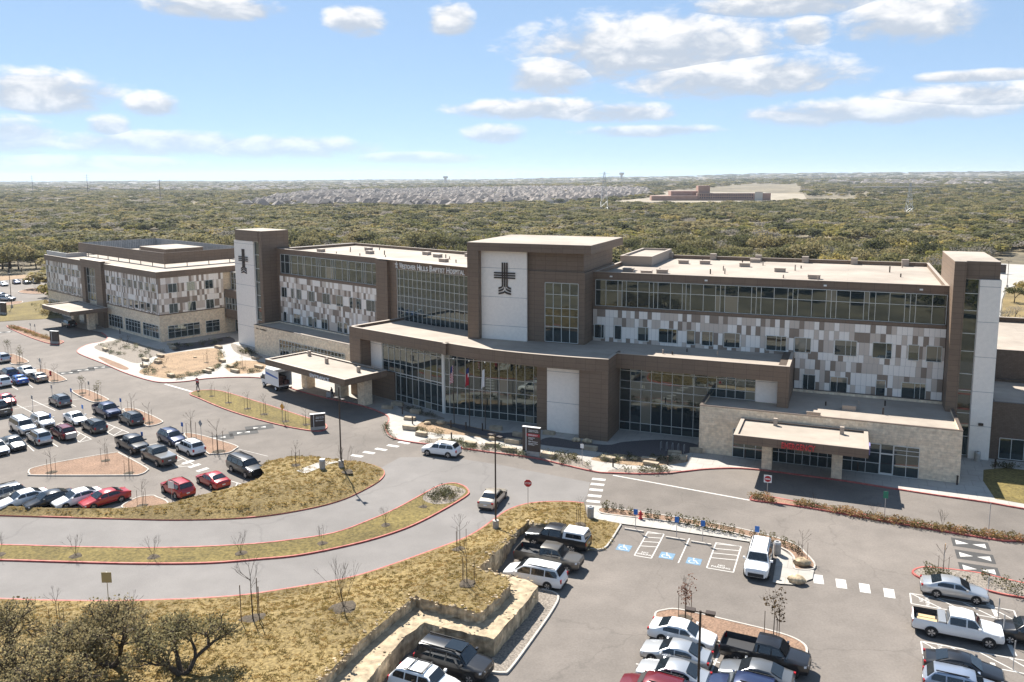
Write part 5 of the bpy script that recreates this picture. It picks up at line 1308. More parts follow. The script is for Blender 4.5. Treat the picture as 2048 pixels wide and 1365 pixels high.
cb.add([(x, -1.0, z) for x, z in prof] + [(x, 1.0, z) for x, z in prof], ((0, 1, 2, 3, 4), (9, 8, 7, 6, 5), (0, 5, 6, 1), (1, 6, 7, 2), (2, 7, 8, 3), (3, 8, 9, 4), (4, 9, 5, 0))); bt_part('cab', cb, PAINTS['white'])
bt_part('windscreen', MB().quad((2.80, -.88, 1.28), (2.80, .88, 1.28), (2.59, .84, 2.06), (2.59, -.84, 2.06)), M_CARGLASS)
for sg in (-1, 1):
    bt_part('side_window', MB().quad((1.6, sg * 1.012, 1.3), (2.6, sg * 1.012, 1.3), (2.45, sg * 1.012, 2.0), (1.6, sg * 1.012, 2.0)), M_CARGLASS)
    bt_part('mirror', MB().box(I, 2.55, 2.65, sg * 1.15 - .08, sg * 1.15 + .08, 1.3, 1.75), M_TRIM)
    for x in (2.0, -1.9): bt_part('wheel', MB().tube((x, sg * .78, .4), (x, sg * 1.06, .4), .4, n=16), M_TYRE); bt_part('hub', MB().tube((x, sg * 1.05, .4), (x, sg * 1.075, .4), .22, n=12), M_SIGN)
bt_part('chassis', MB().box(I, -3.2, 1.4, -.5, .5, .5, .85).box(I, -3.3, -3.1, -1.05, 1.05, .45, .6), M_TRIM)
for sg in (1,):
    bt_part('blue_stripe', MB().quad((1.0, sg * 1.16, 2.35), (-2.9, sg * 1.16, 2.1), (-2.9, sg * 1.16, 2.32), (1.0, sg * 1.16, 2.72)), pm('truck_blue', (0.03, 0.12, 0.42), 0.5))

# ------------------------------------------------------------------ people
def person(label, loc, rz, pts, edges, shirt, leg, skin=(0.35, 0.2, 0.14)):
    me = bpy.data.meshes.new('person'); me.from_pydata([p[:3] for p in pts], edges, [])
    o = bpy.data.objects.new('person', me); COL.objects.link(o); o.location = loc; o.rotation_euler = (0, 0, rz)
    md = o.modifiers.new('skin', 'SKIN'); sd = o.modifiers.new('sub', 'SUBSURF'); sd.levels = 1; sd.render_levels = 2
    for i, p in enumerate(pts): me.skin_vertices[0].data[i].radius = (p[3], p[3])
    me.skin_vertices[0].data[0].use_root = True
    me.materials.append(shirt)
    return tag(o, label, 'person')
def walker(stride, reach, bend=0.0):
    b = bend
    P = [(0, 0, .95, .15), (0.02 + b * .5, 0, 1.15, .14), (.04 + b, 0, 1.40, .16), (.05 + b * 1.2, 0, 1.52, .06), (.07 + b * 1.3, 0, 1.66, .095), (.08 + b * 1.3, 0, 1.75, .085),
         (.0, .1, .88, .10), (stride * .35, .11, .50, .065), (stride * .55, .11, .08, .05), (stride * .55 + .16, .11, .04, .04),
         (.0, -.1, .88, .10), (-stride * .15, -.11, .50, .065), (-stride * .75, -.11, .12, .05), (-stride * .75 + .14, -.11, .05, .04),
         (.04 + b, .2, 1.40, .065), (reach * .3 + b, .26, 1.15, .05), (reach * .9 + .05 + b, .22, 1.0 + reach * .1, .04), (reach * .9 + .13 + b, .22, .98 + reach * .1, .035),
         (.04 + b, -.2, 1.40, .065), (-.02 + reach * .3 + b, -.26, 1.15, .05), (reach * .8 + b, -.22, 1.0 + reach * .1, .04), (reach * .8 + .08 + b, -.22, .98 + reach * .1, .035)]
    E_ = [(0, 1), (1, 2), (2, 3), (3, 4), (4, 5), (0, 6), (6, 7), (7, 8), (8, 9), (0, 10), (10, 11), (11, 12), (12, 13), (2, 14), (14, 15), (15, 16), (16, 17), (2, 18), (18, 19), (19, 20), (20, 21)]
    return P, E_
M_CLOTH = pm('dark_cloth', (0.03, 0.025, 0.035), 0.9, var=.4, vs=6); M_CLOTH2 = pm('navy_scrubs', (0.015, 0.02, 0.05), 0.9)
P_, E_ = walker(.42, .1); person('person in dark clothes with a bag walking past the do not enter sign', G(396, 782), rad(150), P_, E_, M_CLOTH, M_CLOTH)
P_, E_ = walker(.40, .45, .06); pw = person('person in dark scrubs pushing a cart under the drop-off canopy', G(665, 797), rad(160), P_, E_, M_CLOTH2, M_CLOTH2)
cp = G(659, 797); ct_ = MB().box(Frame(160), 0, 0, 0, 0, 0, 0)
ctm = MB(); fr9 = Frame(160); sx, tx_ = fr9.inv(cp)
ctm.box(fr9, sx - .4, sx + .4, tx_ - .25, tx_ + .25, .25, 1.0)
for a in (-.35, .35):
    for b in (-.2, .2): ctm.box(fr9, sx + a - .03, sx + a + .03, tx_ + b - .03, tx_ + b + .03, .126, .25)
tag(ctm.build('cart', M_GALV, origin=cp), 'grey linen cart being pushed under the drop-off canopy', 'cart')

# ------------------------------------------------------------------ lamps, flags, signs, street furniture
def lamp_post(px, h, label, top=True, heads=((0.55, 0), (-0.55, 0)), ang=C.a, pos=None):
    p = pos or G(*px); t = thing('lamp_post', label, 'lamp post', p, 'parking lot lamp posts')
    MB().tube(p, p + Vector((0, 0, .75)), .30, n=14).build('base', M_KERB, t)
    MB().tube(p + Vector((0, 0, .75)), p + Vector((0, 0, h)), .085, .065, n=8).build('pole', M_BRONZE, t)
    fr = Frame(math.degrees(ang)); s, tt = fr.inv(p)
    for a, b in heads:
        MB().box(fr, s + min(0, a), s + max(0, a), tt - .03, tt + .03, h - .12, h - .06).box(fr, s + a - .26, s + a + .26, tt + b - .19, tt + b + .19, h - .12, h + .02).build('lamp_head', M_BRONZE, t)
lamp_post((682.5, 934), 9.1, 'tall bronze lamp post on the left lawn near the trash can', pos=GH(682.5, 934, h3))
lamp_post((991.6, 1055), 9.2, 'tall bronze lamp post above the rock cut beside the beige sedan', pos=GH(991.6, 1056, h1))
lamp_post((1394, 1420), 9.0, 'bronze lamp post between the parked cars at the bottom edge', ang=A.a, pos=Vector((G(1401, 1222, 9.0).x, G(1401, 1222, 9.0).y, 0)))
lamp_post((24, 616), 9.0, 'slim lamp post in the lawn strip of the far lot')
lamp_post((2014, 575), 8.0, 'thin lamp post by the road behind the right tower')
# flags
def flag(px, h, label, kind):
    p = G(*px); t = thing('flagpole', label, 'flagpole', p, 'flagpoles before the lobby')
    MB().tube(p, p + Vector((0, 0, h)), .06, .035, n=8).build('pole', M_BRONZE, t); MB().ball(p + Vector((0, 0, h + .06)), .08, .08, .08).build('finial', M_SIGN, t)
    mb = MB(); nx, nz = 6, 13; z1 = h - .85; Hh = 2.35; Wd = .44
    P = []
    for j in range(nz + 1):
        for i in range(nx + 1):
            u, v = i / nx, j / nz
            P.append((p.x - .04 - Wd * u * (0.75 + .35 * v), p.y + .16 * math.sin(u * 9 + v * 2.0) * (0.3 + u), p.z + z1 - Hh * v - .30 * u * u))
    cols = {'us': (pm('flag_red', (0.42, 0.02, 0.04), .8), pm('flag_white', (0.75, 0.74, 0.73), .8), pm('flag_blue', (0.02, 0.035, 0.16), .8)), }['us']
    b = 0; mb.v = P
    for j in range(nz):
        for i in range(nx):
            if kind == 'us': mi = 2 if (j < 5 and i >= 2) else ((i + j) % 2)
            elif kind == 'state': mi = 2 if j < 4 else (1 if i < 2 and j < 7 else 0)
            else: mi = 1
            mb.f.append((j * 7 + i, j * 7 + i + 1, (j + 1) * 7 + i + 1, (j + 1) * 7 + i)); mb.m.append(mi)
    mb.build('flag', list(cols), t, smooth=180)
flag((908.4, 851), 9.1, 'flagpole with the striped national flag, leftmost of three', 'us')
flag((939.3, 857), 9.1, 'flagpole with a red white and blue state flag in the middle', 'state')
flag((970.7, 861), 9.1, 'flagpole with a plain white flag, rightmost of three', 'white')
M_SIGNBR = pm('sign_brown', (0.075, 0.055, 0.045), .5); M_SRED = pm('sign_red', (0.42, 0.02, 0.03), .4); M_SBLUE = pm('sign_blue', (0.03, 0.16, 0.48), .4); M_SORG = pm('sign_orange', (0.72, 0.32, 0.03), .5); M_SGRY = pm('sign_back', (0.34, 0.34, 0.34), .5, metal=.3); M_STAN = pm('sign_tan_back', (0.42, 0.33, 0.17), .6); M_SGRN = pm('sign_green', (0.03, 0.2, 0.12), .5)
def monument(px, label, ang, w, h, base=.55, rows=(), z=.13):
    p = G(*px, z); t = thing('monument_sign', label, 'sign', p); fr = Frame(ang); s, q = fr.inv(p)
    MB().box(fr, s - w / 2, s + w / 2, q - .22, q + .22, z, z + base).build('plinth', M_KERB, t)
    MB().box(fr, s - w / 2, s + w / 2, q - .17, q + .17, z + base, z + h).build('panel', M_SIGNBR, t)
    MB().box(fr, s - w / 2 - .04, s + w / 2 + .04, q - .2, q + .2, z + h, z + h + .06).box(fr, s - w * .30, s - w * .27, q - .20, q - .17, z + base, z + h).build('trim', M_SIGN, t)
    for txt, f0, f1, u0, u1, m in rows:
        wall_text(t, txt, fr, s - w / 2 + w * u0, s - w / 2 + w * u1, q - .171, z + h * f0, z + h * f1, m, .02)
    return t, fr, s, q
t, fr_s, s_, q_ = monument((1063, 911), 'tall brown wayfinding sign with a red emergency band by the drive', -22.3, 2.2, 3.45, .55, (
    ('Westover Hills\nBaptist Hospital', .84, .93, .36, .92, M_SIGN), ('Emergency\nParking', .57, .665, .36, .72, M_SIGN), ('Main Entrance', .49, .535, .36, .88, M_SIGN), ('Medical Office\nBuilding 2', .37, .46, .36, .90, M_SIGN)))
MB().box(fr_s, s_ - .58, s_ + 1.1, q_ - .178, q_ - .171, .13 + 3.45 * .69, .13 + 3.45 * .79).build('red_band', M_SRED, t)
wall_text(t, 'EMERGENCY', fr_s, s_ - .35, s_ + .85, q_ - .179, .13 + 3.45 * .715, .13 + 3.45 * .765, M_SIGN, .02)
monument((636, 859), 'brown directional sign at the tip of the drop-off island', 20, 1.9, 2.1, .4, (('Westover Hills\nBaptist Hospital', .70, .85, .36, .92, M_SIGN), ('Main Entrance', .55, .62, .36, .88, M_SIGN)))
monument((110, 687), 'brown directional sign at the tip of the island before the offices', -15, 2.0, 2.5, .4)
monument((6, 629), 'brown sign at the left edge beside the far lot', -20, 2.4, 2.9, .5, z=.06)
monument((2003, 548), 'brown sign beside the road behind the right tower', -20, 2.5, 3.2, .4, z=.05)
def post_sign(px, label, h, shape, w, mat, ang, z=.0, txt=None, pos=None, hs=None, tm=None, back=None):
    p = pos or G(*px, z); t = thing('road_sign', label, 'sign', p, 'signs on posts'); fr = Frame(ang); s, q = fr.inv(p)
    MB().tube(p, p + Vector((0, 0, h)), .032, n=6).build('post', M_GALV, t)
    zc = p.z + h - w * .45; mb = MB()
    n = {'oct': 8, 'disc': 18, 'diamond': 4}.get(shape)
    if n:
        off = math.pi / 8 if shape == 'oct' else 0
        V = [fr(s + w / 2 * math.cos(2 * math.pi * i / n + off), q - .05, zc + w / 2 * math.sin(2 * math.pi * i / n + off)) for i in range(n)] + [fr(s + w / 2 * math.cos(2 * math.pi * i / n + off), q - .035, zc + w / 2 * math.sin(2 * math.pi * i / n + off)) for i in range(n)]
        mb.add(V, [tuple(range(n)), tuple(range(n, 2 * n))[::-1]] + [(i, i + n, (i + 1) % n + n, (i + 1) % n) for i in range(n)])
    else:
        hh = hs or w * 1.35; zc = p.z + h - hs / 2 if hs else p.z + h - hh / 2
        mb.box(fr, s - w / 2, s + w / 2, q - .05, q - .035, zc - hh / 2, zc + hh / 2)
    mb.build('plate', mat, t)
    if txt: wall_text(t, txt, fr, s - w * .36, s + w * .36, q - .051, zc - w * .13, zc + w * .13, tm or M_SIGN, .01)
    return t, fr, s, q, zc
post_sign((1056, 1013), 'red octagonal stop sign at the edge of the dry lawn', 2.75, 'oct', .80, M_SRED, -10, txt='STOP', pos=GH(1056, 1012, h1))
def bar(rv_):
    t, fr, s, q, zc = rv_; MB().box(fr, s - .28, s + .28, q - .06, q - .051, zc - .06, zc + .06).build('white_bar', M_SIGN, t)
post_sign((1534, 997), 'square white sign with a red do not enter disc at the emergency island', 2.5, 'rect', .78, M_SIGN, -15, .11, hs=.8)
p_ = G(1534, 997, .11); fr_ = Frame(-15); s_, q_ = fr_.inv(p_)
dn = obj_near('square white sign with a red do not enter disc at the emergency island')
MB().add([fr_(s_ + .33 * math.cos(a), q_ - .056, p_.z + 2.1 + .33 * math.sin(a)) for a in [2 * math.pi * i / 18 for i in range(18)]], (tuple(range(18)),)).build('red_disc', M_SRED, dn)
MB().box(fr_, s_ - .25, s_ + .25, q_ - .062, q_ - .057, p_.z + 2.04, p_.z + 2.14).build('white_bar', M_SIGN, dn)
bar(post_sign((396, 788), 'round red do not enter sign at the tip of the drop-off island', 2.5, 'disc', .78, M_SRED, -30, .11))
post_sign((566, 846), 'orange diamond warning sign on the drop-off island', 2.7, 'diamond', 1.0, M_SORG, -40, .11)
post_sign((403, 880), 'grey back of a diamond sign on the small island', 2.6, 'diamond', .95, M_SGRY, -40, .11)
post_sign((82, 747), 'grey back of a diamond sign by the hydrant island', 2.7, 'diamond', .95, M_SGRY, -40, .11)
post_sign((219, 1236), 'square tan-backed sign on the slope above the dark oaks', 3.4, 'rect', .75, M_STAN, 0, pos=GH(219, 1230, h1), hs=.82)
post_sign((1769, 1034), 'small green sign on a post in the emergency island', 2.6, 'rect', .45, M_SGRN, -15, .11, hs=.7)
post_sign((1977, 1066), 'bare thin sign post at the right end of the emergency island', 2.9, 'rect', .06, M_GALV, -15, .11, hs=.5)
post_sign((1164, 930), 'small white sign on a post in the forecourt bed', 2.5, 'rect', .4, M_SIGN, -20, .13, hs=.5)
post_sign((344, 998), 'small white and blue parking sign before the red suv', 1.9, 'rect', .75, M_SIGN, -20, .11, hs=.75)
post_sign((1886, 1147), 'yellow backed sign post in the corner bed', 2.6, 'rect', .28, M_SORG, 60, .11, hs=.5)
for i, (x, y) in enumerate(((1271, 1059), (1353, 1075), (1405, 1083), (1513, 1095))): post_sign((x, y), 'blue accessible parking sign, %s along the shrub verge' % ('leftmost', 'second from left', 'third from left', 'rightmost')[i], 2.0, 'rect', .40, M_SBLUE, -20, .1, hs=.55)
for i, (x, y) in enumerate(((1974, 1205), (1995, 1250), (2005, 1285), (2026, 1340))): post_sign((x, y), 'thin parking sign post, %s beside the right edge stalls' % ('uppermost', 'second', 'third', 'lowest')[i], 2.1, 'rect', .06, M_SGRY, 65, 0, hs=.5)
for i, (x, y, m) in enumerate(((66, 818, M_SGRY), (105, 796, M_SGRY), (144, 803, M_SBLUE), (25, 823, M_SGRY), (167, 838, M_SBLUE), (103, 856, M_SBLUE), (243, 824, M_SBLUE), (286, 895, M_SBLUE), (366, 875, M_SBLUE), (179, 788, M_SGRY), (71, 667, M_SGRY), (62, 665, M_SGRY))):
    post_sign((x, y), ('parking sign left of the lone grey suv', 'small pinkish sign behind the lone grey suv', 'blue sign behind the lone grey suv', 'parking sign before the red sedan', 'blue sign at the nose of the white sedan', 'blue sign at the nose of the white suv', 'blue sign beside the navy pickup', 'blue sign beside the black pickup', 'blue sign at the dark blue crossover', 'sign post in the island with leafy trees', 'green sign post in the office drive', 'thin post in the office drive')[i], 2.0, 'rect', .40, m, -30, 0, hs=.55)
# hydrants, bins, bollards
def hydrant(px, label):
    p = G(*px, .11); t = thing('fire_hydrant', label, 'hydrant', p, 'fire hydrants'); z = p.z
    MB().tube(p, p + Vector((0, 0, .08)), .2, n=12).tube(p + Vector((0, 0, .08)), p + Vector((0, 0, .62)), .13, n=12).tube(p + Vector((-.24, 0, .45)), p + Vector((.24, 0, .45)), .075, n=8).tube(p + Vector((0, -.2, .42)), p + Vector((0, 0, .42)), .09, n=8).build('barrel', M_SRED, t)
    MB().ball(p + Vector((0, 0, .62)), .15, .15, .16, 10, 6).tube(p + Vector((0, 0, .75)), p + Vector((0, 0, .84)), .04, n=6).build('bonnet', M_SRED, t)
hydrant((1281, 1038), 'red fire hydrant among the round shrubs of the verge'); hydrant((101, 751), 'dark red fire hydrant on the small mulch island')
def bin_(px, label, pos=None, z=.12):
    p = pos or G(*px, z); t = thing('trash_can', label, 'trash can', p, 'trash cans')
    MB().tube(p, p + Vector((0, 0, .95)), .32, .34, n=16).build('drum', M_KERB, t); MB().tube(p + Vector((0, 0, .95)), p + Vector((0, 0, 1.12)), .35, .30, n=16).build('lid', M_GALV, t); MB().tube(p + Vector((0, 0, 1.12)), p + Vector((0, 0, 1.125)), .14, n=12).build('opening', M_DARK, t)
bin_((1181, 1035), 'pale round trash can at the end of the crosswalk path'); bin_((1554, 1108), 'round trash can beside the large white suv'); bin_((645, 940), 'round trash can on the left lawn path', GH(645, 938, h3)); bin_((1954, 922), 'steel trash can against the white tower', z=.13)
for i, (x, y) in enumerate(((805, 829), (825, 848), (902, 856), (932, 860), (965, 862), (903, 881), (1226, 934), (1335, 930), (1490, 916), (1715, 943), (1914, 970), (1990, 935), (286, 735), (240, 668))):
    p = G(x, y, .13); t = thing('bollard_light', 'short dark bollard light in the forecourt beds', 'bollard', p, 'bollard lights of the forecourts')
    MB().tube(p, p + Vector((0, 0, .95)), .09, n=10).build('post', M_BRONZE, t); MB().tube(p + Vector((0, 0, .95)), p + Vector((0, 0, 1.02)), .12, n=10).build('cap', M_BRONZE, t)
for i in range(5):
    p = G(1322 + i * 11.5, 899 + i * 1.6, .13); pts = [p + A.u * (.0) + A.v * (.4 * math.cos(a)) + Vector((0, 0, .75 + .25 * math.sin(a) if a > 0 else 0)) for a in [math.pi * k / 8 for k in range(9)]]
    mb = MB(); q = [Vector((pts[0].x, pts[0].y, p.z))] + pts + [Vector((pts[-1].x, pts[-1].y, p.z))]
    for k in range(len(q) - 1): mb.tube(q[k], q[k + 1], .03, n=6)
    tag(mb.build('bike_hoop', M_GALV, origin=p), 'steel bike hoop on the pad beside the emergency block', 'bike rack', 'row of bike hoops')
bp_ = MB().ball((0, 0, .28), .28, .22, .3, 10, 6).ball((0, -.2, .2), .2, .12, .18, 8, 5).ball((0, 0, .6), .1, .06, .08, 6, 4)
o = bp_.build('backpack', M_CLOTH); o.location = G(1400, 893, .75); tag(o, 'dark bag left on the limestone block by the emergency wall', 'bag')
# the concrete path crossing the left lawn
sheet('lawn_path', [(p.x, p.y) for p in (GH(598, 943, h3), GH(612, 950, h3), GH(682, 926, h3), GH(664, 921, h3))], 0.42, M_CONC) if False else None

# limestone seat blocks and boulders
bl = random.Random(4)
def block(px, label, group, ang, sz=None):
    p = G(*px, .13); w, d, h = sz or (bl.uniform(1.5, 2.0), bl.uniform(.55, .75), bl.uniform(.42, .55))
    mb = MB(); V = [(x * w / 2 + bl.uniform(-.05, .05), y * d / 2 + bl.uniform(-.04, .04), z + bl.uniform(-.03, .03) * (z > 0)) for z in (0, h) for x, y in ((-1, -1), (0, -1.03), (1, -1), (1, 1), (0, 1.03), (-1, 1))]
    mb.add(V, ((5, 4, 3, 2, 1, 0), (6, 7, 8, 9, 10, 11)) + tuple((i, (i + 1) % 6, (i + 1) % 6 + 6, i + 6) for i in range(6)))
    o = bpy.data.objects.new('stone_block', mb.mesh('stone_block', M_BLOCK)); COL.objects.link(o); o.location = p; o.rotation_euler = (0, 0, rad(ang + bl.uniform(-8, 8)))
    return tag(o, label, 'stone block', group)
for x, y in ((775, 818), (795, 811), (831, 827), (820, 840), (820, 860), (843, 872), (889, 887), (940, 891), (984, 893), (992, 860), (1025, 887), (1037, 873), (1018, 903), (1098, 869), (1097, 915), (1181, 900), (1216, 921), (1298, 923), (1349, 910), (1392, 905), (1358, 918), (1302, 931)):
    block((x, y), 'cut limestone seat block in the forecourt beds of the lobby', 'limestone blocks before the lobby', -22)
for x, y in ((211, 702), (345, 698), (341, 691), (321, 714), (316, 727), (288, 734), (291, 722), (342, 754), (414, 746), (421, 741), (445, 724), (461, 735), (470, 745), (511, 719), (437, 697), (560, 752), (518, 736)):
    block((x, y), 'cut limestone seat block in the garden before the office building', 'limestone blocks of the office garden', -42)
for x, y, s, lab in ((881, 849, .7, 'pale boulder right of the first bed light'), (855, 849, .55, 'brown boulder at the left of the tan gravel'), (1153, 883, .6, 'grey boulder at the white lobby panel'), (1175, 886, .7, 'flat grey boulder at the brown lobby corner'), (1244, 920, .5, 'white boulder behind the kerb bed'), (1268, 920, .5, 'flat boulder in the tan gravel bed'),
                 (1604, 1130, .75, 'large boulder in the bed at the end of the shrub verge'), (1593, 1164, .75, 'grey boulder at the kerb below the shrub verge'), (390, 716, .4, 'small brown rock in the tan garden bed'), (985, 880, .6, 'low rock in front of the flagpoles')):
    mb = MB().ball((0, 0, s * .3), s, s * .7, s * .5, 9, 6, 0, .12, bl); o = mb.build('boulder', M_ROCK, smooth=50); o.location = G(x, y, .12); o.rotation_euler = (0, 0, rad(-25)); tag(o, lab, 'boulder')

# ------------------------------------------------------------------ vegetation
def leaf_mesh(name, blobs, per, size, mat, seed, bias=0.5, flat=0.0):
    """many leaf-sized quads spread over the shells of foliage clumps"""
    rg = np.random.default_rng(seed); Vs = []
    for (c, r) in blobs:
        n = max(3, int(per * (r[0] * r[1] * r[2]) ** (2 / 3)))
        d = rg.normal(size=(n, 3)); d /= np.linalg.norm(d, axis=1)[:, None]
        k = rg.uniform(0.35, 1.0, (n, 1)) ** 0.45
        p = np.array(c) + d * np.array(r) * k
        nr = d * bias + rg.normal(size=(n, 3)) * (1 - bias); nr[:, 2] += flat; nr /= np.linalg.norm(nr, axis=1)[:, None]
        a = np.cross(nr, rg.normal(size=(n, 3))); a /= np.linalg.norm(a, axis=1)[:, None]; b = np.cross(nr, a)
        s = size * rg.uniform(0.6, 1.4, (n, 1)); e = rg.uniform(0.5, 1.0, (n, 1))
        Vs.append(np.stack((p - a * s, p - b * s * e, p + a * s, p + b * s * e), 1))
    V = np.concatenate(Vs).reshape(-1, 3); n = len(V) // 4
    me = bpy.data.meshes.new(name)
    me.vertices.add(len(V)); me.vertices.foreach_set('co', V.ravel())
    me.loops.add(n * 4); me.loops.foreach_set('vertex_index', np.arange(n * 4, dtype=np.int32))
    me.polygons.add(n); me.polygons.foreach_set('loop_start', np.arange(0, n * 4, 4, dtype=np.int32))
    me.materials.append(mat); me.update(calc_edges=True); me.validate()
    return me
def oak_blobs(w, h, z0, n, seed, r0=(.28, .40)):
    r = random.Random(seed); out = []
    for i in range(n):
        a = r.uniform(0, 2 * math.pi); q = math.sqrt(r.random()) * .78; zz = r.random()
        top = (1 - q * q) ** .5
        c = (w / 2 * q * math.cos(a), w / 2 * q * math.sin(a), z0 + (h - z0) * (.25 + .62 * top * (.45 + .55 * zz)))
        k = r.uniform(*r0) * w / 2; out.append((c, (k, k, k * .72)))
    return out
def limb(mb, p, d, L, r, depth, rnd, spread=.6, mi=0, shrink=.68, n=5):
    q = Vector(p) + Vector(d).normalized() * L
    mb.tube(p, q, r, r * .68, n=n, mi=mi, caps=False)
    if depth <= 0: return
    for _ in range(2 if rnd.random() < .7 else 3):
        dd = (Vector(d).normalized() + Vector((rnd.uniform(-1, 1), rnd.uniform(-1, 1), rnd.uniform(-.25, .7))) * spread).normalized()
        limb(mb, q, dd, L * shrink * rnd.uniform(.8, 1.15), r * .66, depth - 1, rnd, spread, mi, shrink, max(3, n - 1))
def proto_tree(name, trunk_mb, crown_me, bark=None):
    t = thing('proto_' + name, None, 'tree', link=False)
    a = trunk_mb.build('trunk', bark or M_BARK, t, link=False); kid(t, a)
    if crown_me: c = bpy.data.objects.new('crown', crown_me); c.parent = t; kid(t, c)
    return t
OAKS = []
for i, (w, h, z0, nb, mi) in enumerate(((7.0, 5.6, 1.2, 22, 0), (6.0, 4.6, .8, 18, 1), (8.0, 5.4, 1.2, 24, 0), (5.0, 4.2, .6, 15, 1), (6.5, 5.0, 1.0, 18, 2), (7.5, 6.2, 1.5, 24, 0))):
    rr = random.Random(100 + i); tm = MB(); limb(tm, (0, 0, -.1), (0.1, 0, 1), h * .30, .20, 3, rr, .9)
    OAKS.append(proto_tree('oak_%d' % i, tm, leaf_mesh('crown', oak_blobs(w, h, z0, nb, i), 42 if mi != 2 else 30, .22 if mi != 2 else .13, M_LEAF[mi], i, .4, .55)))
OAK_R = [3.5, 3.0, 4.0, 2.5, 3.2, 3.7]
def blocked(x, y):
    s, t = A.inv((x, y, 0)); sc, tc = C.inv((x, y, 0))
    if -60 < s < 48 and t < 152 and s > -62: return True
    if -240 < sc < -95 and tc < 113: return True
    p = project((x, y, 0))
    if p is None: return False
    px, py = p
    xs = (-600, 0, 95, 100, 1880, 1992, 2060, 2700); ys = (545, 547, 545, 612, 612, 512, 506, 500)
    lim = float(np.interp(px, xs, ys))
    if py > lim: return True
    # clearings: the housing estate, the school grounds and a few open glades
    r = math.hypot(x, y)
    for poly in CLEAR:
        if inside((px, py), poly): return fr_rng.random() < (.80 if poly is CLEAR[0] else 1.0)
    return False
CLEAR = [[(470, 417), (560, 395), (640, 385), (1000, 378), (1290, 383), (1300, 392), (1200, 404), (1030, 412), (900, 420), (700, 415), (560, 420)],
         [(1190, 412), (1310, 398), (1330, 386), (1540, 376), (1600, 378), (1616, 408), (1500, 412), (1330, 414)],
         [(1600, 398), (1720, 397), (1720, 405), (1600, 406)], [(1090, 405), (1140, 403), (1142, 416), (1090, 417)]]
fr_rng = random.Random(2024)
near, far = [], []
def scatter(r0, r1, cell, az0, az1, prob, out, size):
    y = r0
    while y < r1:
        half = y * math.tan(rad(max(abs(az0), abs(az1)))); x = y * math.tan(rad(az0))
        while x < y * math.tan(rad(az1)):
            px, py = x + fr_rng.uniform(-.5, .5) * cell, y + fr_rng.uniform(-.5, .5) * cell
            gap = math.sin(px * .021 + 1.7 * math.sin(py * .013)) * math.sin(py * .017 + 1.3 * math.sin(px * .011))
            if fr_rng.random() < prob * (1 if gap < .58 else .22) and not blocked(px, py): out.append((px, py, size * fr_rng.choice((.6, .75, .9, 1.0, 1.1, 1.25, 1.5)) * fr_rng.uniform(.9, 1.1)))
            x += cell
        y += cell
trees = []
scatter(118, 420, 6.3, -38, 38, .90, trees, 1.2)
trees.sort(key=lambda t: math.hypot(t[0], t[1]))
# largest in the picture: the nearest ones that the camera can see over the buildings
vis = []
for t_ in trees:
    p = project((t_[0], t_[1], 4.0 * t_[2]))
    if p and -10 < p[0] < 2058 and p[1] < 600:
        roof = float(np.interp(p[0], (0, 88, 92, 470, 474, 570, 930, 935, 1240, 1300, 1890, 1892, 2000, 2004, 2048), (700, 700, 486, 486, 458, 480, 500, 470, 470, 515, 540, 500, 510, 640, 700)))
        if p[1] < roof + 6: vis.append(t_)
keep = set(id(t_) for t_ in vis[:300])
def tree_words(p):
    x = p[0]
    for lim, w in ((92, 'beyond the far lot at the left edge'), (300, 'behind the medical offices'), (470, 'behind the screened office roof'), (580, 'behind the left tower with the cross'), (930, 'behind the left wing roof'), (1245, 'behind the central tower'), (1560, 'behind the right wing roof'), (1890, 'behind the right wing near its tower'), (9999, 'beyond the right tower')):
        if x < lim: return w
for t_ in vis[:300]:
    i = fr_rng.randrange(6); x, y, s = t_
    p = project((x, y, 0))
    o = copy_tree(OAKS[i], (x, y, hz(x, y)), fr_rng.uniform(0, 6.28), s, label=('dark round oak', 'yellow green juniper', 'broad dark oak', 'small olive juniper', 'grey leafless thicket tree', 'tall dark oak')[i] + ' in the woodland ' + tree_words(p), group='woodland trees behind the hospital')
    o.name = 'oak_tree' if i in (0, 2, 5) else ('juniper_tree' if i in (1, 3) else 'bare_tree')
rest = [t_ for t_ in trees if id(t_) not in keep]
far_pts = [(x, y, hz(x, y), s) for x, y, s in rest]
o2 = []; scatter(420, 1000, 9.5, -36, 36, .85, o2, 1.75); scatter(1000, 2300, 17, -35, 35, .75, o2, 2.1); scatter(2300, 5200, 46, -35, 35, .75, o2, 4.2); scatter(5200, 10500, 120, -35, 35, .7, o2, 8.0)
far_pts += [(x, y, hz(x, y) - (0 if s < 2.5 else .3), s) for x, y, s in o2]
# woods behind the camera, reflected in the glazing
o3 = []
for k in range(2600):
    x, y = fr_rng.uniform(-260, 260), fr_rng.uniform(-260, -8)
    if abs(x) < 26 and y > -14: continue
    o3.append((x, y, -.08, fr_rng.uniform(.9, 1.5)))
far_pts += o3
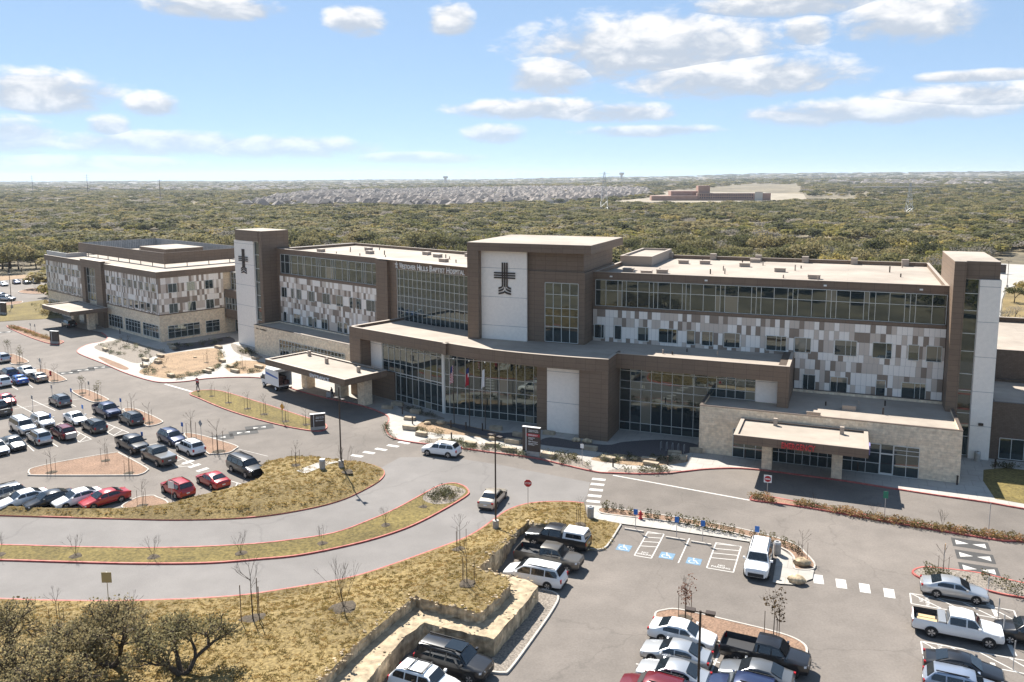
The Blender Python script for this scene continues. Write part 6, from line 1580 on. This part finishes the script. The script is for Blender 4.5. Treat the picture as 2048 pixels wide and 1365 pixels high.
# geometry-node scatter: one object of kind stuff
lowsrc = bpy.data.collections.new('woodland_sources')
for i in range(5):
    w, h, z0, nb, mi = ((7.0, 5.4, .3, 12, 0), (6.2, 4.6, .2, 10, 1), (7.6, 5.2, .3, 12, 0), (5.4, 4.4, .2, 9, 1), (6.5, 4.8, .3, 10, 2))[i]
    so = bpy.data.objects.new('woodland_tree', leaf_mesh('woodland_tree', oak_blobs(w, h, z0, nb, 50 + i, (.34, .5)), 26, .40 if mi != 2 else .26, M_LEAF[mi], 60 + i, .4, .6)); lowsrc.objects.link(so)
pm_ = bpy.data.meshes.new('woodland'); pm_.from_pydata([p[:3] for p in far_pts], [], [])
at = pm_.attributes.new('scl', 'FLOAT_VECTOR', 'POINT'); at.data.foreach_set('vector', [c for p in far_pts for c in (p[3], p[3], min(p[3], .85 + .17 * p[3]))])
at = pm_.attributes.new('pick', 'INT', 'POINT'); at.data.foreach_set('value', [fr_rng.choices(range(5), (3, 3, 3, 2, 2.0))[0] for _ in far_pts])
at = pm_.attributes.new('rotz', 'FLOAT', 'POINT'); at.data.foreach_set('value', [fr_rng.uniform(0, 6.28) for _ in far_pts])
wd = bpy.data.objects.new('woodland', pm_); COL.objects.link(wd); tag(wd, 'mixed oak and juniper scrub woodland reaching to the horizon', 'woodland', kind='stuff')
ng = bpy.data.node_groups.new('woodland_scatter', 'GeometryNodeTree')
ng.interface.new_socket('Geometry', in_out='INPUT', socket_type='NodeSocketGeometry'); ng.interface.new_socket('Geometry', in_out='OUTPUT', socket_type='NodeSocketGeometry')
gi, go = ng.nodes.new('NodeGroupInput'), ng.nodes.new('NodeGroupOutput')
ip = ng.nodes.new('GeometryNodeInstanceOnPoints'); ci = ng.nodes.new('GeometryNodeCollectionInfo'); ci.inputs[0].default_value = lowsrc; ci.inputs['Separate Children'].default_value = True; ci.inputs['Reset Children'].default_value = True
def named(n, ty):
    a = ng.nodes.new('GeometryNodeInputNamedAttribute'); a.data_type = ty; a.inputs[0].default_value = n; return a.outputs[0]
cx_ = ng.nodes.new('ShaderNodeCombineXYZ'); ng.links.new(named('rotz', 'FLOAT'), cx_.inputs[2])
m2p = ng.nodes.new('GeometryNodeMeshToPoints')
ng.links.new(gi.outputs[0], m2p.inputs[0]); ng.links.new(m2p.outputs[0], ip.inputs['Points']); ng.links.new(ci.outputs[0], ip.inputs['Instance'])
ip.inputs['Pick Instance'].default_value = True
ng.links.new(named('pick', 'INT'), ip.inputs['Instance Index']); ng.links.new(cx_.outputs[0], ip.inputs['Rotation']); ng.links.new(named('scl', 'FLOAT_VECTOR'), ip.inputs['Scale'])
ng.links.new(ip.outputs[0], go.inputs[0])
wd.modifiers.new('scatter', 'NODES').node_group = ng

# the dark live oaks at the lower left, seen from above
def big_oak(px, h, w, seed, label):
    base = G(*px, 0.0); base.z = h1(base.x, base.y)
    t = thing('live_oak', label, 'tree', base, 'live oaks in the foreground')
    r = random.Random(seed); mb = MB(); tips = []
    def grow(p, d, L, rr_, dep):
        q = Vector(p) + Vector(d).normalized() * L
        mid = (Vector(p) + q) / 2 + Vector((r.uniform(-.1, .1), r.uniform(-.1, .1), r.uniform(-.05, .1))) * L
        mb.tube(p, mid, rr_, rr_ * .85, n=6, caps=False); mb.tube(mid, q, rr_ * .85, rr_ * .68, n=6, caps=False)
        if dep <= 2: tips.append((q, .30 + .16 * dep))
        if dep == 0: return
        for _ in range(3 if dep > 2 else 2 + (r.random() < .5)):
            dd = Vector(d).normalized() * .75 + Vector((r.uniform(-1, 1), r.uniform(-1, 1), r.uniform(-.35, .55)))
            grow(q, dd, L * r.uniform(.62, .85), rr_ * .62, dep - 1)
    for k in range(3):
        a = 2 * math.pi * k / 3 + r.uniform(-.4, .4); grow(base + Vector((0, 0, -.2)), (math.cos(a) * .75, math.sin(a) * .75, 1.0), h * .36, .20, 5)
    mb.build('trunk', M_BARK, t, smooth=60)
    bl_ = []
    for q, k in tips:
        if q.z < base.z + h * .30: continue
        bl_.append((tuple(q - base), (k * 1.25, k * 1.25, k)))
    me = leaf_mesh('crown', bl_, 34, .07, leafmat('live_oak_leaf', (0.19, 0.16, 0.075), (0.37, 0.31, 0.16), .1) , seed, .25, .35)
    c = bpy.data.objects.new('crown', me); COL.objects.link(c); c.parent = t
big_oak((225, 1398), 4.1, 7, 1, 'dark live oak crown in the lower left foreground, largest of the group')
big_oak((368, 1415), 3.9, 6, 2, 'live oak crown right of the others in the lower left foreground')
big_oak((15, 1420), 4.2, 6, 3, 'live oak at the lower left corner of the picture')
big_oak((120, 1470), 4.0, 6, 5, 'low live oak crown at the bottom edge between two larger ones')

# young staked trees
def sapling(kind, seed):
    r = random.Random(seed); tm = MB(); h = {'bare': 2.9, 'leafy': 2.8, 'withered': 2.9, 'multi': 2.2}[kind]
    tips = []
    if kind == 'multi':
        for k in range(6):
            a = r.uniform(0, 6.28); limb(tm, (0, 0, 0), (math.cos(a) * .4, math.sin(a) * .4, 1), h * .40, .014, 3, r, .42, n=3)
    else:
        tm.tube((0, 0, 0), (.03, 0, h * .5), .034, .024, n=5); limb(tm, (.03, 0, h * .5), (0, 0, 1), h * .22, .02, 3, r, .5, n=3)
        for k in range(5): 
            a = r.uniform(0, 6.28); limb(tm, (.03, 0, h * r.uniform(.42, .75)), (math.cos(a), math.sin(a), .9), h * .18, .012, 2, r, .45, n=3)
    crown = None
    if kind == 'leafy': crown = leaf_mesh('crown', [((r.uniform(-.35, .35), r.uniform(-.35, .35), h * r.uniform(.45, 1.02)), (.34, .34, .36)) for _ in range(12)], 130, .06, M_SHRUB, seed, .2)
    if kind == 'withered': crown = leaf_mesh('crown', [((r.uniform(-.45, .45), r.uniform(-.45, .45), h * r.uniform(.5, 1.02)), (.36, .36, .36)) for _ in range(12)], 170, .06, M_DEAD, seed, .1)
    t = proto_tree('%s_%d' % (kind, seed), tm, crown)
    if kind != 'multi':
        for k in range(3):
            a = 2 * math.pi * k / 3 + .4; s = MB().tube((.5 * math.cos(a), .5 * math.sin(a), 0), (.5 * math.cos(a), .5 * math.sin(a), 1.75), .022, n=5).build('stake', M_STAKE, t, link=False); kid(t, s)
    mu = MB().ball((0, 0, 0), .6, .6, .08, 12, 4, 0, .2, r).build('mulch_ring', pm('mulch_ring', (0.075, 0.058, 0.04), .95, var=.4, vs=8), t, link=False); kid(t, mu)
    return t
SAP = {k: [sapling(k, 200 + 10 * j + i) for i in range(2)] for j, k in enumerate(('bare', 'leafy', 'withered', 'multi'))}
srng = random.Random(9)
def plant(kind, px, label, hf=None, z=.11, sc=1.0):
    p = GH(*px, hf) if hf else G(*px, z)
    o = copy_tree(SAP[kind][srng.randrange(2)], p, srng.uniform(0, 6.28), sc * srng.uniform(.92, 1.1), label=label, group='young trees of the grounds'); o.name = {'bare': 'bare_sapling', 'leafy': 'leafy_sapling', 'withered': 'withered_sapling', 'multi': 'multi_stem_sapling'}[kind]; o['category'] = 'tree'
for k, p, lab, hf, sc in (
    ('bare', (103, 945), 'bare staked sapling at the left tip of the triangular island', None, 1), ('bare', (211, 922), 'bare staked sapling at the top corner of the triangular island', None, 1), ('bare', (258, 947), 'bare staked sapling at the right tip of the triangular island', None, 1),
    ('leafy', (165, 787), 'leafy staked sapling at the left of the narrow lot island', None, 1), ('leafy', (196, 800), 'leafy staked sapling at the right of the narrow lot island', None, 1), ('bare', (263, 825), 'bare sapling at the left of the island by the dark grey suv', None, 1), ('bare', (298, 846), 'bare sapling at the right of the island by the dark grey suv', None, 1),
    ('bare', (383, 879), 'tall bare sapling at the left of the island by the white suv', None, 1.35), ('bare', (436, 904), 'tall bare sapling at the right end of the island by the white suv', None, 1.4), ('leafy', (17, 713), 'leafy sapling left of its pair on the island by the silver suv', None, 1), ('leafy', (40, 726), 'leafy sapling right of its pair on the island by the silver suv', None, 1),
    ('bare', (85, 747), 'bare sapling beside the diamond sign on the hydrant island', None, 1), ('bare', (109, 762), 'bare sapling right of the hydrant on its island', None, 1), ('bare', (285, 1012), 'bare staked sapling before the red suv at the lawn', None, 1),
    ('bare', (424, 793), 'first bare sapling from the left on the drop-off island', None, .85), ('bare', (457, 806), 'second bare sapling on the drop-off island', None, .95), ('bare', (495, 818), 'third bare sapling on the drop-off island', None, .95), ('bare', (528, 829), 'fourth bare sapling on the drop-off island', None, .95), ('bare', (571, 843), 'fifth bare sapling beside the orange sign', None, .95), ('bare', (612, 850), 'sixth bare sapling near the directional sign', None, .95),
    ('bare', (592, 931), 'bare staked sapling at the top of the left lawn', h3, .95), ('multi', (693, 944), 'leafless shrub tree beside the lamp post on the left lawn', h3, 1.3),
    ('multi', (152, 1112), 'small leafless tree, second from left in the median', None, .9), ('multi', (307, 1114), 'small leafless tree, third from left in the median', None, .9), ('multi', (481, 1107), 'small leafless tree in the middle of the median', None, .9), ('multi', (645, 1087), 'small leafless tree right of the middle of the median', None, .85), ('multi', (772, 1050), 'small leafless tree in the narrowing median', None, .8), ('multi', (846, 1014), 'small leafless tree beside the planted tip of the median', None, .75), ('multi', (-2, 1110), 'small leafless tree at the left edge of the median', None, .9),
    ('bare', (920, 1100), 'bare staked sapling above its twin on the sloping lawn', h1, 1.05), ('bare', (934, 1167), 'bare staked sapling near the limestone corner', h1, 1.2), ('multi', (688, 1216), 'leafless young tree in the middle of the sloping lawn', h1, 1.6), ('bare', (506, 1240), 'tall sapling with a few dead leaves on the sloping lawn', h1, 1.5), ('bare', (117, 1262), 'staked sapling behind the dark oaks at left', h1, 1.1), ('bare', (268, 1262), 'staked sapling beside the tan-backed sign', h1, .9),
    ('bare', (1160, 1050), 'bare staked sapling on the lawn by the trash can', h1, .95), ('withered', (1370, 1238), 'withered brown saplings on the mulch island at left', None, 1.15), ('withered', (1546, 1284), 'withered brown sapling on the mulch island at right', None, 1.15),
    ('bare', (1604, 1120), 'bare staked sapling by the boulder at the verge end', None, .95), ('bare', (1886, 1150), 'bare staked sapling in the corner bed behind the silver sedan', None, .95), ('multi', (1626, 1008), 'small leafless shrub, leftmost in the emergency island', None, .55), ('multi', (1748, 1030), 'small leafless shrub in the middle of the emergency island', None, .55), ('multi', (1886, 1054), 'small leafless shrub right in the emergency island', None, .75),
    ('bare', (413, 726), 'bare sapling in the tan garden bed', None, .9), ('bare', (486, 737), 'bare sapling in the right garden bed', None, .9), ('multi', (251, 694), 'leafless shrub in the office garden', None, 1.1), ('multi', (329, 735), 'leafless shrub by the light in the office garden', None, .9), ('multi', (73, 582), 'bare sapling on the far lot island', None, .9)):
    plant(k, p, lab, hf, .11, sc)
# shrubs
def shrub_proto(kind, i):
    r = random.Random(300 + i); nm = 'proto_shrub_%s_%d' % (kind, i)
    if kind == 'round': me = leaf_mesh('round_shrub', [((0, 0, .42), (.34, .34, .44)), ((.05, 0, .3), (.33, .32, .3))], 700, .05, M_SHRUB, i, .5)
    elif kind == 'grass': me = leaf_mesh('grass_clump', [((r.uniform(-.4, .4), r.uniform(-.35, .35), .32), (.34, .32, .36)) for _ in range(7)], 260, .065, M_OCHRE, i, .3, .2)
    elif kind == 'sage': me = leaf_mesh('sage_shrub', [((r.uniform(-.3, .3), r.uniform(-.3, .3), .2), (.28, .28, .24)) for _ in range(5)], 260, .05, M_SAGE, i, .4)
    else: me = leaf_mesh('green_shrub', [((r.uniform(-.25, .25), r.uniform(-.25, .25), .24), (.26, .26, .26)) for _ in range(4)], 280, .05, M_SHRUB, i, .4)
    return me
SHR = {k: [shrub_proto(k, 7 * j + i) for i in range(3)] for j, k in enumerate(('round', 'grass', 'sage', 'green'))}
def shrub(kind, p, label, group, sc=1.0):
    me = SHR[kind][srng.randrange(3)]; o = bpy.data.objects.new({'round': 'round_shrub', 'grass': 'grass_clump', 'sage': 'sage_shrub', 'green': 'green_shrub'}[kind], me); COL.objects.link(o)
    o.location = p; o.rotation_euler = (0, 0, srng.uniform(0, 6.28)); s = sc * srng.uniform(.8, 1.2); o.scale = (s, s, s); tag(o, label, 'shrub' if kind != 'grass' else 'grass clump', group)
for x, y in ((1212, 1020), (1228, 1021), (1243, 1025), (1260, 1028), (1297, 1036), (1313, 1038), (1337, 1043), (1357, 1047), (1375, 1050), (1392, 1054), (1411, 1058), (1428, 1061), (1447, 1065), (1463, 1068), (1483, 1073), (1506, 1076), (1525, 1080), (1545, 1084), (1568, 1091), (1584, 1098), (1596, 1106)):
    shrub('round', G(x, y, .11), 'clipped round shrub in the row along the shrub verge', 'round shrubs of the verge', 1.15)
for k in range(46):
    f = k / 45; x = 1506 + f * 570; y = float(np.interp(x, (1506, 1620, 1760, 1900, 2048, 2100), (998, 1014, 1041, 1063, 1082, 1090)))
    if 1553 < x < 1592 : continue
    shrub('grass', G(x, y + srng.uniform(-2, 1), .11), 'ochre ornamental grass clump in the long emergency island', 'grass clumps of the emergency island', .95)
for k in range(20):
    f = k / 19; shrub('grass', G(22 + f * 78, 656 + f * 23 + srng.uniform(-1, 1), .11), 'ochre ornamental grass clump in the island before the offices', 'grass clumps of the office island', 1.0)
def fill(px, n, kinds, label, group, sc=1.0, z=.13):
    sc *= 1.3
    xs = [p[0] for p in px]; ys = [p[1] for p in px]; c = 0; g = 0
    while c < n and g < n * 40:
        g += 1; q = (srng.uniform(min(xs), max(xs)), srng.uniform(min(ys), max(ys)))
        if inside(q, px): shrub(kinds[srng.randrange(len(kinds))], G(*q, z), label, group, sc); c += 1
fill([(852, 998), (874, 979), (900, 976), (926, 983), (900, 1004), (868, 1008)], 30, ('green', 'green', 'sage'), 'low shrub in the planted tip of the median', 'shrubs of the median tip', .9, .12)
fill([(190, 694), (244, 682), (330, 705), (275, 725)], 34, ('sage', 'green'), 'low shrub in the left garden bed by the offices', 'shrubs of the left garden bed')
fill([(280, 746), (312, 722), (322, 726), (312, 742), (348, 754), (415, 742), (440, 728), (436, 700), (447, 712), (444, 732), (418, 748), (350, 760)], 44, ('sage', 'sage', 'green'), 'grey green shrub around the tan garden bed', 'shrubs around the tan garden bed')
fill([(452, 735), (476, 724), (490, 726), (474, 740), (525, 742), (520, 748), (468, 749)], 16, ('sage', 'green'), 'low shrub in the right garden bed', 'shrubs of the right garden bed')
fill([(464, 690), (480, 692), (514, 709), (500, 714), (472, 703)], 16, ('green',), 'green shrub at the foot of the left tower', 'shrubs at the left tower')
fill([(340, 692), (455, 676), (466, 683), (350, 702)], 22, ('sage', 'green'), 'shaded shrub along the office wall', 'shrubs along the office wall')
fill([(838, 884), (880, 879), (960, 890), (1046, 904), (1060, 914), (985, 904), (918, 895)], 34, ('green', 'sage'), 'low shrub in the kerbside bed before the lobby', 'shrubs of the kerbside bed')
fill([(1080, 907), (1130, 909), (1158, 917), (1178, 934), (1116, 925)], 20, ('green',), 'low shrub right of the wayfinding sign', 'shrubs right of the wayfinding sign')
fill([(833, 858), (850, 862), (890, 870), (870, 872), (838, 866)], 10, ('green',), 'small shrub at the front of the tan gravel', 'shrubs of the tan gravel')
fill([(768, 844), (777, 846), (777, 866), (792, 876), (788, 878), (772, 868)], 10, ('green',), 'small shrub along the red kerb of the plaza', 'shrubs along the plaza kerb', .8)
fill([(1185, 918), (1230, 912), (1280, 918), (1340, 915), (1370, 921), (1290, 929), (1220, 926)], 22, ('green', 'sage'), 'shrub among the blocks by the emergency path', 'shrubs by the emergency path')
fill([(1226, 941), (1340, 941), (1330, 946), (1228, 945)], 12, ('green',), 'low shrub at the red kerb by the crosswalk', 'shrubs by the crosswalk')
fill([(1836, 1140), (1960, 1150), (2060, 1174), (2060, 1196), (1990, 1184), (1860, 1160)], 16, ('green',), 'dark shrub in the corner planting bed', 'shrubs of the corner bed', .95, .12)
fill([(1985, 930), (2040, 934), (2048, 940), (1990, 936)], 10, ('green',), 'shaded shrub along the brick annex', 'shrubs along the annex')
fill([(60, 610), (128, 606), (140, 632), (80, 636)], 22, ('sage', 'green', 'grass'), 'shrub on the rocky bank beside the office canopy', 'shrubs of the rocky bank', 1.2, .08)
fill([(800, 806), (836, 821), (886, 836), (872, 838), (820, 826)], 14, ('green',), 'shaded shrub at the foot of the lobby glass', 'shrubs at the lobby glass', .8)
for i, (x, y) in enumerate(((2028, 606), (2044, 588), (2012, 650), (2030, 640), (2046, 668))):
    o = copy_tree(OAKS[(0, 1, 4, 4, 4)[i]], G(x, y), i * 1.3, (.8, .8, .7, .7, .8)[i], label=('green oak on the verge beyond the right tower', 'tree at the right edge by the road', 'bare tree right of the white tower', 'bare thicket behind the annex', 'bare tree at the right edge above the annex')[i], group='trees beyond the right tower'); o.name = 'verge_tree'
car('sedan', 'blue', (2043, 662), 30, 'blue car at the right edge beyond the annex', 'cars in the far lot')

# dry tufts over the foreground slope: one scatter of kind stuff
tb_ = MB(); tr = random.Random(12)
for k in range(14):
    a = tr.uniform(0, 6.28); q = tr.uniform(0, .13); h_ = tr.uniform(.07, .20); b_ = tr.uniform(0, 6.28); w_ = tr.uniform(.02, .05); le = tr.uniform(0, .10)
    x0, y0 = q * math.cos(a), q * math.sin(a)
    tb_.add([(x0 - w_ * math.cos(b_), y0 - w_ * math.sin(b_), 0), (x0 + w_ * math.cos(b_), y0 + w_ * math.sin(b_), 0), (x0 + le * math.cos(a), y0 + le * math.sin(a), h_)], ((0, 1, 2),))
tsrc = bpy.data.collections.new('tuft_sources')
tsrc.objects.link(bpy.data.objects.new('grass_tuft', tb_.mesh('grass_tuft', leafmat('straw_blade', (0.30, 0.215, 0.075), (0.46, 0.335, 0.13), .25))))
tpts = []
lx = [p[0] for p in l1]; ly = [p[1] for p in l1]
while len(tpts) < 13000:
    p = (tr.uniform(-75, max(lx)), tr.uniform(38, 95))
    if inside(p, l1) and dist_line(p, loop_w) > .35: tpts.append((p[0], p[1], h1(*p) - .01))
    elif inside(p, l3) and dist_line(p, road3) > .3: tpts.append((p[0], p[1], h3(*p) - .01))
tme = bpy.data.meshes.new('grass_tufts'); tme.from_pydata(tpts, [], [])
at = tme.attributes.new('scl', 'FLOAT_VECTOR', 'POINT'); at.data.foreach_set('vector', [c for _ in tpts for c in ((lambda v: (v, v, v * tr.uniform(.35, .75)))(tr.uniform(.6, 1.6)))])
at = tme.attributes.new('pick', 'INT', 'POINT'); at = tme.attributes.new('rotz', 'FLOAT', 'POINT'); at.data.foreach_set('value', [tr.uniform(0, 6.28) for _ in tpts])
gt = bpy.data.objects.new('grass_tufts', tme); COL.objects.link(gt); tag(gt, 'dry straw coloured tufts over the sloping lawn', 'grass', kind='stuff')
ng2 = ng.copy(); [n for n in ng2.nodes if n.type == 'COLLECTION_INFO'][0].inputs[0].default_value = tsrc
gt.modifiers.new('scatter', 'NODES').node_group = ng2

# ------------------------------------------------------------------ the far side: estate, school, masts
hs = random.Random(5)
M_HR = [pm('house_roof_%d' % i, c, .9) for i, c in enumerate(((0.19, 0.16, 0.14), (0.14, 0.12, 0.11), (0.22, 0.19, 0.165), (0.16, 0.14, 0.125)))]; M_HW = [pm('house_wall_%d' % i, c, .9) for i, c in enumerate(((0.42, 0.36, 0.30), (0.34, 0.27, 0.21), (0.50, 0.46, 0.40)))]
def house_mesh(i):
    w, d, e, h = hs.uniform(12, 17), hs.uniform(10, 14), hs.uniform(3.0, 6.2), hs.uniform(3.2, 5.0); mb = MB()
    mb.box(I, -w / 2 + .5, w / 2 - .5, -d / 2 + .5, d / 2 - .5, 0, e, 0)
    k = d / 2 * .95
    V = [(-w / 2, -d / 2, e), (w / 2, -d / 2, e), (w / 2, d / 2, e), (-w / 2, d / 2, e), (-w / 2 + k, 0, e + h), (w / 2 - k, 0, e + h)]
    mb.add(V, ((0, 1, 5, 4), (1, 2, 5), (2, 3, 4, 5), (3, 0, 4), (3, 2, 1, 0)), 1)
    gx = hs.uniform(-.25, .25) * w; gw = 2.6
    mb.add([(gx - gw, -d / 2 - .6, e), (gx + gw, -d / 2 - .6, e), (gx, -d / 2 - .6, e + 2.6), (gx, 0, e + 2.6), (gx - gw, 0, e), (gx + gw, 0, e)], ((0, 1, 2), (1, 5, 3, 2), (4, 0, 2, 3)), 1)
    for x in (-w * .3, w * .05, w * .32): mb.box(I, x - .7, x + .7, -d / 2 + .44, -d / 2 + .5, 1.0, 2.3, 2)
    return mb.mesh('estate_house', [M_HW[i % 3], M_HR[i % 4], M_DARK])
HM = [house_mesh(i) for i in range(8)]
est = CLEAR[0]; houses = []
row = 0
gx0, gy0 = -520.0, 880.0
for iy in range(60):
    for ix in range(90):
        y = 860 + iy * 25.0; x = -620 + ix * 18.5 + (iy % 2) * 6
        p = project((x, y, 0))
        if p and inside(p, est) and hs.random() < .88: houses.append((x + hs.uniform(-2, 2), y + hs.uniform(-4, 4)))
houses.sort(key=lambda p: math.hypot(*p))
for x, y in houses[:300]:
    o = bpy.data.objects.new('estate_house', HM[hs.randrange(8)]); COL.objects.link(o); o.location = (x, y, hz(x, y)); o.rotation_euler = (0, 0, rad(hs.choice((0, 90, 180, 270)) + 20 + hs.uniform(-12, 12)))
    tag(o, 'grey brown roofed house in the distant housing estate', 'house', 'houses of the distant estate')
hm = MB()
for x, y in houses[300:]:
    z = hz(x, y); w, d, e, rf = hs.uniform(6, 8), hs.uniform(5, 7), hs.uniform(3, 6), hs.uniform(3.2, 5); fr9_ = Frame(hs.choice((0, 90)) + 20 + hs.uniform(-15, 15)); s9, t9 = fr9_.inv((x, y, 0))
    V = [fr9_(s9 - w, t9 - d, z + e), fr9_(s9 + w, t9 - d, z + e), fr9_(s9 + w, t9 + d, z + e), fr9_(s9 - w, t9 + d, z + e), fr9_(s9 - w + d, t9, z + e + rf), fr9_(s9 + w - d, t9, z + e + rf)]
    hm.add(V, ((0, 1, 5, 4), (1, 2, 5), (2, 3, 4, 5), (3, 0, 4)), 1 + hs.randrange(4)); hm.box(fr9_, s9 - w + .5, s9 + w - .5, t9 - d + .5, t9 + d - .5, z, z + e, 0)
for k in range(2600):                       # more suburbs, thinly spread towards the horizon
    y = 2100 * math.exp(hs.random() * 1.1); x = y * math.tan(rad(hs.uniform(-30, 30)))
    if math.sin(x * .0021 + 1) * math.sin(y * .0016 + x * .0007) < .1: continue
    z = hz(x, y); w, d, e = 8 * hs.uniform(.8, 1.6), 7, 5
    hm.add([(x - w, y - d, z + e), (x + w, y - d, z + e), (x + w, y + d, z + e), (x - w, y + d, z + e), (x - w + d, y, z + e + 4), (x + w - d, y, z + e + 4)], ((0, 1, 5, 4), (1, 2, 5), (2, 3, 4, 5), (3, 0, 4)), 1 + hs.randrange(4)); hm.box(I, x - w + .5, x + w - .5, y - d + .5, y + d - .5, z, z + e, 0)
if houses[300:]: tag(hm.build('estate_houses', [M_HW[0]] + M_HR), 'mass of small roofs in the far part of the estate', 'houses', kind='stuff')
eg = sheet('estate_ground', W2([(470, 417), (560, 397), (640, 388), (1000, 381), (1290, 385), (1300, 392), (1200, 404), (1030, 412), (900, 420), (700, 416), (560, 421)]), 0.35, pm('estate_lots', (0.13, 0.115, 0.085), .95, var=.3, vs=.05))
sg_ = sheet('school_ground', W2([(1190, 412), (1310, 399), (1330, 388), (1540, 379), (1600, 380), (1616, 408), (1500, 412), (1330, 414)]), 3.2, pm('school_lots', (0.27, 0.23, 0.17), .95, var=.3, vs=.04))
# brick school
SCH = thing('school_building', 'long red brick school with flat roofs in the distant woodland', 'building', G(1420, 402, 3.0)); M_SB = pm('school_brick', (0.33, 0.20, 0.15), .9, var=.1, vs=.2)
sch0 = G(1420, 402, 3.0); SF = Frame(-6); s0_, t0_ = SF.inv(sch0)
k_ = sch0.y / F_PX
def sx_(x): return s0_ + (x - 1420) * k_ * 1.0
for x0, x1, t0, t1, h in ((1305, 1395, 0, 40, 6), (1395, 1538, 2, 45, 9.5), (1345, 1400, 14, 60, 12), (1398, 1421, 8, 34, 19), (1507, 1522, 0.5, 2, 11)):
    MB().box(SF, sx_(x0), sx_(x1), t0_ + t0, t0_ + t1, 2.5, 3 + h).build('brick_wall', M_SB if x0 != 1507 else M_HW[2], SCH); MB().box(SF, sx_(x0) + .3, sx_(x1) - .3, t0_ + t0 + .3, t0_ + t1 - .3, 3 + h, 3.3 + h).build('roof', M_ROOF if x0 == 1395 else pm('school_roof_red', (0.30, 0.20, 0.165), .9), SCH)
for i in range(24):
    x = 1400 + i * 4.4
    for z in (3.0, 6.5): MB().box(SF, sx_(x), sx_(x) + 1.5, t0_ + 1.9, t0_ + 2.0, 3 + z, 5 + z).build('window', M_DARK, SCH)
LS = thing('long_low_building', 'long pale flat roofed building at the edge of the right hand woods', 'building', G(1800, 373, 12))
lb0 = G(1800, 373, 14); MB().box(I, lb0.x - 75, lb0.x + 75, lb0.y, lb0.y + 40, lb0.z - 16, lb0.z - 1).build('wall', M_HW[2], LS); MB().box(I, lb0.x - 77, lb0.x + 77, lb0.y - 1, lb0.y + 41, lb0.z - 1, lb0.z - .4).build('roof', M_HR[2], LS)
def pylon(px, top, label, lat=True):
    p = G(*px, 0); p.z = hz(p.x, p.y); q = G(*px, p.z); h = (px[1] - top) / F_PX * q.length * 1.02
    t = thing('transmission_tower', label, 'pylon', q, 'pylons of the power line'); mb = MB(); w = h * .10
    if lat:
        for sx in (-1, 1):
            for sy in (-1, 1): mb.tube(q + Vector((sx * w, sy * w, 0)), q + Vector((sx * w * .12, sy * w * .12, h)), .16, .10, n=4)
        for k in range(7):
            a, b = k / 7, (k + 1) / 7; wa, wb = w * (1 - .88 * a), w * (1 - .88 * b)
            for s1, s2 in (((-1, -1), (1, -1)), ((1, -1), (-1, -1)), ((-1, 1), (1, 1)), ((1, -1), (1, 1)), ((-1, -1), (-1, 1))): mb.tube(q + Vector((s1[0] * wa, s1[1] * wa, a * h)), q + Vector((s2[0] * wb, s2[1] * wb, b * h)), .09, n=3)
    else: mb.tube(q, q + Vector((0, 0, h)), .7, .3, n=7)
    mb.build('mast', M_GALV if lat else M_BRONZE, t)
    arm = MB()
    for f in (.72, .84, .95): arm.tube(q + Vector((-h * .13, 0, h * f)), q + Vector((h * .13, 0, h * f)), .14, n=4)
    arm.build('cross_arms', M_GALV if lat else M_BRONZE, t)
pylon((1208, 426), 347, 'steel lattice pylon between estate and school'); pylon((1817, 436), 375, 'steel lattice pylon in the woods at right')
pylon((66, 386), 357, 'slim dark power pole at the far left, first of three', False); pylon((176, 390), 355, 'slim dark power pole at the far left, second of three', False); pylon((321, 400), 364, 'slim dark power pole at the far left, third of three', False)
def water_tower(px, top, label, dist):
    d = px_dir(*px); k = dist / d.y; q = Vector((0, 0, CAM_H)) + d * k; h = (px[1] - top) / F_PX * dist
    t = thing('water_tower', label, 'water tower', (q.x, q.y, q.z), 'water towers on the horizon'); 
    MB().tube(q, q + Vector((0, 0, h * .6)), h * .16, n=10).build('shaft', M_HW[0], t); MB().tube(q + Vector((0, 0, h * .6)), q + Vector((0, 0, h * .8)), h * .16, h * .42, n=14).tube(q + Vector((0, 0, h * .8)), q + Vector((0, 0, h)), h * .42, h * .36, n=14).build('tank', M_HW[2], t)
water_tower((891, 366), 353, 'pale water tower on the left part of the horizon', 5200); water_tower((1243, 359), 346, 'pale water tower on the horizon right of the lattice pylon', 5200)

# ------------------------------------------------------------------ haze
if HAZE > 0:
    hb = MB().box(I, -13500, 13500, -13500, 13500, -2.0, 135.0)
    hm_ = bpy.data.materials.new('haze'); hm_.use_nodes = True; nt = hm_.node_tree; nt.nodes.clear()
    oo = nt.nodes.new('ShaderNodeOutputMaterial'); pv = nt.nodes.new('ShaderNodeVolumePrincipled'); pv.inputs['Color'].default_value = (0.78, 0.88, 1.0, 1); pv.inputs['Density'].default_value = HAZE; pv.inputs['Anisotropy'].default_value = 0.2
    nt.links.new(pv.outputs[0], oo.inputs['Volume'])
    ho = hb.build('haze', hm_); tag(ho, 'thin pale haze lying over the whole landscape', 'haze', kind='stuff')
